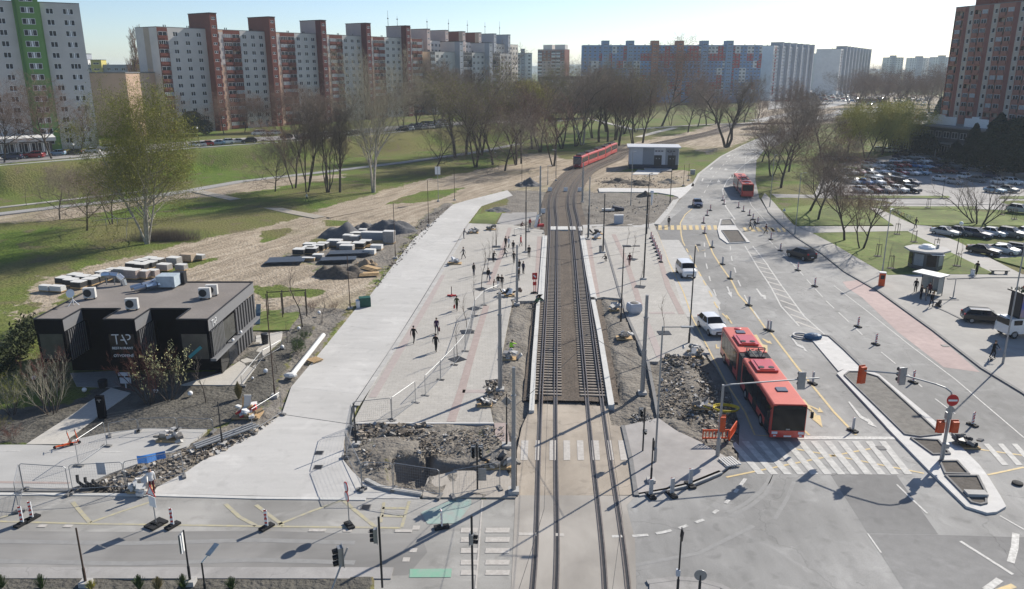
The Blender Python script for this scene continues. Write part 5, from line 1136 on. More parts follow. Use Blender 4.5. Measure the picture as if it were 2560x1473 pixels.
def bus(name, label, p, rz, rear_view=False):
    t = thing(name, label, 'bus', p, rz)
    F, J, R_ = 9.6, 1.5, 6.9
    def seg(xc, L, nm, nw):
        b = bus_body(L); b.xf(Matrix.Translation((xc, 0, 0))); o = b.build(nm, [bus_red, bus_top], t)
        for s in (1, -1):
            w = (L - .8) / nw
            for k in range(nw):
                m = MB(); door = (s < 0 and k in ((0, 3, 5) if nw > 5 else (1,)))
                m.box((xc + L / 2 - .45 - (k + .5) * w, s * 1.276, 1.92 if not door else 1.55), (w - .06, .03, 1.62 if not door else 2.15)); m.build('door' if door else 'window', glass_dark, o)
            m = MB(); m.box((xc, s * 1.27, .42), (L - .2, .03, .22)); m.build('skirt', black_plastic, o)
        return o
    f = seg(R_ / 2 + J + F / 2 - 0.0, F, 'front_body', 7); r = seg(0, R_, 'rear_body', 5)
    mb = MB()
    for k in range(10):
        x = R_ / 2 + J * k / 10; mb.box((x + J / 20, 0, 1.66), (J / 10 * .62, 2.46, 2.6)); mb.box((x + J / 20, 0, 1.66), (J / 10, 2.36, 2.5))
    mb.build('bellows', bellow, t)
    fx = R_ / 2 + J + F
    m = MB(); m.box((fx + .02, 0, 1.88), (.06, 2.42, 1.95)); m.build('windscreen', glass_dark, f); m = MB(); m.box((fx + .03, 0, 2.78), (.06, 1.9, .26)); m.build('destination_display', black_plastic, f)
    m = MB(); m.box((fx + .01, 0, .62), (.1, 2.5, .55)); m.build('bumper', bus_red, f)
    for s in (1, -1):
        m = MB(); m.box((fx + .07, s * .98, .72), (.06, .42, .2)); m.build('headlight', lamp_front, f); m = MB(); m.box((fx + .07, s * .95, .48), (.05, .2, .1)); m.build('fog_lamp', lamp_front, f)
        m = MB(); m.tube((fx - .1, s * 1.28, 2.7), (fx + .25, s * 1.55, 2.6), .03); m.box((fx + .25, s * 1.58, 2.3), (.12, .2, .5)); m.build('mirror', black_plastic, f)
    m = MB(); m.box((fx + .08, 0, .45), (.03, .55, .12)); m.build('number_plate', plate, f); m = MB(); m.box((fx + .055, 0, 1.0), (.03, .3, .1)); m.build('badge', steel, f)
    rx = -R_ / 2; m = MB(); m.box((rx - .02, 0, 2.15), (.06, 2.2, 1.3)); m.build('rear_window', glass_dark, r); m = MB(); m.box((rx - .03, 0, .9), (.05, 2.0, .7)); m.build('engine_grille', black_plastic if not rear_view else bus_red, r)
    for s in (1, -1): m = MB(); m.box((rx - .03, s * 1.1, 1.05), (.05, .18, .6)); m.build('tail_light', lamp_rear, r)
    roof_unit(r, .6); roof_unit(f, R_ / 2 + J + 2.0)
    for x, pr in ((-1.9, r), (R_ / 2 + J + 6.9, f)): m = MB(); m.box((x, .1, 3.06), (.75, .8, .1)); m.build('roof_hatch', mat('hatch_blue', (.11, .13, .18), .4), pr)
    m = MB(); m.lathe((-2.9, .1, 3.0), [(.35, 0), (.33, .1), (.2, .14)], 12); m.build('roof_vent', bus_red, r)
    m = MB(); x = R_ / 2 + .6     # folded current collector on the roof at the joint
    for s in (1, -1):
        m.tube((x - .9, s * .25, 3.1), (x + .5, s * .7, 3.75), .04); m.tube((x + .5, s * .7, 3.75), (x + 1.2, s * .2, 3.2), .04); m.tube((x - .6, s * .6, 3.05), (x + .2, s * .2, 3.6), .035); m.tube((x - .9, s * .5, 3.0), (x - .9, s * .5, 3.3), .05)
    m.box((x + .2, 0, 3.12), (1.5, 1.3, .12)); m.tube((x - .3, -.9, 3.6), (x - .3, .9, 3.55), .04); m.build('current_collector', black_plastic, t)
    w = MB(); w.tube((0, -.14, 0), (0, .14, 0), .48, n=16); wm2 = w.mesh('wheel', rubber); q = MB(); q.tube((0, -.15, 0), (0, .15, 0), .28, n=12); qm = q.mesh('rim', rim_m)
    for x, pr in ((-1.6, r), (R_ / 2 + J + 1.9, f), (fx - 2.7, f)):
        for s in (1, -1): wh = put('wheel', wm2, pr, (x, s * 1.16, .48)); put('rim', qm, wh)
    return t
fr = g('V', 1060, 1350, .3); re = Vector((21.55, 71.3, 0)); d = (Vector((fr.x, fr.y, 0)) - re).normalized(); rz = math.atan2(d.y, d.x)
bus('articulated_bus', 'red articulated city bus waiting at the near zebra crossing', (fr.x - d.x * 14.6, fr.y - d.y * 14.6, .01), rz)
re = g('B2', 2130, 490); d = Vector((.17, 1, 0)).normalized()
bus('articulated_bus', 'red articulated city bus seen from behind far up the road', (re.x + d.x * 3.2 + .2, re.y + d.y * 3.2, .01), math.atan2(d.y, d.x), True)
# ------------------------------------------------------------------ tram
line = offset(TRACK, -1.95); i1 = min(range(len(line)), key=lambda i: abs(line[i].y - 219.5)); run = resample(line[i1:], 1.0)
t = thing('tram', 'red low floor tram with a dark front coming round the curve', 'tram', (0, 0, 0)); tram_red = paint('tram_red', (.62, .05, .05))
seg = [0, 6.6, 13.2, 19.8, 26.4, 33]
for k in range(5):
    a, b = run[min(seg[k].__int__(), len(run) - 2)], run[min(int(seg[k + 1]), len(run) - 1)]; d = (b - a); L = d.length - .35; c = (a + b) / 2; rz = math.atan2(d.y, d.x)
    M = Matrix.Translation((c.x, c.y, 0)) @ Matrix.Rotation(rz, 4, 'Z')
    bb = bus_body(L, 2.5, 3.45, .42); bb.xf(M); o = bb.build('car_body', [tram_red, tram_red], t)
    for s in (1, -1):
        n_w = 4
        for q in range(n_w): m = MB(); m.box((L / 2 - .3 - (q + .5) * (L - .6) / n_w, s * 1.255, 2.25), ((L - .6) / n_w - .06, .03, 1.35)); m.xf(M); m.build('window', glass_dark, o)
    m = MB()
    m.box((0, 0, 3.6), (L * .7, 1.5, .4)); m.box((L * .2, 0, 3.85), (1.2, 1.0, .2)); m.xf(M); m.build('roof_box', steel_dark, o)
    if k:
        m = MB(); m.box((-L / 2 - .3, 0, 1.9), (.7, 2.2, 2.8)); m.xf(M); m.build('bellows', bellow, o)
    if k == 0:
        m = MB(); sec = lambda x, w, z1, z0: [(x, -w, z0), (x, w, z0), (x, w, z1), (x, -w, z1)]
        m.loft([sec(-L / 2 - .05, 1.2, 3.4, 1.35), sec(-L / 2 - .5, 1.1, 3.0, 1.3)], 0); m.xf(M); m.build('windscreen', mat('tram_glass', (.03, .05, .10), .1, spec=.8), o)
        m = MB(); m.loft([sec(-L / 2 - .05, 1.22, 1.33, .4), sec(-L / 2 - .75, 1.0, 1.28, .45)], 0); m.xf(M); m.build('nose', mat('tram_dark_red', (.22, .02, .03), .35), o)
        for s in (1, -1): m = MB(); m.box((-L / 2 - .72, s * .75, 1.05), (.1, .3, .16)); m.xf(M); m.build('headlight', lamp_front, o)
# ------------------------------------------------------------------ billboard truck at the right edge
p = g('X', 1330, 1120, .13); tk = thing('billboard_truck', 'small white truck carrying a large blue billboard and a planted turf roof', 'truck', (p.x + 2.0, p.y + .4, .13), face(-1, -.12) )
mb = MB(); sec = [(-1, .5), (1, .5), (1, 1.3), (.92, 2.1), (-.92, 2.1), (-1, 1.3)]
mb.loft([[(x + (0 if z < 1.4 else -.35 if x > 1.5 else 0), y, z) for y, z in sec] for x in (2.4, .6)]); cb = mb.build('cab', CAR['white'], tk)
m = MB(); m.box((2.2, 0, 1.72), (.3, 1.75, .6)); m.box((1.4, 0, 1.72), (.9, 2.02, .5)); m.build('window', glass_dark, cb)
m = MB(); m.box((-1.4, 0, .85), (4.0, 1.9, .5)); m.build('chassis', CAR['white'], tk)
m = MB(); m.box((-.6, 0, 3.05), (3.9, 1.5, 3.3)); bx = m.build('billboard', steel_dark, tk)
poster = mat('poster_print', (.03, .10, .45), .5, col2=(.5, .34, .26), scale=.9, coords='Object')
for s in (1, -1): m = MB(); m.box((-.6, s * .78, 3.0), (3.6, .04, 3.1)); m.build('poster', poster, bx); m = MB(); m.box((-.6, s * .81, 1.85), (3.6, .02, .8)); m.build('poster_strip', cloth['beige'], bx); m = MB(); m.ball((.0, s * .80, 3.2), .55, 10, 6, sc=(1, .06, 1.2)); m.build('poster_figure', cloth['white'], bx)
m = MB(); m.box((-.6, 0, 4.78), (4.3, 2.3, .14)); tr_ = m.build('roof_tray', steel_dark, tk); m = MB()
for k in range(150): x, y = rr_.uniform(-2.6, 1.4), rr_.uniform(-1.05, 1.05); m.tube((x, y, 4.85), (x + rr_.uniform(-.1, .1), y + rr_.uniform(-.1, .1), 5.1), .05, .01, n=3)
m.build('turf', leaf_green, tr_); m = MB(); m.ball((-.2, 0, 5.15), .8, 10, 6, sc=(1, 1, .55)); m.build('mascot_hat', orange_plastic, tr_)
for x in (1.6, -2.4):
    for s in (1, -1): m = MB(); m.tube((x, s * .78, .42), (x, s * 1.0, .42), .42, n=14); wh = m.build('wheel', rubber, tk); m = MB(); m.tube((x, s * .8, .42), (x, s * 1.01, .42), .24, n=10); m.build('rim', rim_m, wh)

# ------------------------------------------------------------------ trees
def tubes(name, segs, mats_, sides=3, mi=None):
    S = np.array(segs, np.float64)
    if not len(S): return None
    p, q, r0, r1 = S[:, 0:3], S[:, 3:6], S[:, 6], S[:, 7]; d = q - p; d /= np.linalg.norm(d, axis=1, keepdims=True) + 1e-9
    ref = np.where(np.abs(d[:, 2:3]) < .9, np.array([[0, 0, 1.]]), np.array([[1., 0, 0]])); a = np.cross(d, ref); a /= np.linalg.norm(a, axis=1, keepdims=True) + 1e-9; b = np.cross(d, a)
    an = 2 * np.pi * np.arange(sides) / sides; ring = a[:, None, :] * np.cos(an)[None, :, None] + b[:, None, :] * np.sin(an)[None, :, None]
    V = np.concatenate([p[:, None, :] + ring * r0[:, None, None], q[:, None, :] + ring * r1[:, None, None]], 1).reshape(-1, 3)
    N = len(S); base = (np.arange(N) * 2 * sides)[:, None]; i = np.arange(sides)[None, :]; j = (i + 1) % sides
    F = np.stack([base + i, base + j, base + sides + j, base + sides + i], -1).reshape(-1, 4)
    return npmesh(name, V, F, mats_, np.repeat(mi, sides) if mi is not None else None)
def npmesh(name, V, F, mats_, mi=None):
    me = bpy.data.meshes.new(name); V = np.asarray(V, np.float32); F = np.asarray(F, np.int32); k = F.shape[1]
    me.vertices.add(len(V)); me.vertices.foreach_set('co', V.ravel()); me.loops.add(F.size); me.loops.foreach_set('vertex_index', F.ravel())
    me.polygons.add(len(F)); me.polygons.foreach_set('loop_start', np.arange(0, F.size, k, dtype=np.int32))
    for m in (mats_ if isinstance(mats_, (list, tuple)) else [mats_]): me.materials.append(m)
    if mi is not None: me.polygons.foreach_set('material_index', np.asarray(mi, np.int32))
    me.update(calc_edges=True); return me
def grow_tree(seed, H, stems=1, bare=.25, spread=.5, up=.25, levels=4, nch=(7, 6, 5, 4), r0=.2, lenf=(.42, .5, .5, .55), lean=.0, wig=.12, droop=0.0, rmin=.0115, stem_sp=.25, thick=.05):
    R = random.Random(seed); trunk = []; crown = []; tips = []
    def branch(p, d, L, r, lv, start):
        n = 6 if lv == 0 else 4 if lv < 3 else 2; pts_ = [p]; rs_ = [r]; dd = d
        for k in range(n):
            dd = (dd + Vector((R.gauss(0, wig), R.gauss(0, wig), R.gauss(0, wig) + (up if lv > 0 else 0) * .25 - (droop * .35 if lv >= 2 else 0)))).normalized()
            p = p + dd * (L / n); pts_.append(p); rs_.append(max(rmin * .6, r * (1 - .8 * (k + 1) / n)))
            (trunk if rs_[-2] > thick else crown).append((*pts_[-2], *pts_[-1], rs_[-2], rs_[-1]))
        if lv >= levels: tips.append((pts_[-1], dd)); tips.append((pts_[-2], dd)); return
        for c in range(nch[lv]):
            t = start + (1 - start) * ((c + R.random()) / nch[lv]) ** .85; fi = t * n; i = min(n - 1, int(fi)); q = pts_[i].lerp(pts_[i + 1], fi - i)
            dr = (pts_[i + 1] - pts_[i]).normalized(); ax = dr.orthogonal().normalized(); ax.rotate(Matrix.Rotation(c * 2.4 + R.random() * 1.2, 3, dr))
            sp = spread * R.uniform(.7, 1.3); nd = (dr * math.cos(sp) + ax * math.sin(sp)).normalized()
            ln = L * lenf[lv] * R.uniform(.7, 1.15) * (1.25 - .6 * t if lv == 0 else 1.1 - .4 * t)
            branch(q, nd, ln, max(rmin, rs_[i] * R.uniform(.5, .68)), lv + 1, .15)
    for s in range(stems):
        an = 2 * PI * s / stems + R.random(); k = stem_sp * R.uniform(.5, 1.2) if stems > 1 else lean
        branch(Vector((math.cos(an) * .25 * (stems > 1), math.sin(an) * .25 * (stems > 1), -.1)), Vector((math.cos(an) * k, math.sin(an) * k, 1)).normalized(), H * R.uniform(.82, 1.0), r0 * (R.uniform(.75, 1.1) if stems > 1 else 1), 0, bare)
    return trunk, crown, tips
def leaf_mesh(tips, n, size, seed, spread, m, mats_=None, droop=0.0):
    rs = np.random.RandomState(seed); P = np.array([tuple(t[0]) for t in tips]); idx = rs.randint(0, len(P), n)
    c = P[idx] + rs.normal(0, spread, (n, 3)); c[:, 2] -= np.abs(rs.normal(0, droop, n)) if droop else 0
    a = rs.normal(0, 1, (n, 3)); a /= np.linalg.norm(a, axis=1, keepdims=True); b = rs.normal(0, 1, (n, 3)); b -= a * (a * b).sum(1, keepdims=True); b /= np.linalg.norm(b, axis=1, keepdims=True)
    s = size * rs.uniform(.6, 1.4, (n, 1)); V = np.stack([c - a * s, c + b * s * .5, c + a * s, c - b * s * .5], 1).reshape(-1, 3)
    return npmesh('leaves', V, np.arange(4 * n).reshape(-1, 4), m)
TREES = {}
def tree_proto(key):
    if key in TREES: return TREES[key]
    kw = dict(
        brown_a=dict(seed=1, H=11, bare=.2, spread=.62, up=.3, r0=.17, lenf=(.55, .58, .55, .6), nch=(15, 9, 7, 5)), brown_b=dict(seed=2, H=12, stems=2, bare=.22, spread=.6, r0=.15, nch=(11, 8, 6, 4), lenf=(.55, .58, .55, .6), stem_sp=.2),
        brown_c=dict(seed=3, H=9, bare=.16, spread=.8, r0=.15, lenf=(.7, .62, .58, .6), nch=(14, 9, 6, 5)), tall_a=dict(seed=4, H=20, bare=.22, spread=.5, up=.45, r0=.26, lenf=(.36, .55, .55, .6), nch=(20, 9, 7, 5)),
        tall_b=dict(seed=5, H=20, stems=3, bare=.2, spread=.58, up=.4, r0=.18, nch=(14, 9, 6, 4), lenf=(.42, .56, .55, .6), stem_sp=.12), poplar=dict(seed=6, H=18, bare=.06, spread=.3, up=.9, r0=.2, lenf=(.25, .55, .5, .6), nch=(30, 9, 6, 4)),
        pale=dict(seed=7, H=22, stems=4, bare=.2, spread=.62, up=.35, r0=.22, nch=(15, 9, 6, 4), lenf=(.44, .58, .55, .6), stem_sp=.22), willow_big=dict(seed=8, H=22, stems=6, bare=.12, spread=.95, up=.22, r0=.23, nch=(15, 9, 6, 4), lenf=(.46, .58, .55, .6), stem_sp=.2),
        willow=dict(seed=9, H=11, stems=2, bare=.22, spread=.75, r0=.17, nch=(11, 8, 6, 5), lenf=(.62, .6, .55, .7), droop=.6, stem_sp=.25), grove=dict(seed=10, H=17, stems=6, bare=.3, spread=.48, up=.5, r0=.13, nch=(11, 7, 5, 4), lenf=(.34, .58, .55, .6), stem_sp=.12),
        shrub=dict(seed=11, H=3.6, stems=7, bare=.1, spread=.5, up=.3, r0=.05, levels=3, nch=(7, 5, 4), lenf=(.5, .5, .5), stem_sp=.6, rmin=.006, thick=.03), young=dict(seed=12, H=5.2, bare=.35, spread=.5, up=.5, r0=.045, levels=2, nch=(12, 4), lenf=(.24, .4), rmin=.006, thick=.02),
        vtree=dict(seed=13, H=14, stems=3, bare=.25, spread=.55, r0=.24, nch=(12, 8, 6, 4), lenf=(.48, .58, .55, .6), stem_sp=.3), round_a=dict(seed=14, H=10, bare=.2, spread=.8, r0=.16, lenf=(.62, .62, .58, .6), nch=(15, 9, 7, 5)))[key]
    mats_ = {'pale': (bark_pale, twig_pale), 'willow_big': (bark_pale, twig_pale), 'willow': (bark, bud_yellow), 'poplar': (bark, twig_warm), 'brown_b': (bark, twig_warm), 'round_a': (bark, twig_warm)}.get(key, (bark, twig))
    tr, cr, tips = grow_tree(**kw)
    TREES[key] = (tubes('trunk', tr, mats_[0], 6), tubes('crown', cr, mats_[1], 3), tips, kw['H']); return TREES[key]
def tree(key, base, top_py, label, name='bare_tree', group=None, leaves=None, H=None, wide=1.0, twigm=None, cat='tree'):
    tm, cm, tips, H0 = tree_proto(key); h = H if H else height_at(base, top_py) - base.z; s = h / (H0 * .98)
    t = thing(name, label, cat, base, rnd.random() * 6.28, group); t.scale = (s * wide, s * wide, s)
    put('trunk', tm, t); c = put('crown', cm, t)
    if twigm: recolour(c, twigm)
    if leaves: put('leaves', leaves, t)
    return t
def px(x, y, z=0.0): return G(x, y, z)
lw = leaf_mesh(tree_proto('willow_big')[2], 52000, .10, 1, .38, bud); lw2 = leaf_mesh(tree_proto('willow')[2], 20000, .11, 2, .4, bud_yellow, droop=.7)
lt = leaf_mesh(tree_proto('tall_b')[2], 9000, .09, 3, .4, bud); lp = leaf_mesh(tree_proto('pale')[2], 3500, .12, 4, .3, bud)
tree('willow_big', px(368, 610), 262, 'huge spreading willow with pale limbs and yellow green buds on the meadow', 'willow_tree', None, lw, wide=.8, twigm=mat('twig_olive', (.20, .19, .07), .95, var=.15))
for key, x, y, z, top, lb, *kw in [
    ('brown_c', 218, 578, 0, 440, 'small bare tree left of the huge willow on the meadow'), ('brown_c', 150, 549, 0, 448, 'leaning bare tree by the park path left of the willow'), ('brown_b', 278, 562, 0, 430, 'dark bare tree half hidden behind the huge willow'),
    ('young', 66, 514, 0, 452, 'thin sapling beside the lower park path at far left'), ('young', 104, 505, 0, 455, 'thin sapling right of the other sapling on the park path'),
    ('round_a', 11, 408, 5.5, 265, 'bare tree cut by the left photo edge before the shop pavilion'), ('round_a', 130, 398, 5.5, 247, 'tall brownish bare tree before the green stripe of the tower'), ('brown_a', 205, 385, 5.5, 285, 'bare tree right of the shop pavilion'),
    ('poplar', 336, 322, 5.5, 104, 'slim tall poplar standing alone beside the gable of the red row'),
    ('grove', 768, 480, 0, 268, 'clump of thin dark trunks left of the pale barked tree'), ('grove', 820, 482, 0, 262, 'second clump of thin dark trunks next to the pale barked tree'), ('brown_c', 688, 478, 0, 372, 'low wide leaning tree at the edge of the grove'), ('tall_a', 850, 482, 0, 262, 'single straight dark tree beside the pale barked tree'), ('brown_b', 735, 470, 0, 290, 'bare tree at the back of the grove'),
    ('brown_c', 1090, 431, 0, 328, 'low bushy tree beside the sign post on the earth track'), ('tall_a', 1138, 395, 0, 152, 'very tall straight tree before the hazy rows'), ('tall_a', 1165, 388, 0, 165, 'tall tree right of the tallest trunk'), ('tall_b', 1190, 419, 0, 205, 'many stemmed tall tree in the middle of the park'), ('tall_b', 1203, 388, 0, 172, 'tall tree behind the many stemmed one'), ('brown_a', 1232, 412, 0, 255, 'medium dark tree at the meadow edge in the park'),
    ('brown_b', 1382, 415, 0, 258, 'broad brown tree just left of the red tram'), ('brown_b', 1288, 412, 0, 236, 'dark tree with two stems left of the broad brown tree'), ('brown_a', 1303, 408, 0, 268, 'smaller dark tree touching the broad brown one'), ('brown_c', 1262, 428, 0, 300, 'low dark tree by the tram meadow'),
    ('pale', 1456, 362, 0, 178, 'pale many stemmed tree behind the red tram'), ('tall_b', 1440, 366, 0, 186, 'tall thin tree left of the pale one behind the tram'), ('tall_a', 1497, 355, 0, 160, 'tall dark tree above the end of the tram'), ('tall_a', 1519, 354, 0, 170, 'tall dark tree just right of the tram end'), ('tall_b', 1538, 350, 0, 188, 'tall tree between tram and substation'), ('brown_b', 1548, 364, 0, 228, 'leaning dark tree at the rear of the tram track'),
    ('tall_b', 1582, 361, 0, 196, 'greenish budding tree above the substation roof'), ('brown_a', 1607, 357, 0, 215, 'bare tree above the middle of the substation'), ('round_a', 1654, 316, 0, 160, 'broad tree with dark bird nests before the blue block'), ('brown_b', 1676, 314, 0, 255, 'small dark tree right of the nest tree'), ('brown_a', 1720, 331, 0, 238, 'dark round tree before the blue block'), ('round_a', 1744, 318, 0, 236, 'second dark round tree before the blue block'), ('brown_a', 1766, 314, 0, 222, 'third dark round tree before the blue block'), ('brown_b', 1790, 311, 0, 226, 'fourth dark round tree before the blue block'),
    ('vtree', 1816, 368, 0, 208, 'V shaped forked tree beside the far road'), ('brown_a', 1860, 306, 0, 218, 'bare tree beyond the forked tree'), ('brown_b', 1892, 300, 0, 244, 'thin bare tree where the far path meets the road'), ('brown_b', 1590, 330, 0, 246, 'tree in the second line behind the substation'), ('tall_b', 1560, 335, 0, 205, 'tall hazy tree in the second line behind the tram'),
    ('tall_b', 1350, 380, 0, 205, 'tall hazy tree before the dark brick school'), ('tall_b', 1405, 372, 0, 200, 'tall hazy tree before the long school building'), ('brown_a', 1330, 372, 0, 240, 'bare tree left of the school'), ('tall_b', 1480, 345, 0, 200, 'hazy tree behind the pale many stemmed one'), ('tall_b', 1515, 330, 0, 205, 'hazy tree in the back row above the tram'),
    ('tall_b', 1040, 322, 5.5, 205, 'tall hazy tree beside the tan gable'), ('tall_b', 1085, 318, 5.5, 212, 'tall hazy tree right of the tan gable'), ('brown_b', 1003, 325, 5.5, 222, 'bare tree before the last dark red stair tower'), ('tall_b', 1110, 312, 5.5, 190, 'tree standing before the grey row with dark loggias'), ('tall_b', 1240, 308, 5.5, 205, 'hazy tree at the end of the grey rows'),
    ('round_a', 560, 335, 5.5, 262, 'bare brownish tree under the first stair tower'), ('round_a', 612, 331, 5.5, 258, 'bare brownish tree between the first two stair towers'), ('round_a', 655, 330, 5.5, 262, 'bare brownish tree under the second stair tower'), ('round_a', 705, 328, 5.5, 248, 'bare brownish tree right of the second stair tower'), ('round_a', 760, 326, 5.5, 240, 'bare brownish tree before the third stair tower'), ('brown_b', 810, 326, 5.5, 235, 'tall bare tree right of the third stair tower'), ('brown_b', 870, 322, 5.5, 240, 'bare tree behind the crown of the pale barked tree'), ('brown_b', 960, 325, 5.5, 238, 'bare tree before the fifth stair tower'), ('brown_a', 425, 352, 5.5, 262, 'bare tree before the blind gable of the red row'),
    ('brown_a', 2052, 395, 0, 256, 'large brown bare tree before the willows at the lot'), ('round_a', 2000, 372, 0, 270, 'brown bare tree left of the large one at the lot'), ('brown_a', 1952, 470, 0, 310, 'dense bare tree at the kerb by the far red bus'), ('brown_b', 1930, 440, 0, 300, 'second bare tree at the kerb behind the dense one'), ('brown_a', 1972, 430, 0, 290, 'bare tree inside the roadside thicket'), ('round_a', 1985, 330, 0, 235, 'hazy brown tree at the start of the willow row'), ('brown_c', 1905, 405, 0, 320, 'bare tree leaning over the curve of the road'),
    ('round_a', 2024, 528, 0, 372, 'dark spreading tree on the lawn by the crossing'), ('brown_a', 2045, 550, 0, 395, 'thin dark tree right of the spreading one on the lawn'), ('brown_a', 2111, 602, 0, 448, 'bare tree in the middle of the large lawn'), ('brown_b', 2153, 622, 0, 465, 'bare tree with bright sunlit lawn right behind it'), ('shrub', 2447, 560, 0, 448, 'wide many stemmed bush on the middle lawn'),
]: tree(key, px(x, y, z), top, lb, group='bare park trees' if key != 'young' else None, wide=1.3 if x > 1000 and key != 'young' else 1.12, leaves=lt if (x in (1582, 1190, 1560, 1350, 1240, 1085) and key == 'tall_b') else None)
tree('pale', px(934, 482), 186, 'tall pale barked tree with white forked limbs beside the earth track', 'pale_tree', None, None)
for x, y, z, top, lb in [(2206, 388, 0, 272, 'yellow green willow in the middle of the row by the lot'), (2165, 395, 0, 276, 'yellow green willow left of the middle one by the lot'), (2240, 382, 0, 274, 'yellow green willow nearest the right tower'), (2120, 380, 0, 280, 'yellow green willow at the left end of the row'), (1292, 338, 5.5, 222, 'small yellow green willow before the hazy grey rows')]:
    tree('willow', px(x, y, z), top, lb, 'willow_tree', 'budding willows', lw2)
for k in range(17):
    x = 2120 + k * 15 + rnd.random() * 14; far = k % 3
    tree(('tall_b', 'round_a', 'brown_b')[far], at(x, 205, 640 - 70 * far).xy.to_3d(), 0, 'hazy bare tree in the far wood beside the road, %s from its left' % (ordn + ['fifteenth', 'sixteenth', 'seventeenth'])[k], 'bare_tree', 'far hazy trees', H=rnd.uniform(17, 24), wide=1.5)
for k in range(10):
    x = 1870 + k * 17; b = g('A3', -60 + k * 62, 1045 - k * 14, 0); tree('brown_a', b, 0, 'thin bare street tree along the far path, %s from left' % ordn[k], 'bare_tree', 'street trees along the far path', H=rnd.uniform(6, 8))
# evergreens
def evergreen(base, top_py, label, wide=.35, n=9000, seed=1, cone=True):
    h = height_at(base, top_py) - base.z; rs = np.random.RandomState(seed); t = thing('evergreen_tree', label, 'tree', base)
    z = rs.rand(n) ** .8; r = (1 - z) ** .75 if cone else np.sqrt(np.clip(1 - (2 * z - 1) ** 2, 0, 1)); an = rs.rand(n) * 6.283
    lobes = 1 + .22 * np.sin(an * 5 + z * 9) + .15 * np.sin(an * 3 - z * 23); rad = r * lobes * h * wide * np.sqrt(rs.uniform(.35, 1, n)); c = np.stack([rad * np.cos(an), rad * np.sin(an), .06 * h + z * h * .94], 1)
    a = rs.normal(0, 1, (n, 3)); a[:, 2] *= .5; a /= np.linalg.norm(a, axis=1, keepdims=True); b = np.cross(a, rs.normal(0, 1, (n, 3))); b /= np.linalg.norm(b, axis=1, keepdims=True); s = h * .035 * rs.uniform(.5, 1.3, (n, 1))
    put('crown', npmesh('crown', np.stack([c - a * s, c + b * s * .45, c + a * s, c - b * s * .45], 1).reshape(-1, 3), np.arange(4 * n).reshape(-1, 4), needle), t)
    MB().tube((0, 0, -.2), (0, 0, h * .9), h * .018, .02, n=7).build('trunk', bark, t); return t
evergreen(px(485, 336, 5.5), 278, 'dense dark evergreen by the terrace lot', .52, 9000, 2, False); evergreen(px(515, 338, 5.5), 300, 'lower evergreen bush right of the dense dark one', .5, 5000, 3, False)
evergreen(px(2345, 306), 243, 'dark pointed evergreen at the left corner of the right tower', .30, 6000, 4)
for k, (x, y, top) in enumerate([(2310, 392, 335), (2425, 418, 310), (2480, 430, 285), (2535, 440, 296), (2385, 412, 352), (2590, 445, 290)]):
    evergreen(px(x, y), top, ['shaded evergreen left of the shop podium', 'dark evergreen before the first billboard', 'tallest dark evergreen before the podium', 'dark evergreen at the right photo edge', 'low dark evergreen bush among the shaded cars', 'dark evergreen outermost on the right'][k], (.5, .3, .42, .5, .55, .5)[k], 8000, 10 + k, k in (1, 2, 4))
# plaza and lawn saplings
def sapling(base, top_py, label, staked=False, group=None):
    t = tree('young', base, top_py, label, 'young_tree', group)
    s = t.scale[0]
    if staked:
        for q in range(3):
            a = q * 2.09; MB().tube((.42 / s * math.cos(a), .42 / s * math.sin(a), 0), (.38 / s * math.cos(a), .38 / s * math.sin(a), 1.9 / s), .035 / s, n=5).build('stake', wood if False else bark, t)
        m = MB(); m.path([Vector((.4 / s * math.cos(q * 2.09), .4 / s * math.sin(q * 2.09), 1.75 / s)) for q in (0, 1, 2, 0)], .03 / s, 4); m.build('tie_bar', bark, t)
        m = MB(); m.lathe((0, 0, 0), [(.6 / s, -.05), (.55 / s, .06 / s), (.1, .12 / s)], 9); m.build('mulch', soil_dark, t)
    else:
        m = MB(); m.box((0, 0, .0), (1.3 / s, 1.3 / s, .06 / s)); m.build('tree_pit', steel_dark, t)
    return t
for k, (q, top, lb) in enumerate([(('W', 505, 1110), T('W', 0, 390)[1], 'thin young tree on the plaza beside the three standing people'), (('W', 598, 868), T('W', 0, 330)[1], 'thin young tree on the plaza behind the person with the blue bag'), (('W', 672, 655), T('W', 0, 240)[1], 'thin young tree on the plaza beside the leaning person'), (('W', 735, 468), T('W', 0, 130)[1], 'thin young tree at the far end of the plaza row'),
        (('W', 405, 1405), T('W', 0, 900)[1], 'thin young tree on the plaza nearest the grey mesh fence end'), (('C1', 1832, 650), T('C1', 0, 250)[1], 'nearest thin young tree on the plaza, over a square pit'), (('C1', 1922, 400), T('C1', 0, 40)[1], 'thin young tree on the plaza, second from the nearest'), (('C2', 1385, 410), T('C2', 0, 50)[1], 'thin young tree on the right platform before the white pad'), (('B2', 1165, 1300), T('B2', 0, 1040)[1], 'thin young tree on the right platform beside the lamp'), (('B2', 1045, 930), T('B2', 0, 740)[1], 'thin young tree on the right platform behind the long coat'), (('B2', 1095, 1050), T('B2', 0, 790)[1], 'thin young tree beside the person in a long coat')]):
    sapling(g(*q, .15), top, lb, group='plaza saplings')
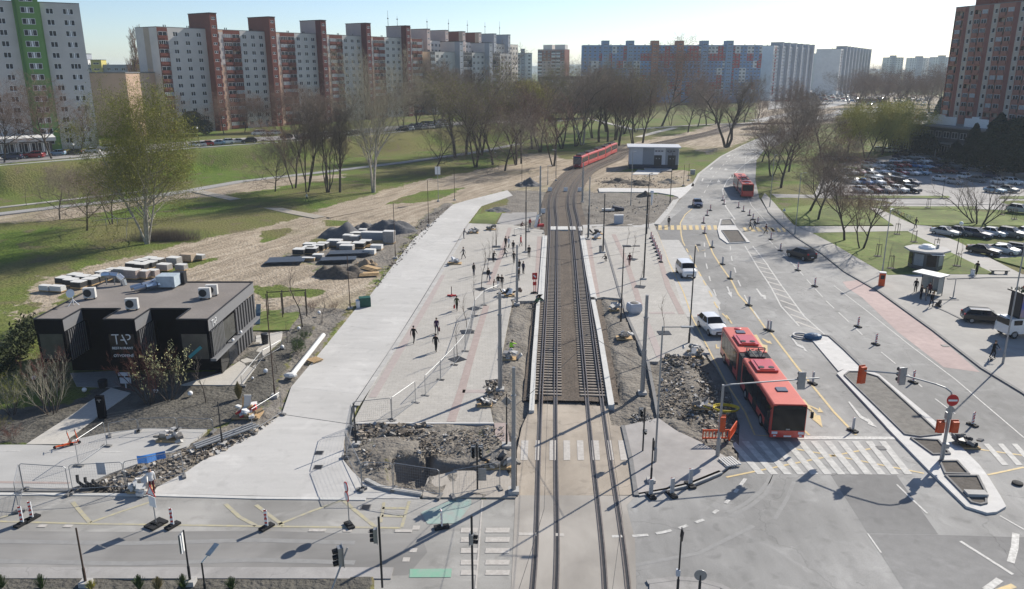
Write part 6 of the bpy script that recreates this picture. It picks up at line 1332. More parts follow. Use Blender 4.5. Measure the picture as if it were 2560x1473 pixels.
for k, (x, y, top, lb) in enumerate([(1065, 572, 480, 'staked sapling at the start of the bicycle stand'), (1455, 582, 480, 'staked sapling on the lawn beside the lot entrance'), (1175, 822, 650, 'staked sapling where the grey paths meet'), (1330, 892, 730, 'staked sapling right of the path crossing'), (1000, 1022, 830, 'staked sapling close to the pavement lamp'), (1120, 1132, 900, 'staked sapling nearest the pavement'), (1530, 972, 800, 'staked sapling behind the kiosk'), (1720, 1110, 860, 'staked sapling right of the kiosk'), (2130, 645, 540, 'staked sapling right of the wide bush'), (2240, 685, 560, 'staked sapling beside the lone silver car')]):
    sapling(g('B3', x, y, .1), T('B3', 0, top)[1], lb, True, 'staked saplings')
# restaurant garden shrubs
def shrub(q, top, label, m, leaves=None, wide=1.0, cat='shrub', name='shrub'):
    return tree('shrub', g(*q), T(q[0], 0, top)[1], label, name, 'garden shrubs', leaves, wide=wide, twigm=m, cat=cat)
reds = mat('twig_red', (.16, .065, .05), .9, var=.15); bl = leaf_mesh(tree_proto('shrub')[2], 1100, .07, 6, .05, blossom); gl_ = leaf_mesh(tree_proto('shrub')[2], 1500, .05, 7, .1, bud); rl = leaf_mesh(tree_proto('shrub')[2], 2600, .04, 8, .12, reds)
shrub(('C0', 475, 1140), 690, 'pale grey bare shrub before the left bay of the restaurant', twig_pale, None, .9); shrub(('C0', 480, 1000), 610, 'dark red shrub behind the pale grey one', reds, rl, .75); shrub(('C0', 110, 1150), 840, 'olive green shrub at the far left of the garden', twig_pale, gl_, .9)
shrub(('C0', 1365, 1050), 560, 'large dark red shrub hiding part of the middle bay', reds, None, .72); shrub(('C0', 1540, 1020), 590, 'shrub covered in pale yellow blossom', bark, bl, .7); shrub(('C0', 110, 1390), 1270, 'small reddish shrub near the cycle road', reds, rl); shrub(('C0', 10, 1300), 1180, 'small green and red shrub cut by the photo edge', twig_warm, gl_)
shrub(('C1', 385, 600), 480, 'small green bush beside the white pipe', leaf_green, leaf_mesh(tree_proto('shrub')[2], 2500, .1, 9, .15, leaf_green), 1.0); shrub(('C1', 440, 470), 400, 'smaller green bush up the bed', leaf_green, leaf_mesh(tree_proto('shrub')[2], 2500, .1, 9, .15, leaf_green)); shrub(('C1', 510, 215), 130, 'dark red bush at the upper bed', reds, rl); shrub(('C1', 710, 200), 140, 'dark red bush right of the other one', reds, rl)
for q, top, lb in ((('C0', 1875, 1040), 620, 'slim leaning bare tree before the right bay of the restaurant'), (('C1', 425, 360), -240, 'bare garden tree beside the playground'), (('C1', 600, 320), 60, 'thin bare sapling by the white globe lamp'), (('C1', 288, 500), 300, 'pale trunked sapling on the garden edge'), (('C1', 195, 765), 520, 'thin bare sapling near the lower globe lamp')):
    tree('young', g(*q), T(q[0], 0, top)[1], lb, 'garden_tree', None, wide=1.4)
hb = thing('hedge', 'dark rough hedge running beside the left wall of the restaurant', 'hedge', (0, 0, 0)); P = resample(pts('C0 -60,820 60,700 180,560 260,430 300,370'), .25); n = 5200; rs = np.random.RandomState(4)
c = np.array([tuple(P[i]) for i in rs.randint(0, len(P), n)]) + np.stack([rs.normal(0, .55, n), rs.normal(0, .55, n), np.abs(rs.normal(.6, .55, n))], 1); a = rs.normal(0, 1, (n, 3)) * .12; b = rs.normal(0, 1, (n, 3)) * .07
put('foliage', npmesh('foliage', np.stack([c - a, c + b, c + a, c - b], 1).reshape(-1, 3), np.arange(4 * n).reshape(-1, 4), mat('hedge_leaf', (.06, .075, .022), .9, var=.3)), hb)
thick_ = thing('thicket', 'tangle of dark brushwood round the foot of the huge willow', 'thicket', px(400, 600)); put('twigs', tubes('twigs', [(*(p_ := Vector((rnd.gauss(.8, 2.4), rnd.gauss(0, .8), 0))), *(p_ + Vector((rnd.gauss(.3, .5), rnd.gauss(0, .4), rnd.uniform(.5, 1.9)))), .014, .006) for _ in range(2600)], twig, 3), thick_)
# tufts along the near bed
def tuft(p, h, label, m, n=60, r=.3):
    t = tag(put('grass_tuft', tubes('grass_tuft', [s for _ in range(n) for s in [(lambda a, l: (0.05 * math.cos(a), .05 * math.sin(a), 0, r * l * math.cos(a) * 1.2, r * l * math.sin(a) * 1.2, h * (1.05 - .5 * l), .02, .004))(rnd.random() * 6.28, rnd.random())]], m, 3), None, p), label, 'grass tuft', 'tufts')
for k, (q, h, m, lb) in enumerate([(('D0', 380, 1445), .9, leaf_green, 'green leafy tuft by the foot of the brown pole'), (('D0', 1270, 1450), .9, leaf_green, 'green tuft in the middle of the near bed'), (('D0', 1440, 1455), .8, grass_blade, 'dry orange grass tuft in the near bed'), (('D0', 1670, 1445), .9, leaf_green, 'green tuft below the sign pole'), (('D0', 2110, 1455), .8, leaf_green, 'green tuft at the right end of the near bed'), (('D0', 20, 1440), .8, leaf_green, 'green tuft cut by the left photo edge'), (('D0', 830, 1450), .5, bud_yellow, 'pale yellow green tuft beside the brown pole'), (('C0', 2175, 1010), 1.6, grass_blade, 'tall dry ornamental grass beside the garden path')]):
    tuft(g(*q), h, lb, m, 90 if k < 7 else 260, .35)

# ------------------------------------------------------------------ people
def person_mesh(pose):
    """one continuous skinned body; joints laid out per pose, facing -y"""
    V = []; E = []; Rd = []
    def v(p, r, par=None):
        V.append(p); Rd.append(r); i = len(V) - 1
        if par is not None: E.append((par, i))
        return i
    st = {'stand': (0, 0, 0), 'walk': (.28, .22, 0), 'crouch': (0, 0, 1), 'bend': (0, 0, .4), 'long': (.1, .1, 0), 'ride': (.1, .15, .25)}[pose]; a, arm, low = st
    hip = .95 - (.5 if low == 1 else .06 * low); fw = -.25 * low
    pel = v((0, 0, hip), .135); w = v((0, fw * .25, hip + .18), .125, pel); ch = v((0, fw * .8, hip + .40 - .1 * low), .155, w); nk = v((0, fw * 1.1, hip + .56 - .14 * low), .062, ch)
    hd0 = v((0, fw * 1.25 - .01, hip + .64 - .16 * low), .082, nk); hd = v((0, fw * 1.3 - .02, hip + .73 - .17 * low), .096, hd0); v((0, fw * 1.3 - .01, hip + .80 - .17 * low), .072, hd); v((0, fw * 1.3 - .125, hip + .715 - .17 * low), .016, hd)
    for s in (1, -1):
        f = s * a
        if low == 1: kn = (s * .14, -.32, .47); an = (s * .12, -.02 , .09); th = (s * .10, 0, hip)
        else: th = (s * .095, 0, hip - .04); kn = (s * .10, -f * .55 - (.1 if f > 0 else 0), .5); an = (s * .10, -f + (.1 if f < 0 else 0), .085)
        h = v(th, .098, pel); k = v(kn, .066, h); an_ = v(an, .047, k); v((an[0], an[1] - .15, .045), .04, an_)
        sh = v((s * .185, fw * .85, hip + .47 - .12 * low), .072, ch)
        af = -s * arm
        if low: el = (s * .25, fw * 1.5 - .12, hip + .24); wr = (s * .16, fw * 2 - .3, hip + .1)
        else: el = (s * .25, -af * .6 + .03, 1.17); wr = (s * .25, -af * 1.3 - .05, .93)
        e = v(el, .046, sh); w_ = v(wr, .031, e); dv = Vector(wr) - Vector(el); dv.normalize(); hp = Vector(wr) + dv * .075; hv = v(tuple(hp), .034, w_)
        for q in range(4):
            p1 = hp + dv * (.05 if q in (1, 2) else .04) + Vector((0, (q - 1.5) * .021, 0)); p2 = p1 + dv * .03 + Vector((-s * .016, 0, -.004)); i_ = v(tuple(p1), .0095, hv); v(tuple(p2), .008, i_)
        i_ = v(tuple(hp + Vector((-s * .01, -.04, -.005))), .011, hv); v(tuple(hp + dv * .03 + Vector((-s * .015, -.055, 0))), .009, i_)
    me = bpy.data.meshes.new('body'); me.from_pydata(V, E, []); o = bpy.data.objects.new('body', me); C.objects.link(o)
    sk = o.modifiers.new('skin', 'SKIN'); sk.use_smooth_shade = True; sk.use_x_symmetry = False
    for i, d in enumerate(me.skin_vertices[0].data): d.radius = (Rd[i], Rd[i]); d.use_root = (i == 0)
    for i in (1, 2): me.skin_vertices[0].data[i].radius = (Rd[i] * 1.2, Rd[i] * .85)
    sb = o.modifiers.new('sub', 'SUBSURF'); sb.levels = 1; sb.render_levels = 1
    dg = bpy.context.evaluated_depsgraph_get(); m2 = bpy.data.meshes.new_from_object(o.evaluated_get(dg)); bpy.data.objects.remove(o); m2.name = 'body'
    m2.materials.clear()
    for m in (cloth['black'], cloth['navy'], skin, rubber): m2.materials.append(m)
    zn = hip + .55 - .14 * low; hem = hip - (.30 if pose == 'long' else .02)
    hands = [Vector(V[i]) for i in range(len(V)) if Rd[i] in (.034, .0095, .008, .011, .009)]; mi = []
    for p in m2.polygons:
        c = p.center; k = 0
        if c.z > zn: k = 2
        elif min((c - h).length for h in hands) < .055: k = 2
        elif c.z < .085: k = 3
        elif c.z < hem and abs(c.x) < .235: k = 1
        mi.append(k)
    m2.polygons.foreach_set('material_index', mi); m2.update()
    hr = MB(); hc = (0, fw * 1.3, hip + .755 - .17 * low); hr.ball(hc, .108, 10, 6, sc=(.92, 1.02, .95)); hr.v = [(x, y if z > hc[2] - .01 or y > hc[1] - .02 else hc[1] - .02, z) for x, y, z in hr.v]
    return m2, hr.mesh('hair', hair_dark, True)
PM = {k: person_mesh(k) for k in ('stand', 'walk', 'crouch', 'bend', 'long', 'ride')}
def person(q, pose, ang, top, legs, label, bag=None, z=.15, hair=None, group=None, h=1.0):
    p = g(*q, z) if isinstance(q[0], str) else Vector(q); t = thing('person', label, 'person', p, ang, group); t.scale = (h, h, h)
    b = put('body', PM[pose][0], t); recolour(b, cloth[top], 0); recolour(b, cloth[legs], 1); hh = put('hair', PM[pose][1], t)
    if hair: recolour(hh, cloth[hair])
    if bag:
        m = MB(); m.box((0, 0, -.2), (.14, .34, .36)); m.tube((0, -.1, 0), (0, 0, .16), .012); m.tube((0, .1, 0), (0, 0, .16), .012)
        pb_ = t.matrix_basis @ Vector((.28, .05, .66)); tag(m.build('bag', cloth[bag], None, loc=pb_, rz=ang), '%s bag carried by the %s' % (bag, label.split(' ', 1)[1][:60] if len(label.split()) < 10 else 'person ' + ' '.join(label.split()[-5:])), 'bag')
away = PI; left_ = PI / 2; right_ = -PI / 2; toward = 0
person(('C1', 1438, 500), 'walk', 2.9, 'black', 'black', 'person in black walking away beside the long slot drain', h=1.03)
person(('C1', 1645, 418), 'walk', .2, 'purple', 'navy', 'person in dark purple jacket carrying a bag on the open plaza', 'maroon')
person(('C1', 1638, 580), 'long', 2.8, 'black', 'black', 'person in long black coat nearest to the camera on the plaza', h=1.06)
person(('C1', 1828, 205), 'walk', 3.0, 'olive', 'black', 'person in olive coat with a red bag by the mesh fence', 'red')
person(('W', 240, 345), 'bend', 1.4, 'navy', 'navy', 'person in dark blue bending over a pile beside the bus road')
person(('W', 235, 650), 'walk', -1.2, 'grey', 'black', 'person in grey coat walking across the upper plaza')
person(('W', 392, 905), 'stand', .8, 'black', 'navy', 'person in black standing alone at the paving band')
person(('W', 612, 988), 'walk', .3, 'black', 'jeans', 'person in black with a blue and white bag on the plaza', 'white')
person(('W', 692, 1090), 'bend', 1.2, 'maroon', 'grey', 'small child in dark red bending beside the couple', h=.68)
person(('W', 762, 1090), 'stand', .3, 'black', 'white', 'woman in black top and light trousers beside the child', hair='brown')
person(('W', 818, 1096), 'stand', -.2, 'black', 'grey', 'person in black sweater standing right of the woman in light trousers')
person(('W', 690, 700), 'bend', .9, 'black', 'black', 'person in black leaning forward by the thin tree')
person(('W', 862, 632), 'walk', 1.8, 'black', 'black', 'slim person in black walking in the middle of the waiting group')
person(('W', 875, 478), 'stand', 2.5, 'black', 'black', 'person in black at the back of the waiting group')
person(('W', 922, 484), 'long', 2.2, 'white', 'black', 'person in white jacket and long dark skirt at the back of the group')
person(('W', 990, 545), 'stand', 2.7, 'black', 'grey', 'person in black right of the white jacket')
person(('W', 998, 718), 'long', 2.9, 'black', 'black', 'broad person in black coat left of the catenary pole')
person(('W', 1105, 460), 'long', 1.2, 'red', 'black', 'person in bright red coat on the platform')
person(('W', 1228, 632), 'long', .1, 'black', 'black', 'person in black hooded coat facing the camera near the platform edge', h=1.05)
person(('W', 1080, 850), 'stand', .5, 'black', 'black', 'person in black directly behind the dark pole')
person(('W', 1142, 882), 'stand', 2.4, 'navy', 'black', 'person in dark blue right of the dark pole')
person(('W', 1072, 978), 'stand', 1.0, 'black', 'grey', 'person half hidden by the dark pole on the platform', hair='white')
person(('W', 1110, 178), 'crouch', .6, 'maroon', 'black', 'crouching worker in dark red by the upper barrier')
person(('W', 1242, 182), 'stand', .5, 'red', 'navy', 'worker in red vest standing at the upper barrier')
person(('W', 1372, 172), 'stand', -.4, 'red', 'black', 'worker in red beside the leaning white board')
person(('W', 1330, 1345), 'crouch', .9, 'green', 'black', 'worker in green kneeling at the broken platform end', z=.05)
person(('C1', 2318, 575), 'crouch', 2.6, 'hivis', 'navy', 'worker in bright yellow green vest crouching in the gravel strip', z=.05)
person(('B2', 1425, 752), 'stand', .2, 'black', 'black', 'person in black crossing the far yellow zebra', z=.01, h=1.05)
person(('B2', 1068, 1108), 'long', -.4, 'maroon', 'maroon', 'person in long dark red coat on the right platform', h=1.05)
person(('B2', 858, 1068), 'crouch', -.8, 'black', 'black', 'person in black crouching on the right platform')
person(('B2', 2165, 782), 'walk', 1.4, 'grey', 'black', 'person in grey crossing the right part of the yellow zebra', z=.01)
person(('B2', 2205, 775), 'walk', 1.5, 'black', 'jeans', 'person in jeans crossing right behind the person in grey', z=.01)
person(('B2', 2308, 822), 'walk', 1.6, 'maroon', 'black', 'person in dark red stepping onto the right yellow zebra', z=.01)
person(('B3', 1340, 768), 'walk', -1.4, 'black', 'black', 'person in black striding along the grey path by the bicycles', z=.09, h=1.1)
person(('B3', 1893, 1192), 'long', 2.2, 'black', 'black', 'person in long black coat at the lawn edge right of the kiosk', z=.13, h=1.1)
for q, ps, an, tp_, lg, lb in ((('X', 375, 650), 'stand', -.6, 'black', 'black', 'person in black at the left post of the bus shelter'), (('X', 432, 722), 'stand', .5, 'black', 'black', 'person in black waiting before the bus shelter bench'), (('X', 520, 690), 'stand', -.9, 'maroon', 'black', 'person in dark red jacket waiting at the bus shelter'), (('X', 545, 805), 'long', .2, 'black', 'black', 'person in black nearest the road at the bus shelter'), (('X', 485, 735), 'stand', .9, 'grey', 'grey', 'person in grey half hidden in the bus shelter group')):
    person(q, ps, an, tp_, lg, lb, z=.13, h=1.03)
person(('D0', 1390, 585), 'stand', .7, 'white', 'maroon', 'person in white top and dark trousers at the left rubble patch', z=.04, h=1.06)
person(('B1', 465, 522), 'walk', -1.2, 'white', 'navy', 'distant person in white walking the path under the grove', z=.05)
rid = person(('C3', 2040, 640), 'ride', .5, 'black', 'black', 'person in black pushing off on a scooter by the lamp post', z=.15, h=1.08)

# ------------------------------------------------------------------ two wheelers
def wheel_ring(mb, c, r, ax, w=.02, n=14, mi=0):
    ax = Vector(ax).normalized(); a = ax.orthogonal().normalized(); b = ax.cross(a); c = Vector(c)
    ps = [c + a * (r * math.cos(2 * PI * i / n)) + b * (r * math.sin(2 * PI * i / n)) for i in range(n + 1)]; mb.path(ps, w, 4, mi)
def scooter(p, rz, label, col):
    t = thing('kick_scooter', label, 'scooter', p, rz, 'scooters'); m = MB(); m.box((0, 0, .14), (.95, .17, .07)); m.tube((.45, 0, .14), (.55, 0, .4), .04); m.build('deck', col, t)
    m = MB(); m.tube((.55, 0, .2), (.42, 0, 1.12), .035); m.build('stem', col, t); m = MB(); m.tube((.42, -.26, 1.12), (.42, .26, 1.12), .022); m.build('handlebar', black_plastic, t)
    for x in (-.5, .6): m = MB(); m.tube((x, -.035, .11), (x, .035, .11), .11, n=12); m.build('wheel', rubber, t)
scooter(g('D0', 570, 165, .09) , .5, 'orange kick scooter on the left of a parked pair', orange_plastic); scooter(g('D0', 612, 160, .09) + Vector((.1, .25, 0)), .5, 'orange kick scooter on the right of a parked pair', orange_plastic)
scooter(g('C3', 2035, 650, .15), .9, 'dark scooter ridden beside the lamp post on the pavement', steel_dark)
def bicycle(p, rz, label, col):
    t = thing('bicycle', label, 'bicycle', p, rz, 'parked bicycles'); m = MB()
    for a, b in (((-.15, 0, .3), (.35, 0, .75)), ((-.15, 0, .3), (-.25, 0, .82)), ((-.25, 0, .75), (.35, 0, .75)), ((-.5, 0, .34), (-.15, 0, .3)), ((-.5, 0, .34), (-.25, 0, .75)), ((.35, 0, .85), (.52, 0, .34))): m.tube(a, b, .02, n=5)
    m.build('bicycle_frame', col, t)
    for x in (-.5, .52): m = MB(); wheel_ring(m, (x, 0, .34), .33, (0, 1, 0)); m.build('wheel', rubber, t)
    m = MB(); m.box((-.27, 0, .9), (.25, .12, .05)); m.build('saddle', black_plastic, t); m = MB(); m.tube((.36, -.28, .98), (.36, .28, .98), .016); m.build('handlebar', steel_dark, t)
cols_ = [white_paint, steel, white_paint, orange_plastic, steel_dark, white_paint, steel]
for k in range(7): bicycle(g('B3', 1135 + k * 28, 628 + k * 12, .1), .5, '%s bicycle in the stand on the lawn path' % ('White first', 'Grey second', 'White third', 'Orange fourth', 'Black fifth', 'White sixth', 'Grey seventh')[k].lower(), cols_[k])
# ------------------------------------------------------------------ poles, masts and lamps
def pole(q, top, kind, label, z=.12, arm=None, head=None, r=None, cat=None, name=None):
    b = g(*q, z); h = (height_at(b, top) if not isinstance(top, tuple) else height_at(b, T(top[0], 0, top[1])[1])) - z; t = None
    if kind == 'mast':
        t = thing(name or 'catenary_mast', label, cat or 'mast', b); m = MB(); R_ = r or .19
        m.lathe((0, 0, 0), [(R_, 0), (R_, h * .45), (R_ * .82, h * .455), (R_ * .82, h * .78), (R_ * .66, h * .785), (R_ * .66, h)], 12); m.build('shaft', steel if r is None or r > .12 else steel_dark, t)
        m = MB(); m.box((0, 0, .1), (.7, .7, .25)); m.build('foundation', concrete, t)
        for zz in (h * .45, h * .78): m = MB(); m.tube((0, 0, zz - .05), (0, 0, zz + .05), R_ * 1.08, n=12); m.build('collar', steel, t)
    elif kind == 'lamp':
        t = thing(name or 'street_lamp', label, cat or 'street lamp', b); m = MB(); m.lathe((0, 0, 0), [(.11, 0), (.11, 1.1), (.075, 1.15), (.055, h)], 10); m.build('shaft', steel_dark if r != 'grey' else steel, t)
        ax, ay = arm; m = MB(); m.tube((0, 0, h - .05), (ax * .7, ay * .7, h), .035); m.box((ax * .85, ay * .85, h + .02), (abs(ax) * .35 + .16, abs(ay) * .35 + .16, .09)); m.build('lamp_head', steel_dark if r != 'grey' else white_paint if 'headed' in label else steel, t)
    elif kind == 'thin':
        t = thing(name or 'lamp_post', label, cat or 'lamp post', b); m = MB(); m.lathe((0, 0, 0), [(.075, 0), (.075, 1.0), (.05, 1.05), (.045, h)], 8); m.build('shaft', pole_brown if r is None else r, t)
        m = MB(); m.box((0, 0, .05), (.55, .55, .3)); m.build('foundation', concrete, t)
    elif kind == 'globe':
        t = thing(name or 'globe_lamp', label, cat or 'lamp', b); m = MB(); m.tube((0, 0, 0), (0, 0, h - .3), .06, n=7); m.build('shaft', steel_dark, t); m = MB(); m.ball((0, 0, h - .15), .3, 10, 7); m.build('globe', white_paint, t)
    return t, h
mast = [(('C2', 1185, 962), ('C2', 65), 'tall stepped grey mast standing in the right gravel strip', .2), (('C1', 2222, 932), ('C1', 45), 'tall stepped grey mast beside the rubble at the plaza edge', .19), (('D2', 15, 572), ('C2', 722), 'thick dark mast beside the excavated pit', .16), (('W', 1045, 1345), ('W', 440), 'dark pole among the waiting people on the left platform', .15), (('W', 1180, 552), ('W', -450), 'tall dark pole behind the waiting people at the platform', .1),
        (('B2', 255, 648), ('B2', 200), 'light grey mast left of the curving track', .2), (('B2', 640, 530), ('B2', 175), 'light grey mast right of the curving track', .2), (('B2', 690, 870), ('B2', 560), 'dark post at the upper corner of the right platform', .1), (('B2', 828, 990), ('B2', 455), 'tall dark pole with a box on the right platform', .11), (('B2', 1198, 1232), ('B2', 470), 'tall grey pole in the middle of the right platform', .1), (('B2', 695, 860), ('B2', 300), 'pale mast beyond the right platform ramp', .13), (('Y', 2290, 620), ('Y', 20), 'thin dark sign post next to the thick dark mast', .06)]
for q, tp_, lb, r in mast: pole(q, tp_, 'mast', lb, .1, r=r)
lamps = [(('C2', 990, 316), ('B2', 932), (1.6, .1), 'dark street lamp with a flat head on the right platform', None), (('C2', 1610, 505), ('B2', 930), (.5, .6), 'tall dark lamp pole at the bus bay kerb', None), (('D2', 1302, 300), ('C2', 350), (1.9, -.2), 'grey street lamp leaning over the dug up corner', 'grey'), (('B2', 1438, 545), ('B2', 80), (-.8, .2), 'tall lamp beside the white service path', None), (('B2', 1080, 560), ('B2', 75), (.6, .3), 'tall thin lamp before the substation', 'grey'), (('B2', 1225, 825), ('B2', 270), (.5, .3), 'tall dark lamp at the far right platform corner', None), (('B3', 245, 825), ('B3', 265), (.9, .2), 'grey street lamp at the pavement right of the yellow zebra', 'grey'), (('X', 20, 460), ('B3', 600), (.6, .9), 'grey street lamp beside the orange waste bin', 'grey'),
         (('C3', 2135, 695), ('C3', -380), (-2.2, .5), 'thick grey street lamp by the billboard truck', 'grey'), (('B3', 15, 575), ('B3', 100), (.5, .2), 'grey street lamp with a yellow box beside the far red bus', 'grey'), (('A2', 400, 1600), ('A2', 1365), (-.9, .1), 'white headed lamp right of the broad brown tree', 'grey'), (('B2', 325, 375), ('B2', 195), (.9, .1), 'white headed lamp beside the track curve', 'grey'), (('A3', 720, 1490), ('A3', 1335), (.8, .1), 'twin headed lamp before the willows', 'grey'), (('A3', 2100, 1560), ('A3', 1345), (1.2, .2), 'white headed lamp in front of the dark evergreens', 'grey')]
for q, tp_, ar, lb, r in lamps: pole(q, tp_, 'lamp', lb, .05, ar, r=r)
thin = [(('C1', 172, 985), ('B1', 1430), 'brown post at the lower garden edge beside the bus road', None), (('C1', 858, 190), ('B1', 1020), 'brown post on a white base at the left edge of the bus road', None), (('B1', 1270, 1040), ('B1', 540), 'thin dark post on a base in the middle of the bus road edge', None), (('B1', 1572, 740), ('B1', 330), 'thin dark post on a base at the upper bus road edge', None), (('B1', 1808, 510), ('B1', 230), 'thin post where the bus road starts to bend', None), (('B1', 2185, 935), ('B1', 735), 'thin post at the upper plaza corner', None), (('B2', 1240, 770), ('B2', 470), 'thin dark post at the end of the dirt oval', None), (('B2', 1560, 380), ('B2', 190), 'thin sign post beside the substation yard', None), (('B2', 1605, 330), ('B2', 180), 'second thin sign post beside the substation yard', None),
        (('Y', 590, 600), ('Y', 130), 'thin dark post at the upper left corner of the pit', steel_dark), (('L', 1955, 815), ('L', 440), 'leaning dark post in the left rubble patch', steel_dark), (('B2', 125, 990), ('B2', 420), 'thin dark post near the worker in red', steel_dark), (('B2', 400, 330), ('A2', 1330), 'thin mast beside the tram meadow', steel_dark), (('B2', 90, 390), ('B2', 130), 'thin mast at the park edge left of the curve', steel_dark), (('B1', 2175, 80), ('A1', 1480), 'thin post on the earth track', steel_dark), (('X', 780, 715), ('X', 500), 'thin bus stop sign post right of the shelter', steel), (('K', 1690, 870), ('K', 800), 'thin sign post at the lot entrance', steel), (('K', 1790, 1000), ('K', 790), 'dark post at the lot entrance island', steel_dark)]
for q, tp_, lb, r in thin: pole(q, tp_, 'thin', lb, .05, r=r)
for k, (q, z, tp_, lb) in enumerate([(('B3', 925, 600), .1, ('B3', 430), 'white globe lamp by the lot entrance road'), (('B3', 1715, 1000), .1, ('B3', 715), 'white globe lamp beside the near parked row'), (('A1', 845, 1285), 5.5, ('A1', 1205), 'white globe lamp on the embankment under the trees'), (('A1', 1430, 1215), 5.5, ('A1', 1150), 'white globe lamp at the embankment car park'), (('A1', 1780, 1200), 5.5, ('A1', 1130), 'white globe lamp at the right end of the embankment lot'), (('A0', 1805, 1290), 5.5, ('A0', 1160), 'white globe lamp on the terrace lot by the evergreen'), (('A0', 680, 1420), 5.5, ('A0', 1310), 'white globe lamp below the green striped tower')]):
    pole(q, tp_, 'globe', lb, z)
for k, (q, r, lb) in enumerate([(('C0', 770, 945), .2, 'white ball lamp in the shade left of the garden path'), (('C0', 1420, 955), .2, 'white ball lamp beside the blossom shrub'), (('C0', 1733, 980), .22, 'white ball lamp on the dark gravel in the sun'), (('C0', 312, 835), .2, 'white ball lamp behind the pale shrub'), (('C0', 2300, 830), .12, 'small white ball lamp at the garden corner'), (('C1', 575, 238), .2, 'white ball lamp highest on the bed along the bus road'), (('C1', 390, 382), .2, 'white ball lamp second highest along the bus road'), (('C1', 240, 552), .2, 'white ball lamp third along the bus road'), (('C1', 88, 775), .22, 'white ball lamp lowest along the bus road')]):
    t = thing('ball_lamp', lb, 'lamp', g(*q, .12), 0, 'ball lamps in the garden'); m = MB(); m.ball((0, 0, r * .95), r, 12, 8); m.build('globe', white_paint, t, smooth=True); m = MB(); m.tube((0, 0, -.05), (0, 0, .06), .08, n=8); m.build('foot', steel_dark, t)
# overhead wires
def wire(ps, label, r=.018):
    m = MB(); out = []
    for a, b in zip(ps[:-1], ps[1:]):
        for k in range(8): s = k / 8; p = a.lerp(b, s); p.z -= .25 * 4 * s * (1 - s) * min(1, (b - a).length / 30); out.append(p)
    m.path(out + [ps[-1]], r, 4); tag(m.build('wire', steel_dark), label, 'wire')
mA = g('D2', 15, 572, .1); wire([Vector((mA.x, mA.y, 6.2)), Vector((6.6, 60, 6.0)), Vector((g('D2', 1302, 300).x, g('D2', 1302, 300).y, 6.6))], 'thin span wire crossing the tracks before the ballast')
for sd_, lb in ((-1.95, 'thin contact wire above the left track'), (1.95, 'thin contact wire above the right track')):
    wire([Vector((p.x, p.y, 5.7)) for p in offset(TRACK, sd_)[::9] if p.y < 330], lb, .012)
for y0, lb in ((84, 'first thin span wire over the tracks between the platform poles'), (128, 'thin span wire over the tracks by the white crossing boards'), (170, 'thin span wire over the tracks at the curve')):
    c = min(TRACK, key=lambda p: abs(p.y - y0)); wire([Vector((c.x - 8, y0, 7.6)), Vector((c.x, y0, 6.6)), Vector((c.x + 8, y0, 7.6))], lb, .012)
# ------------------------------------------------------------------ traffic signals and signs
def signal_head(parent, c, rz, back=True, n=3, wrap=None, s=1.0, M=None):
    t = bpy.data.objects.new('signal_head', None); C.objects.link(t); t.parent = parent; t.location = c; t.rotation_euler = (0, 0, rz); t.scale = (s,) * 3
    m = MB(); hh = .34 * n; m.box((0, 0, 0), (.34, .22, hh)); m.box((0, .13, 0), (.46, .03, hh + .14)); m.build('housing', wrap or steel, t)
    if not wrap:
        for k in range(n):
            z = hh / 2 - .17 - k * .34; l = MB(); l.tube((0, -.11, z), (0, -.36, z - .02), .14, .13, n=10, cap=False); l.tube((0, -.115, z), (0, -.12, z), .12, n=10); l.build('visor', black_plastic, t)
    return t
def disc(mb, c, r, nrm, th=.03, n=20, mi=0): mb.tube(Vector(c) - Vector(nrm) * th / 2, Vector(c) + Vector(nrm) * th / 2, r, n=n, mi=mi)
# gantry on the island, right
b = g('D3', 1580, 278, .15); hp = 5.4; t = thing('traffic_signal', 'signal gantry on the island with a red no entry sign and covered heads', 'traffic signal', b)
tip = at(*T('C3', 860, 752), b.y + 3.5) - b; m = MB(); m.lathe((0, 0, 0), [(.15, 0), (.15, 1.3), (.11, 1.35), (.10, hp - .5)], 12); m.path([Vector((0, 0, hp - .6)), Vector((-.1, .05, hp - .2)), Vector((-.45, .2, hp + .05)), Vector((-1.0, .5, hp + .2)), Vector((tip.x * .6, tip.y * .6, hp + .35)), Vector((tip.x, tip.y, tip.z))], .06, 8); m.build('gantry_pole', steel, t)
signal_head(t, (tip.x * .99, tip.y, tip.z - .35), .3, wrap=orange_wrap, s=1.25); signal_head(t, (tip.x * .56, tip.y * .56, hp + .25), PI + .2, s=1.15)
m = MB(); disc(m, (0, -.12, hp - .75), .42, (0, -1, .1)); s_ = m.build('no_entry_sign', red_paint, t); m = MB(); m.box((0, -.15, hp - .75), (.62, .03, .13)); m.build('white_bar', white_paint, s_)
m = MB(); m.box((0, -.05, hp - 1.5), (.5, .03, .5), M=Matrix.Rotation(PI / 4, 4, 'Y')); m.build('diamond_sign', steel, t)
for dx in (-.5, .5): signal_head(t, (dx, -.1, 2.6), 0, wrap=orange_wrap, n=2, s=1.2)
m = MB(); m.box((0, .1, 3.4), (.35, .3, .5)); m.box((.2, 0, 1.1), (.25, .25, .35)); m.build('control_box', steel, t)
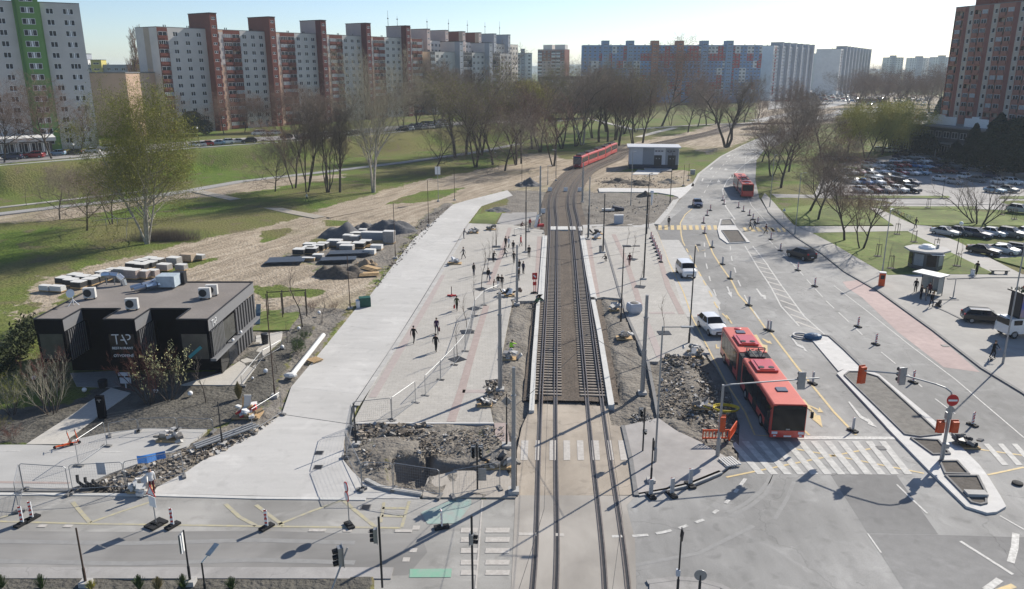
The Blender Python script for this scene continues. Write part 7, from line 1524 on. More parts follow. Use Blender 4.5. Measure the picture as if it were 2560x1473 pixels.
# gantry at the dug up corner
b = g('D2', 1870, 242, .1); t = thing('traffic_signal', 'signal gantry with its arm reaching over the red articulated bus', 'traffic signal', b)
tip = at(*T('V', 1405, 706), b.y + 1.2) - b; rt_ = at(*T('V', 335, 780), b.y) - b; hp = rt_.z; m = MB(); m.lathe((0, 0, 0), [(.15, 0), (.15, 1.4), (.10, 1.45), (.09, hp)], 12); m.path([Vector((0, 0, hp - .1)), Vector((.5, .05, hp)), tip], .055, 8); m.build('gantry_pole', steel, t)
ps_ = at(*T('V', 1210, 730), b.y + 1.0) - b; signal_head(t, (ps_.x, ps_.y, ps_.z), PI, s=1.15); signal_head(t, (.15, -.1, 2.55), 0, wrap=orange_wrap, s=1.1)
# pedestrian and tram signals on plain posts
def signal_post(q, top, label, heads, z=.1, thick=.06):
    b = g(*q, z); h = height_at(b, T(top[0], 0, top[1])[1]) - z; t = thing('traffic_signal', label, 'traffic signal', b); m = MB(); m.lathe((0, 0, 0), [(thick, 0), (thick, h)], 9); m.build('post', steel_dark, t)
    for dx, zz, rz, n, s in heads: signal_head(t, (dx, 0, zz if zz > 0 else h + zz), rz, n=n, s=s)
    return t, h
signal_post(('D1', 1150, 1440), ('D1', 800), 'dark signal post with a three lamp head seen from behind near the kerb', [(-.22, -1.1, -PI / 2, 3, .8)]); signal_post(('P', 1182, 1485), ('D1', 790), 'dark pedestrian signal post near the bottom beside the rails', [(.0, -1.35, 1.4, 2, .85)])
signal_post(('Y', 1960, 1100), ('Y', 580), 'dark signal post with twin black heads beside the pit', [(-.24, -.6, 0, 3, .75), (.24, -.6, 0, 3, .75)]); signal_post(('D2', 1190, 197), ('C2', 1090), 'dark pedestrian signal post at the right sidewalk corner', [(-.25, -.35, 0, 2, .8), (.1, 1.5, 0, 1, .7)])
b = g('P', 905, 1500, .1); t = thing('traffic_signal', 'large signal head on a white arm at the bottom of the picture', 'traffic signal', b); pA = at(*T('D1', 690, 1456), b.y - 4) ; pB = at(*T('D1', 832, 1080), b.y - 3.2); m = MB(); m.tube(Vector((pA.x - b.x - .5, pA.y - b.y - .6, pA.z - b.z - 1.3)), pB - b, .045, n=8); m.tube((pA.x - b.x - .5, pA.y - b.y - .6, 0), (pA.x - b.x - .5, pA.y - b.y - .6, pA.z - b.z - 1.3), .08, n=8); m.build('arm', steel, t)
pC = at(*T('D1', 765, 1155), b.y - 3.4) - b; signal_head(t, pC, -1.15, s=.95)
t, h = pole(('P', 516, 1500), ('D0', 1215), 'thin', 'near lamp post with a flat blue lit panel at the bottom edge', .1, r=steel_dark, name='street_lamp', cat='street lamp'); m = MB(); m.tube((0, 0, h), (.3, .1, h + .35), .04); m.build('bracket', white_paint, t); m = MB(); m.box((0, 0, 0), (.28, .75, .06), M=Matrix.Rotation(.35, 4, 'X')); m.build('lamp_head', mat('lamp_panel', (.12, .17, .23), .3), t, loc=(.48, .35, h + .55), rz=-.4)
pole(('D0', 782, 1410), ('D0', 900), 'thin', 'bare brown pole at the left of the near planting bed', .1)
t, h = pole(('D0', 1732, 1395), ('D0', 920), 'thin', 'thin pole carrying two sign plates seen edge on', .1, r=steel_dark, name='sign_post', cat='sign')
for k in range(2): m = MB(); m.box((-.12 - k * .08, 0, h - .75), (.03, .5, 1.1)); m.build('sign_plate', steel if k else white_paint, t)
t, h = pole(('P', 1693, 1490), ('D2', 910), 'thin', 'thin pole with edge on signs at the bottom of the intersection', .1, r=steel_dark, name='sign_post', cat='sign'); m = MB(); m.box((.03, 0, h - .3), (.04, .5, .55), M=Matrix.Rotation(.1, 4, 'Y')); m.build('sign_plate', steel_dark, t); m = MB(); m.box((-.04, 0, h - 2.6), (.2, .2, .35)); m.build('control_box', sw_p, t)
t, h = pole(('P', 1747, 1495), ('D2', 1330), 'thin', 'small round grey sign seen from behind at the bottom edge', .1, r=steel_dark, name='sign_post', cat='sign'); m = MB(); disc(m, (0, 0, h), .33, (.1, 1, 0)); m.build('sign_plate', steel, t)
t, h = pole(('D2', 1265, 475), ('D2', 80), 'thin', 'thin dark pole with a narrow sign at the sidewalk kerb', .1, r=steel_dark, name='sign_post', cat='sign'); m = MB(); m.box((.03, 0, h - .5), (.1, .35, .7)); m.build('sign_plate', steel_dark, t)
t, h = pole(('Y', 2290, 610), ('Y', 60), 'thin', 'thin sign post with a dark diamond back before the rubble', .1, r=steel_dark, name='sign_post', cat='sign'); m = MB(); m.box((0, -.04, h - .3), (.55, .03, .55), M=Matrix.Rotation(PI / 4, 4, 'Y')); m.build('sign_plate', steel, t)
t, h = pole(('B1', 1660, 520), ('B1', 205), 'thin', 'post with two white panels on the earth track verge', .1, r=steel, name='sign_post', cat='sign')
for s in (-.3, .3): m = MB(); m.box((s, 0, h - .85), (.5, .06, 1.6)); m.build('sign_plate', white_paint, t)
# road work signs on rubber feet
def rubber_foot(p, t): m = MB(); m.box((0, 0, .06), (.85, .42, .12)); m.box((0, 0, .15), (.4, .3, .1)); m.build('foot', rubber, t)
def tri(parent, c, s, m1, m2):
    def ring(k, y): return [(c[0] - s * k, y, c[2] - s * .58 * k), (c[0] + s * k, y, c[2] - s * .58 * k), (c[0], y, c[2] + s * 1.15 * k)]
    m = MB(); m.loft([ring(1, c[1]), ring(1, c[1] - .03)]); m.build('warning_triangle', m1, parent); m = MB(); m.loft([ring(.72, c[1] - .03), ring(.72, c[1] - .04)]); m.build('triangle_face', m2, parent)
b = g('D0', 1422, 870, .02); t = thing('road_sign', 'red edged warning triangle above a white plate on the road', 'road sign', b, -.5); m = MB(); m.tube((0, 0, .1), (0, 0, 2.6), .035); m.build('post', steel, t); tri(t, (0, -.04, 2.3), .42, red_paint, white_paint); m = MB(); m.box((.03, -.06, 1.65), (.6, .03, .7)); m.build('plate', white_paint, t); rubber_foot(b, t); m = MB(); m.box((0, .35, .06), (.85, .42, .12)); m.box((0, -.35, .06), (.85, .42, .12)); m.build('weight', rubber, t)
b = g('D1', 850, 880, .02); t = thing('road_sign', 'two red edged round signs one above the other on the road', 'road sign', b, -1.0); m = MB(); m.tube((0, 0, .1), (0, 0, 3.0), .035); m.build('post', steel, t); rubber_foot(b, t)
for z in (2.7, 2.05): m = MB(); disc(m, (0, -.05, z), .33, (0, 1, 0)); s_ = m.build('round_sign', red_paint, t); m = MB(); disc(m, (0, -.07, z), .25, (0, 1, 0), .02); m.build('sign_face', white_paint, s_)
b = g('W', 1312, 1172, .15); t = thing('road_sign', 'narrow red and white closure signs on a red stand at the platform', 'road sign', b, .1)
m = MB(); m.tube((-.12, 0, 0), (-.12, 0, 2.6), .03); m.tube((.12, 0, 0), (.12, 0, 2.6), .03); m.build('post', red_paint, t); m = MB(); m.box((0, -.05, 2.2), (.62, .04, .85)); s_ = m.build('sign_plate', red_paint, t); m = MB(); m.box((0, -.075, 2.2), (.4, .02, .16), M=Matrix.Rotation(.8, 4, 'Y')); m.build('white_bar', white_paint, s_); m = MB(); m.box((0, -.05, 1.25), (.45, .04, .45)); m.build('sign_plate', red_paint, t); rubber_foot(b, t)
b = g('W', 55, 1215, .15); t = thing('flag_post', 'short red post on a cross foot on the plaza', 'post', b); m = MB(); m.tube((0, 0, .1), (0, 0, 1.2), .05); m.build('post', pole_brown, t); m = MB(); m.box((0, 0, .1), (1.1, .18, .14)); m.box((0, 0, .1), (.18, .8, .14)); m.build('foot', red_paint, t)
# delineator boards
dl_front = MB(); dl_front.box((0, 0, .65), (.26, .05, 1.0)); dfm = dl_front.mesh('board', white_paint)
sm_ = MB()
for k in range(4): sm_.poly([(-.12, -.028, .22 + k * .26), (.12, -.028, .32 + k * .26), (.12, -.028, .44 + k * .26), (-.12, -.028, .34 + k * .26)])
sm_.poly([(-.1, -.031, .55), (.1, -.031, .55), (0, -.031, .82)]); dsm = sm_.mesh('red_stripes', red_paint)
bk_ = MB(); bk_.box((0, .03, .65), (.25, .02, .98)); bkm = bk_.mesh('back_plate', mat('delineator_back', (.45, .46, .48), .5, .3)); ft_ = MB(); ft_.box((0, 0, .06), (.40, .85, .12)); ft_.box((0, 0, .14), (.28, .4, .06)); fm_ = ft_.mesh('foot', rubber)
def delineator(q, rz, label, z=.02, s=1.0, group='delineator boards'):
    t = thing('delineator', label, 'delineator', g(*q, z), rz, group); t.scale = (s,) * 3; b_ = put('board', dfm, t); put('red_stripes', dsm, b_); put('back_plate', bkm, b_); put('foot', fm_, t)
D = [(('C3', 20, 392), PI + .5, 'grey backed delineator on the yellow line above the bus rear'), (('C3', 405, 872), PI + .5, 'grey backed delineator on the yellow line beside the gantry arm'), (('C3', 770, 1302), PI + .5, 'grey backed delineator on the yellow line nearest the stop line'), (('C2', 2155, 160), PI + .5, 'grey backed delineator on the yellow line left of the van lane arrow'), (('C2', 2325, 385), PI + .5, 'grey backed delineator on the yellow line by the bus roof'), (('B2', 1820, 942), PI + .4, 'grey backed delineator at the top of the long yellow line'), (('B2', 1915, 1097), PI + .4, 'second grey backed delineator down the long yellow line'), (('B2', 1985, 1228), PI + .4, 'third grey backed delineator down the long yellow line'),
     (('C3', 818, 355), .4, 'striped delineator in the right lanes beside the pink bus lane start'), (('C3', 980, 515), .4, 'striped delineator in the right lanes left of the pink lane'), (('C3', 1320, 860), .4, 'striped delineator behind the grey signal head of the gantry'), (('C3', 1860, 1250), .4, 'striped delineator nearest to the no entry gantry'), (('B3', 25, 872), .4, 'striped delineator just beyond the right yellow zebra'), (('B3', 112, 972), .4, 'striped delineator left of the black sport utility car'), (('B3', 270, 1152), .4, 'striped delineator just in front of the black sport utility car'), (('B3', 425, 1297), .4, 'striped delineator below the black sport utility car'),
     (('B2', 2060, 582), .3, 'farthest striped delineator below the far red bus'), (('B2', 2105, 615), .3, 'second striped delineator below the far red bus'), (('B2', 2160, 652), .3, 'third striped delineator below the far red bus'), (('B2', 2192, 690), .3, 'fourth striped delineator close to the right zebra'), (('B2', 2235, 725), .3, 'fifth striped delineator touching the right zebra'), (('B2', 1742, 722), .3, 'striped delineator before the middle of the left yellow zebra'), (('B2', 1752, 815), .3, 'striped delineator after the middle of the left yellow zebra'), (('B2', 1918, 515), .3, 'striped delineator at the white line right of the dark blue hatchback'), (('B2', 1930, 550), .3, 'second striped delineator at that white line'), (('B2', 1775, 652), .3, 'delineator left of the small upper island'), (('B2', 1805, 607), .3, 'lying low delineator foot above the left yellow zebra'),
     (('D0', 205, 865), -.35, 'left one of two striped delineators at the far left of the road'), (('D0', 292, 820), -.35, 'right one of two striped delineators at the far left of the road'), (('D0', 1572, 885), -.5, 'striped delineator right of the warning triangle'), (('D1', 98, 898), -.6, 'striped delineator alone between the two road signs'), (('D1', 1690, 898), -1.3, 'delineator seen edge on beside the teal road patch'), (('D2', 1262, 612), PI + .3, 'grey backed delineator on the left of three at the sidewalk kerb'), (('D2', 1455, 602), PI + .3, 'grey backed delineator in the middle of three at the sidewalk kerb'), (('D2', 1622, 515), PI + .3, 'grey backed delineator on the right of three at the sidewalk kerb')]
for q, rz, lb in D: delineator(q, rz, lb, s=1.08 if q[0] in ('D0', 'D1', 'D2') else .98)
for k in range(8): delineator(('B2', 1265 + k * 13, 862 + k * 30.5), .2 , ['farthest striped delineator in the slanting row on the right platform', 'second striped delineator from the far end of the slanting row', 'third striped delineator from the far end of the slanting row', 'fourth striped delineator of the slanting platform row', 'fifth striped delineator of the slanting platform row', 'sixth striped delineator of the slanting platform row', 'second nearest striped delineator of the slanting platform row', 'nearest striped delineator of the slanting platform row'][k], z=.15, s=.95)
b = g('B3', 140, 680, .12); t = thing('road_sign', 'small white triangle sign on the pavement by the lawn', 'road sign', b); m = MB(); m.tube((0, 0, 0), (0, 0, 1.7), .03); m.build('post', steel, t); tri(t, (0, -.04, 1.6), .35, white_paint, sw_p)
# ------------------------------------------------------------------ mesh fences
def fence_panel(a, b, label, h=2.0, feet=True, z=.05):
    a = Vector(a); b = Vector(b); L = (b - a).length; t = thing('mesh_fence', label, 'fence', a, rzdir(a, b), 'site fence panels'); m = MB(); r = .025
    m.path([Vector((.04, 0, .1)), Vector((.04, 0, h - .12)), Vector((.16, 0, h)), Vector((L - .16, 0, h)), Vector((L - .04, 0, h - .12)), Vector((L - .04, 0, .1))], r, 6); m.tube((0, 0, .25), (L, 0, .25), r * .8, n=5); m.build('panel_frame', steel, t)
    m = MB()
    for k in range(1, int(L / .16)): m.tube((k * .16, 0, .25), (k * .16, 0, h), .0035, n=3, cap=False)
    for k in range(1, 9): m.tube((.04, 0, .25 + k * .2), (L - .04, 0, .25 + k * .2), .0035, n=3, cap=False)
    m.build('wire_mesh', steel, t)
    if feet:
        for x in (0.04, L - .04): m = MB(); m.box((x, 0, .07), (.24, .7, .14)); m.build('foot', MATS['concrete_dark'], t)
    return t
def fence_chain(qs, labels, z=.05, h=2.0):
    P = [g(*q, z) for q in qs]
    for k, (a, b) in enumerate(zip(P[:-1], P[1:])): fence_panel(a, b, labels[k], h, True, z)
fence_chain([('Y', 480, 740), ('Y', 655, 1105)], ['fence panel at the left kerb of the pit']); fence_chain([('Y', 655, 1105), ('Y', 1010, 1105), ('Y', 1540, 1190)], ['fence panel along the curved kerb of the pit', 'fence panel before the concrete pad, left half']); fence_chain([('Y', 1680, 1195), ('Y', 2220, 1095)], ['fence panel before the concrete pad, right half'])
fence_chain([('Y', 545, 400), ('Y', 480, 740)], ['fence panel along the bus road side of the pit']); fence_chain([('Y', 560, 380), ('Y', 995, 330)], ['tall fence frame standing at the plaza end above the pit'])
fence_chain([('Y', 995, 330), ('C1', 1455, 1050)], ['fence panel leading from the pit across the plaza']); fence_chain([('C1', 1540, 990), ('C1', 1680, 845), ('C1', 1805, 710), ('C1', 1905, 585), ('C1', 1960, 400), ('C1', 1990, 260), ('C1', 2075, 165), ('C1', 2215, 105)], ['lowest plaza fence panel beside the square pit'] + ['plaza fence panel by the %s thin tree' % n for n in ('nearest', 'second', 'third', 'fourth', 'fifth')] + ['uppermost plaza fence panel near the stepped mast'], h=1.9)
fence_chain([('D0', 175, 755), ('D0', 215, 560), ('D0', 640, 590)], ['leaning fence panel at the far left road delineators', 'fence panel along the left dark kerb']); fence_chain([('D0', 660, 575), ('D0', 1150, 545)], ['fence panel before the black hoses']); fence_chain([('D0', 1150, 545), ('D0', 1680, 430)], ['fence panel in front of the left rubble patch']); fence_chain([('L', 690, 1010), ('L', 945, 830)], ['fence panel across the cycle road end']); fence_chain([('L', 2220, 720), ('L', 2480, 550)], ['fence panel at the upper end of the left rubble'])
m_ = [('L', 960, 745), ('L', 1220, 700), ('L', 1560, 690), ('L', 1880, 705)]; fence_chain(m_, ['low fence rail curving behind the cycle road, left part', 'low fence rail curving behind the cycle road, middle part', 'low fence rail curving behind the cycle road, right part'], h=1.1)
fence_chain([('B2', 20, 835), ('B2', 150, 800), ('B2', 290, 815)], ['railing around the upper left platform corner', 'railing at the upper left platform end'], z=.15, h=1.1)
fence_chain([('C0', 2200, 900), ('C1', 60, 660), ('C1', 240, 555)], ['thin garden fence by the restaurant corner', 'thin garden fence toward the ball lamp'], h=1.0)
m = MB(); p0 = g('Y', 1990, 1000, 0); ban = thing('notice', 'grey and white notice sheets hanging on the fence before the pad', 'notice', g('Y', 2010, 1085, .1)); m.box((0, 0, 1.0), (.62, .03, .9)); m.build('sheet', steel, ban)
b = g('L', 905, 1130, .05); t = thing('notice', 'pale grey notice board on the left road fence', 'notice', b); m = MB(); m.box((0, 0, .9), (.6, .03, .9)); m.build('sheet', sw_p, t)
# orange barriers
def barrier(q, rz, label):
    t = thing('barrier', label, 'barrier', g(*q, .1), rz, 'orange plastic barriers'); m = MB(); m.box((0, 0, .98), (2.0, .07, .14)); m.box((0, 0, .35), (2.0, .07, .12)); m.box((-.97, 0, .62), (.08, .07, .75)); m.box((.97, 0, .62), (.08, .07, .75)); m.build('barrier_frame', orange_plastic, t)
    for k in range(7): m = MB(); m.box((-.75 + k * .25, 0, .66), (.07, .05, .52)); m.build('bar', orange_plastic, t)
    for s in (-.7, .7): m = MB(); m.box((s, 0, .12), (.1, .5, .08)); m.box((s, 0, .22), (.08, .06, .2)); m.build('foot', black_plastic, t)
barrier(('C2', 1850, 1405), .02, 'orange plastic barrier facing the camera before the bus'); barrier(('C2', 2005, 1370), 1.05, 'orange plastic barrier turned sideways beside the bus')
# ------------------------------------------------------------------ kiosk, shelter, bins, pillars
a = g('X', 345, 395, .12); t = thing('kiosk', 'octagonal looking newspaper kiosk with a white dome and shop windows', 'kiosk', (a.x + 2.2, a.y + .9, .12), -.12); t.scale = (.88, .88, 1); kg = mat('kiosk_grey', (.12, .12, .12), .6)
m = MB(); poly8 = [(2.5 * math.cos(q), 2.3 * math.sin(q)) for q in [PI / 8 + k * PI / 4 for k in range(8)]]; m.prism(poly8, 0, 2.5); m.build('wall', kg, t); m = MB(); m.prism([(x * 1.35, y * 1.3) for x, y in poly8], 2.5, 2.72); rf = m.build('roof', concrete, t); m = MB(); m.lathe((0, .2, 2.72), [(1.3, 0), (1.15, .25), (.7, .5), (.05, .6)], 14); m.build('dome', white_paint, rf); m = MB(); m.tube((1.6, .3, 2.7), (1.6, .3, 3.3), .25, n=8); m.build('chimney', steel, rf)
for k in (4, 5, 6, 7):
    q = 2 * PI * k / 8 + PI / 4 - PI / 4; cx_, cy_ = 2.35 * math.cos(q), 2.15 * math.sin(q); m = MB(); m.box((0, 0, 1.35), (1.45, .06, 1.6)); m.build('shop_window', glass_pale if k % 2 else glass_dark, t, loc=(cx_, cy_, 0), rz=q + PI / 2)
m = MB(); m.box((.6, -2.55, 2.35), (1.9, 1.0, .08)); m.build('awning', white_paint, t)
a = g('X', 390, 640, .12); b = g('X', 600, 690, .12); rz = rzdir(a, b); L = (b - a).length + .2; t = thing('bus_shelter', 'glass bus shelter with a flat grey roof full of waiting people', 'bus shelter', a, rz)
for x in (0, L / 2, L): m = MB(); m.tube((x, .9, 0), (x, .9, 2.5), .05); m.build('post', steel_dark, t)
m = MB(); m.box((L / 2, .25, 2.6), (L + .8, 2.2, .14)); m.build('roof', steel, t); glass_clear = mat('shelter_glass', (.25, .29, .29), .1, spec=.6)
for k in range(2): m = MB(); m.box((L * (.25 + .5 * k), .92, 1.3), (L / 2 - .12, .03, 2.0)); m.build('glass_panel', glass_clear, t)
m = MB(); m.box((L, .3, 1.3), (.03, 1.2, 2.0)); m.build('glass_panel', glass_clear, t); m = MB(); m.box((L / 2, .65, .48), (L * .7, .4, .06)); m.box((L * .3, .65, .24), (.06, .3, .48)); m.box((L * .7, .65, .24), (.06, .3, .48)); m.build('bench', wood, t)
a = g('B3', 1030, 1290, .12); t = thing('waste_bin', 'orange cased machine beside the lamp on the right pavement', 'ticket machine', a, -.3); m = MB(); m.box((0, 0, .85), (.7, .55, 1.7)); m.build('casing', orange_plastic, t); m = MB(); m.box((0, 0, 1.76), (.78, .62, .12)); m.build('cap', white_paint, t); m = MB(); m.box((0, -.29, 1.2), (.45, .03, .5)); m.build('panel', steel_dark, t)
a = g('C0', 935, 1180, .08); t = thing('sign_pillar', 'tall black sign pillar standing on the restaurant path', 'sign pillar', a, .0); h = height_at(a, T('C0', 0, 990)[1]); m = MB(); m.box((0, 0, h / 2), (.62, .3, h)); m.build('pillar', cl_d, t); m = MB(); m.box((0, -.16, h - .3), (.34, .02, .05)); m.box((0, -.16, h - .4), (.06, .02, .2)); m.build('emblem', steel, t)
def bin_(q, label, m1, r=.24, h=.85, z=.08): t = thing('waste_bin', label, 'waste bin', g(*q, z)); m = MB(); m.lathe((0, 0, 0), [(r * .85, 0), (r, h * .9), (r, h)], 12); m.build('drum', m1, t); m = MB(); m.lathe((0, 0, h), [(r * 1.05, 0), (r * .9, .06), (.05, .08)], 12); m.build('lid', steel_dark, t)
bin_(('C1', 85, 505), 'dark round bin on the pale path beside the restaurant', steel_dark, .38, 1.0); bin_(('B2', 805, 985), 'grey bin beside the pole on the right platform', steel, .25, .9, .15); bin_(('B3', 1860, 1190), 'white topped bin by the person in the long black coat', white_paint, .3, .7, .12); bin_(('C0', 940, 900), 'low dark bin in the shade before the restaurant', steel_dark, .4, .6)
t = thing('bench', 'dark bench at the lawn corner near the path', 'bench', g('B3', 2105, 1180, .12), -.05); m = MB(); m.box((0, 0, .45), (2.4, .55, .1)); m.build('seat', steel_dark, t)
for s in (-.9, .9): m = MB(); m.box((s, 0, .2), (.15, .5, .4)); m.build('leg', concrete_dark, t)
t = thing('control_cabinet', 'pale grey switch cabinet at the edge of the dirt oval', 'cabinet', g('B2', 970, 725, .1), .05); m = MB(); m.box((0, 0, .75), (1.6, .5, 1.5)); m.build('casing', sw_p, t); m = MB(); m.box((0, 0, 1.55), (1.7, .6, .1)); m.build('lid', white_paint, t)
t = thing('control_cabinet', 'small grey cabinet at the road edge near the substation', 'cabinet', g('U', 2325, 640, .05), 0); m = MB(); m.box((0, 0, .6), (1.2, .5, 1.2)); m.build('casing', steel, t); m = MB(); m.box((0, 0, 1.24), (1.3, .6, .08)); m.build('lid', sw_p, t)
t = thing('marker_post', 'white tapered marker standing in the dirt oval', 'marker', g('U', 1648, 1145, .1), 0); m = MB(); m.lathe((0, 0, 0), [(.12, 0), (.25, 2.2), (.45, 2.6), (.3, 3.0)], 8); m.build('post', white_paint, t)
t = thing('playground_frame', 'wooden climbing frame with a ladder on the restaurant lawn', 'climbing frame', g('C1', 110, 280, .05), .2)
for x in (0, 1.6, 4.2): m = MB(); m.tube((x, 0, 0), (x, 0, 2.9), .06); m.tube((x, 1.2, 0), (x, 1.2, 2.9), .06); m.build('post', bark, t)
m = MB(); m.tube((0, .6, 2.9), (4.2, .6, 2.9), .06); m.build('beam', bark, t)
for k in range(7): m = MB(); m.tube((.2, 0, .4 + k * .35), (.9, 0, .4 + k * .35), .03); m.build('rung', bark, t)
m = MB(); m.box((0, 0, 0), (.5, 2.8, .1), M=Matrix.Rotation(.6, 4, 'X')); m.build('slide', mat('slide_blue', (.08, .13, .18), .4), t, loc=(-.9, -1.0, .9))
sheet('lawn', pts('C1 -40,395 300,390 400,235 330,200 60,220'), .12, lawn_mat, .25)
# ------------------------------------------------------------------ building materials and rubble
def pallet_stack(q, label, size, top, side, strap=True, z=.1, rz=.2, name='paver_stack', n=2):
    t = thing(name, label, 'pallet stack', g(*q, z), rz, 'stacked building materials'); w, d, h = size[0] * .8, size[1] * .8, size[2] * .68; m = MB(); m.box((0, 0, .07), (w, d, .13)); m.build('pallet', wood, t)
    for k in range(n): m = MB(); m.box((0, 0, .14 + h * (k + .5) / n), (w - .03 * (k % 2), d - .03 * (k % 2), h / n - .02)); m.build('layer', side, t)
    m = MB(); m.prism([(-w / 2 + .12, -d / 2), (w / 2 - .12, -d / 2), (w / 2, -d / 2 + .12), (w / 2, d / 2 - .12), (w / 2 - .12, d / 2), (-w / 2 + .12, d / 2), (-w / 2, d / 2 - .12), (-w / 2, -d / 2 + .12)], .14 + h, .14 + h + .06); m.build('wrapping', top, t)
wrapw = mat('white_foil', (.68, .67, .64), .5, var=.06); pst = mat('paver_side_dark', (.05, .05, .05), .8); psg = mat('paver_side', (.36, .34, .32), .85); psp = mat('paver_side_pink', (.40, .33, .30), .85)
L1 = [(585, 1245), (655, 1262), (725, 1282), (690, 1215), (765, 1230), (825, 1255), (945, 1190), (905, 1228), (970, 1210), (1215, 1108), (1290, 1082), (1370, 1060), (1300, 1118), (1375, 1098), (1440, 1072)]
for k, (x, y) in enumerate(L1): pallet_stack(('B0', x, y + 22), 'white wrapped paver stack with dark sides, %s from the left behind the restaurant' % (ordn[k] if k < 14 else 'last'), (2.0, 1.7, .95), wrapw, pst, rz=-.25)
for k, (x, y, s, c, lb) in enumerate([(1125, 1175, (2.6, 1.6, 1.3), psg, 'grey paver stack in the middle of the row behind the restaurant'), (1215, 1195, (2.4, 1.6, 1.5), psp, 'pinkish grey paver stack beside the middle grey one'), (1310, 1190, (2.0, 1.3, 1.2), psp, 'pinkish paver stack right of the middle of the row'), (1395, 1175, (1.8, 1.3, 1.0), psp, 'small pinkish stack with a gap at its side'), (1500, 1120, (2.2, 1.5, 1.0), psg, 'blue grey stack before the tall grey block'), (1590, 1075, (2.2, 1.6, 1.4), psg, 'tall grey paver stack at the right of the row'), (1655, 1120, (1.8, 1.2, .9), psg, 'pale grey paver stack at the right front'), (1715, 1035, (2.4, 1.6, 1.2), mat('tan_top', (.48, .38, .28), .8), 'tan topped stack with dark mesh side at the row end'), (1810, 1025, (2.2, 1.1, .8), psg, 'low grey stack last at the right of the row'), (420, 1310, (1.8, 1.0, .8), wrapw, 'stack of white tubes at the far left of the row'), (530, 1315, (2.2, 1.1, .8), wrapw, 'white wrapped bundle second at the left of the row'), (1030, 1165, (1.8, 1.4, 1.0), psg, 'pale grey stack left of the middle grey one')]):
    pallet_stack(('B0', x, y + 25), lb, s, wrapw if c is not MATS.get('tan_top') else c, c, rz=-.25, n=3)
L2 = [(490, 935), (575, 945), (400, 985), (485, 965), (510, 975), (610, 930)]
for k, (x, y) in enumerate(L2): pallet_stack(('B1', x, y + 18), 'white topped dark paver stack, %s of the group by the earth mounds' % ordn[k], (2.2, 1.9, 1.0), wrapw, pst, rz=-.1)
for k, (x, y, s, c, lb) in enumerate([(720, 905, (2.8, 1.9, 1.1), psg, 'grey stack at the left of the mound group'), (840, 860, (1.9, 1.6, 1.2), psg, 'grey stack behind the left one at the mounds'), (905, 865, (2.0, 1.6, 1.1), psg, 'grey stack beside the darkest mound'), (925, 825, (2.8, 1.8, .9), pst, 'dark sided stack at the back of the mound group'), (975, 800, (1.6, 1.4, 1.0), psg, 'white capped stack touching the gravel mound'), (1080, 865, (5.0, 1.6, 2.0), sw_g, 'long blue grey stack of panels by the mound'), (1215, 880, (2.2, 1.6, 2.6), psg, 'tallest white edged grey stack at the mounds'), (805, 925, (2.6, 1.8, 1.0), psg, 'grey wrapped stack in the front of the mound group'), (940, 920, (2.4, 1.9, .9), pst, 'round looking dark stack with a white top'), (1000, 900, (2.2, 1.7, .9), pst, 'dark stack with a white top near the planks'), (830, 945, (2.6, 1.7, .9), psg, 'pale stack partly unwrapped at the mound group'), (1100, 940, (2.2, 1.5, .8), wrapw, 'crumpled white wrapped stack at the right front'), (1040, 985, (2.0, 1.4, .9), wrapw, 'white foil covered stack near the mesh panels'), (570, 1030, (1.9, 1.4, .9), psg, 'pale grey stack before the white topped group'), (480, 1045, (2.4, .9, .5), wood, 'low wooden stack before the white topped group')]):
    pallet_stack(('B1', x, y + 20), lb, s, wrapw, c, rz=-.1, n=3)
for q, L, W_, lb in ((('B1', 255, 1080), 5.2, 3.2, 'leaning blue grey stack of mesh panels at the left of the mounds'), (('B1', 730, 1070), 5.0, 2.2, 'flat dark mesh panels on the ground before the mounds'), (('B1', 830, 1010), 6.0, 2.4, 'tilted pile of mesh panels behind the flat ones')):
    t = thing('fence_pile', lb, 'fence pile', g(*q, .1), -.1)
    for k in range(5): m = MB(); m.box((k * .1, 0, .08 + k * .1), (L, W_, .035), rz=.06 * k); m.build('mesh_panel', mat('mesh_panel', (.10, .12, .15), .5, .4), t)
for q, L, rz, lb in ((('B1', 1090, 905), 3.4, .25, 'tan plank stack leaning on the long panels'), (('B1', 1040, 935), 3.2, .1, 'loose tan boards beside the white foil'), (('B1', 1030, 1145), 3.0, -.7, 'tan board sheet beside the dark earth heap'), (('B1', 1025, 1200), 2.6, .2, 'small tan board sheet at the foot of the heap')):
    t = thing('board_stack', lb, 'boards', g(*q, .1), rz, 'tan boards')
    for k in range(3): m = MB(); m.box((k * .06, k * .25, .1 + k * .09), (L, .9, .07)); m.build('board', wood, t)
def heap(q, w, d, h, label, m, seed, name='earth_heap', z=-.05, rough=.34):
    b = g(*q, z); t = thing(name, label, 'heap', b); nx_, ny_ = 26, 20; X, Y = np.meshgrid(np.linspace(-1, 1, nx_), np.linspace(-1, 1, ny_)); rs = np.random.RandomState(seed); rr = np.hypot(X, Y)
    Z = h * np.clip(1 - rr, 0, 1) ** .75 * (1 + 1.1 * vnoise(X + seed, Y, .42, seed)) + rough * h * vnoise(X, Y + seed, .14, seed + 1) * (rr < 1) - .05
    V = np.stack([X * w / 2, Y * d / 2, Z], -1).reshape(-1, 3); i = np.arange(ny_ - 1)[:, None] * nx_ + np.arange(nx_ - 1)[None, :]; put('mound', npmesh('mound', V, np.stack([i, i + 1, i + nx_ + 1, i + nx_], -1).reshape(-1, 4), m), t)
gravel_m = mat('grey_gravel', (.15, .15, .155), .95, var=.2, scale=7, bump=.8, bscale=14); earth_m = mat('dark_earth', (.16, .135, .11), .95, var=.25, scale=3, bump=1, bscale=7); clod = mat('grey_clods', (.24, .225, .205), .95, var=.2, scale=3, bump=1, bscale=7)
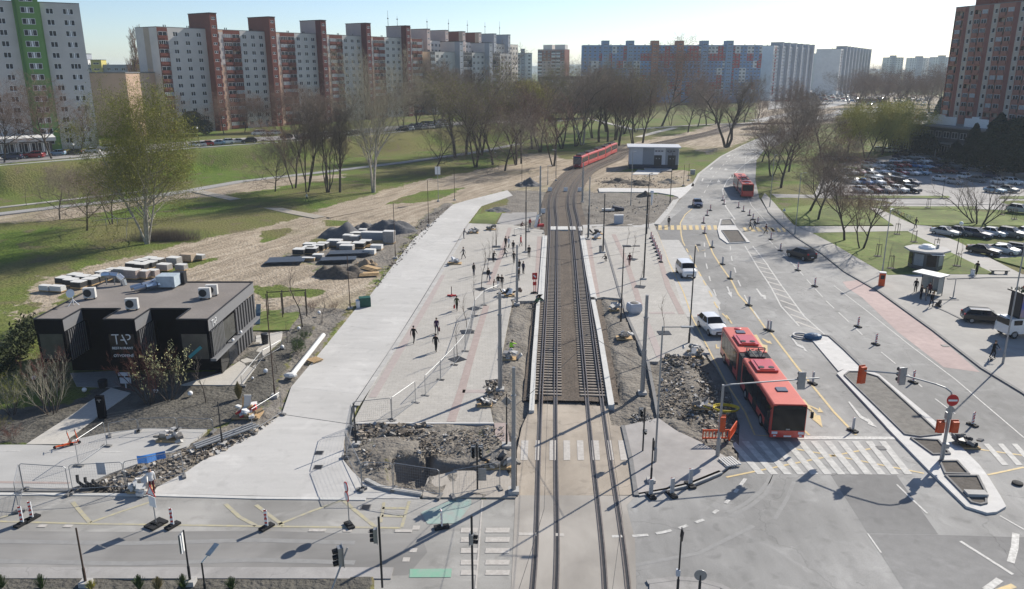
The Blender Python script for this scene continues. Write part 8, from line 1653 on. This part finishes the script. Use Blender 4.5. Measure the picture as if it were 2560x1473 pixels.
heap(('B1', 790, 835), 8, 6, 2.3, 'smooth grey gravel mound behind the paver stacks', gravel_m, 1, 'gravel_heap', rough=.05); heap(('B1', 1230, 800), 9.5, 6, 2.4, 'long rough dark mound right of the smooth gravel one', gravel_m, 2); heap(('B1', 990, 790), 5, 4, 1.4, 'low gravel mound between the two large ones', gravel_m, 3, 'gravel_heap'); heap(('B1', 770, 1200), 7.5, 4, 1.7, 'dark heap of earth and roots by the bus road', earth_m, 4); heap(('B1', 1000, 1110), 3.6, 2.2, 1.1, 'tan heap of dry earth behind the root heap', mat('dry_earth', (.34, .25, .16), .95, bump=.8), 5); heap(('B1', 2200, 610), 5.5, 4, .8, 'flat dark heap in the upper grass corner', gravel_m, 6)
heap(('B2', 150, 380), 6.5, 5, 1.5, 'blue grey gravel heap left of the curving track', gravel_m, 7); heap(('B2', 960, 350), 9, 4, 1.0, 'dark soil bank behind the white service path', earth_m, 8); heap(('B2', 1170, 370), 7, 4, 1.1, 'second dark soil bank behind the service path', earth_m, 9); heap(('B2', 1210, 480), 4, 2.5, .9, 'small dark soil mound on the front of the service path', earth_m, 10); heap(('B2', 1430, 350), 6, 4, .8, 'pale soil mound beside the substation yard', mat('pale_earth', (.33, .28, .22), .95, bump=.8), 11); heap(('A2', 2210, 1180), 14, 8, 1.6, 'dark soil heap beside the far track', earth_m, 13)
def rubble(name, label, polys, n_, s0, s1, mats_, seed, z=.05, cat='rubble'):
    R = random.Random(seed); P = pts(polys); xs = [p.x for p in P]; ys = [p.y for p in P]; mbs = [MB() for _ in mats_]; k = 0; n = int(n_ * 1.7)
    while k < n:
        x, y = R.uniform(min(xs), max(xs)), R.uniform(min(ys), max(ys))
        if not inside(np.array([x]), np.array([y]), P)[0]: continue
        k += 1; s = .6 * (s0 + (s1 - s0) * R.random() ** 4); M = Matrix.Rotation(R.random() * 6, 4, 'Z') @ Matrix.Rotation(R.gauss(0, .35), 4, 'X') @ Matrix.Rotation(R.gauss(0, .35), 4, 'Y')
        mbs[R.randrange(len(mats_))].box((x, y, z + s * .18 + R.uniform(-.06, .05)), (s, s * R.uniform(.45, .9), s * R.uniform(.2, .45)), M=M)
    for m, mt in zip(mbs, mats_): o = m.build(name, mt); tag(o, label, None, None, 'stuff')
brown_c = mat('brown_clods', (.25, .21, .165), .95, var=.25, scale=3, bump=1, bscale=7); rb = [clod, brown_c, earth_m, brown_c, MATS['concrete_stained'], concrete]
rubble('rubble', 'broken concrete pieces strewn along the upper pit edge', 'Y 560,385 1450,385 1400,440 900,520 640,520', 300, .15, 1.0, rb, 1); rubble('rubble', 'stones and clods over the pit soil', 'Y 600,500 2250,420 2300,640 1500,760 1050,790 980,900 720,900 620,760', 1000, .06, .45, rb, 2, .15); rubble('rubble', 'stones on the pit floor', 'Y 1000,950 1330,950 1330,1130 1010,1070', 160, .06, .4, rb, 3, -.9)
rubble('rubble', 'clods and stones in the left rubble patch', 'L 780,1180 1640,850 1950,790 2250,690 2480,560 2200,760 1700,1000 1380,1180 1000,1240', 1400, .06, .6, rb, 4); rubble('rubble', 'clods in the right dug up corner', 'C2 1390,640 1700,690 1830,860 1980,1000 2050,1270 1800,1330 1500,1200 1330,1180', 1500, .06, .55, rb, 5, .2); rubble('rubble', 'paving stones and clods along the broken right platform end', 'C2 1400,640 1690,680 1700,740 1480,740', 260, .12, .7, rb, 6, .35); rubble('rubble', 'stones beside the plaza end at the stepped mast', 'C1 2080,860 2220,840 2240,980 2120,1100', 200, .1, .8, rb, 7); rubble('rubble', 'crushed stones at the foot of the right signal post', 'C2 1090,1160 1240,1150 1300,1230 1100,1240', 240, .08, .4, [clod, steel_dark, concrete], 8); rubble('rubble', 'soil lumps along the left edge of the bus road', 'B1 1480,700 1780,545 1500,870 1200,1200 1000,1430 1000,1380 1250,1050', 700, .08, .5, [earth_m, clod], 9); rubble('rubble', 'stones in the dirt oval beyond the right platform', 'B2 700,520 1450,480 1480,560 1290,720 700,720', 500, .08, .45, rb, 10); rubble('rubble', 'stones in the soil behind the service path', 'U 650,720 1300,650 2200,680 1900,860 800,860', 600, .1, .6, rb, 11); rubble('rubble', 'stones in the left gravel strip', 'W 950,1295 1390,1300 1380,1456 C1 2320,180 2250,900 2330,1200', 350, .05, .25, rb, 12)
def debris(q, label, seed, n=14, w=1.3, mats_=None, z=.14, h=.5):
    R = random.Random(seed); t = thing('stone_pile', label, 'pile', g(*q, z), 0, 'small piles of stones'); mats_ = mats_ or [clod, concrete, concrete_white]; m = MB(); m.box((0, 0, .07), (w * .9, w * .6, .12)); m.build('pallet', wood, t)
    for k in range(n): s = R.uniform(.2, .5); m = MB(); m.box((0, 0, 0), (s * 1.6, s, s * .5)); o = m.build('stone', mats_[k % len(mats_)], t); o.location = (R.gauss(0, w * .25), R.gauss(0, w * .17), .2 + h * R.random()); o.rotation_euler = (R.gauss(0, .4), R.gauss(0, .4), R.random() * 6)
debris(('C2', 1670, 590), 'stone pile on a crate at the lower corner of the right platform', 1, 18, 1.7); debris(('C2', 1690, 640), 'loose stones next to the crate at the platform corner', 2, 10, 1.2); debris(('C2', 930, 205), 'white stone pile in the right gravel strip', 3, 12, 1.3, z=.05); debris(('C2', 1020, 460), 'stack of long kerb stones beside the dark drain', 4, 8, 1.8, z=.05); debris(('C1', 2300, 650), 'stack of white kerb stones next to the crouching worker', 5, 12, 1.6, z=.05); debris(('C3', 1800, 1440), 'dark heap of scrap on a pallet beside the island', 6, 22, 1.8, [steel_dark, clod, concrete_dark], z=.02); debris(('C1', 2080, 1070), 'dark bundle with white stones at the plaza edge', 7, 12, 1.4, [steel_dark, concrete_white, clod]); debris(('W', 100, 725), 'grey sack heap at the left plaza edge', 8, 14, 2.2, [sw_p, sw_g]); debris(('W', 380, 260), 'white and grey pile beside the bending person', 9, 12, 2.0); debris(('W', 650, 210), 'low dark pile at the top of the plaza', 10, 10, 1.8, [concrete_dark, clod]); debris(('W', 900, 1210), 'pile of metal and stones before the dark pole', 11, 16, 2.0, [steel_dark, white_paint, pole_brown]); debris(('Y', 2200, 830), 'tangle of broken slabs at the right rim of the pit', 12, 22, 2.2, [concrete, clod, steel_dark], z=.1); debris(('B2', 770, 860), 'white sacks at the upper corner of the right platform', 13, 10, 1.6, [white_paint, sw_p]); debris(('B2', 780, 820), 'dark heap at the upper end of the right platform', 14, 12, 1.8, [steel_dark, concrete_dark]); debris(('L', 1490, 770), 'pale stone heap on the closed cycle road', 15, 10, 1.8, z=.1); debris(('L', 2180, 560), 'white foil and boards at the top of the left rubble', 16, 20, 2.4, [wrapw, wood, red_paint, white_paint]); debris(('L', 1240, 1215), 'white stones at the foot of the person in white', 17, 16, 1.6, [concrete_white, wrapw], z=.05); debris(('C2', 1720, 1090), 'white stone lumps by the yellow hose', 18, 12, 1.6, [concrete_white, clod], z=.4); debris(('X', 620, 795), 'small dark drain cover debris on the forecourt', 19, 4, .6, [steel_dark])
a = g('C2', 1110, 225, .15); t = thing('sack', 'big grey bulk bag standing beside the right gravel strip', 'bulk bag', a, .3); m = MB(); m.loft([[(x * k, y * k, z) for x, y in ((-.65, -.6), (.65, -.6), (.7, 0), (.65, .6), (-.65, .6), (-.7, 0))] for k, z in ((.85, 0), (1.08, .35), (1.1, .8), (.95, 1.15))]); m.build('bag', sw_p, t); m = MB(); m.ball((0, 0, 1.12), .55, 9, 5, sc=(1, 1, .3)); m.build('contents', clod, t); t2 = m
def pallet(q, rz, label, m1=None):
    t = thing('pallet', label, 'pallet', g(*q, .05), rz, 'pallets')
    for k in range(6): m = MB(); m.box((-.5 + k * .2, 0, .17), (.13, 1.2, .03)); m.build('slat', m1 or wood, t)
    for y in (-.5, 0, .5): m = MB(); m.box((0, y, .1), (1.15, .1, .1)); m.build('bearer', m1 or wood, t)
pallet(('C1', 535, 665), .9, 'tan wooden pallet at the left edge of the bus road'); pallet(('D2', 1980, 310), .3, 'pale wooden pallet before the shadow of the bus', concrete_white)
t = thing('hose', 'yellow hose coiled by the dug up corner', 'hose', g('C2', 1900, 1110, .4)); m = MB()
for k in range(3): wheel_ring(m, (.4, 0, .1 + k * .07), .95 + k * .06, (0, .15, 1), .045)
m.build('coil', mat('hose_yellow', (.62, .50, .05), .5), t); m = MB(); wheel_ring(m, (-.95, .35, .2), .5, (.2, .1, 1), .08); m.build('end_coil', MATS['hose_yellow'], t)
t = thing('hose', 'bent black plastic hoses sticking out of the left rubble', 'hose', g('L', 760, 1200, .05))
for k in range(3): m = MB(); m.path([Vector((-.6 + k * .5, .2, .9 - k * .2)), Vector((-.5 + k * .5, 0, .5)), Vector((-.1 + k * .5, -.1, .25)), Vector((.8 + k * .4, -.3, .1))], .1, 7); m.build('hose_piece', rubber, t)
t = thing('hose', 'white foil wrapped pipe lying along the garden edge', 'pipe', g('C1', 330, 810, .1)); e_ = g('C1', 615, 445, .1) - g('C1', 330, 810, .1); m = MB(); m.tube((0, 0, .2), tuple(e_ + Vector((0, 0, .2))), .24, n=8); m.build('pipe', wrapw, t); m = MB(); m.ball((-.1, -.2, .25), .4, 8, 5, sc=(1.6, 1, .6)); m.build('crumpled_end', wrapw, t)
t = thing('pipe_bundle', 'long grey plastic pipes lying across the left rubble', 'pipes', g('L', 1700, 830, .3)); e_ = g('L', 2220, 640, .3) - g('L', 1700, 830, .3)
for k in range(3): m = MB(); m.tube((k * .2, -k * .25, .12), tuple(e_ + Vector((k * .3, -k * .2, .12))), .09, n=7); m.build('pipe', steel, t)
t = thing('board', 'white and orange board leaning in the left rubble', 'board', g('L', 2180, 560, .05), .3); m = MB(); m.box((0, 0, .9), (.55, .08, 1.8), M=Matrix.Rotation(.15, 4, 'Y')); m.build('panel', concrete_white, t); m = MB(); m.box((-.33, 0, .85), (.12, .1, 1.6), M=Matrix.Rotation(.15, 4, 'Y')); m.build('edge', mat('board_orange', (.6, .35, .15), .6), t)
t = thing('board', 'blue plastic sheet on the left site fence', 'tarpaulin', g('L', 1340, 985, .6), .5); m = MB(); m.loft([[(x, y + .1 * math.sin(x * 5), z + .05 * math.cos(x * 7)) for x in (-.9, -.3, .3, .9)] + [(x, y + .12, z - .03) for x in (.9, .3, -.3, -.9)] for y, z in ((0, .2), (.45, .55))]); m.build('sheet', mat('tarp_blue', (.05, .19, .5), .5), t)
t = thing('tarpaulin', 'dark blue tarpaulin lump beside a white ring on the median', 'tarpaulin', g('V', 1335, 280, .12)); m = MB(); m.ball((0, 0, .15), .75, 12, 6, sc=(1.3, .8, .55)); m.build('sheet', mat('tarp_teal', (.03, .10, .20), .5, bump=.6, bscale=6), t)
t = thing('concrete_ring', 'white concrete ring lying left of the blue tarpaulin', 'ring', g('V', 1205, 262, .05)); m = MB(); wheel_ring(m, (0, 0, .12), .75, (0, 0, 1), .12, 18); m.build('ring', concrete_white, t)
t = thing('green_container', 'small green and white box at the left edge of the bus road', 'container', g('C1', 985, 165, .05), .3); m = MB(); m.box((.1, 0, .55), (1.3, .9, 1.1)); m.build('box', mat('box_green', (.02, .10, .07), .5), t); m = MB(); m.box((-.75, -.1, .4), (.4, .9, .8)); m.build('sack', white_paint, t)
t = thing('manhole', 'broken open manhole with a white slab in the dirt oval', 'manhole', g('U', 1000, 1230, .1), 0); m = MB(); m.box((-.9, -.3, .2), (2.4, 1.0, .35)); m.build('slab', concrete_white, t); m = MB(); m.box((1.2, .6, .35), (2.2, 1.6, .5), M=Matrix.Rotation(.2, 4, 'Y')); m.build('cover', sw_d, t)
for q, lb in ((('U', 225, 915), 'white plate standing between the two tracks on the curve'), (('U', 460, 915), 'white plate standing right of the tracks on the curve'), (('B2', 345, 430), 'white plate standing left of the tracks on the curve'), (('B2', 282, 630), 'white board leaning at the left track side')):
    t = thing('track_plate', lb, 'plate', g(*q, .05), .15, 'white plates by the track'); m = MB(); m.box((0, 0, .45), (.9, .12, .9)); m.build('plate', white_paint, t); m = MB(); m.box((0, .2, .05), (.9, .5, .12)); m.build('foot', concrete, t)
t = thing('board', 'white board leaning beside the worker in red', 'board', g('B2', 225, 760, .15), .4); m = MB(); m.box((0, 0, 1.1), (.5, .1, 2.3), M=Matrix.Rotation(.25, 4, 'Y')); m.build('panel', white_paint, t); m = MB(); m.box((.7, 0, .3), (1.2, .6, .5)); m.build('red_box', red_paint, t)
t = thing('container_row', 'low brick red container among the far vehicles', 'container', g('A3', 950, 935, .3), .1); m = MB(); m.box((0, 0, 1.6), (22, 5, 3.2)); m.build('box', w_brick, t); m = MB(); m.box((0, 0, 3.3), (22.4, 5.4, .2)); m.build('roof', concrete_dark, t)
t = thing('slab', 'pale concrete block lying in the island bed', 'block', g('D3', 1890, 600, .17), -.05); m = MB(); m.box((0, 0, .12), (1.3, .6, .22)); m.build('block', concrete, t)
t = thing('ballast_foot', 'dark round rubber foot lying in the far right lane', 'foot', g('D3', 2270, 498, .03)); m = MB(); m.lathe((0, 0, 0), [(.35, 0), (.33, .12), (.12, .16)], 12); m.build('base', rubber, t)

for k, (q, lb) in enumerate([(('D1', 575, 215), 'small dark drain cover highest inside the fenced bus road corner'), (('D1', 565, 345), 'small dark drain cover lower inside the fenced bus road corner'), (('D1', 1000, 708), 'square dark drain cover on the faded yellow markings'), (('C3', 1610, 525), 'thin drain cover on the pink bus lane'), (('C2', 1755, 545), 'square drain cover at the bus bay kerb'), (('D3', 1030, 170), 'small drain cover beside the near zebra stripes')]):
    t = thing('drain_cover', lb, 'drain cover', g(*q, .045 if k < 2 else .035)); m = MB(); m.box((0, 0, 0), (.5, .5, .02)); m.build('grate', steel_dark, t); m = MB(); m.box((0, 0, -.006), (.62, .62, .016)); m.build('rim', concrete_dark, t)

# ------------------------------------------------------------------ the air
mb = MB(); mb.box((0, 2600, 26), (12400, 6900, 56))
hz = bpy.data.materials.new('haze_air'); hz.use_nodes = True; n = hz.node_tree.nodes; n.remove(n['Principled BSDF'])
pv = n.new('ShaderNodeVolumePrincipled'); pv.inputs['Color'].default_value = (.80, .90, 1, 1); pv.inputs['Density'].default_value = 0.00016; pv.inputs['Anisotropy'].default_value = .05
hz.node_tree.links.new(pv.outputs[0], n['Material Output'].inputs['Volume'])
o = mb.build('haze', hz); o['kind'] = 'stuff'
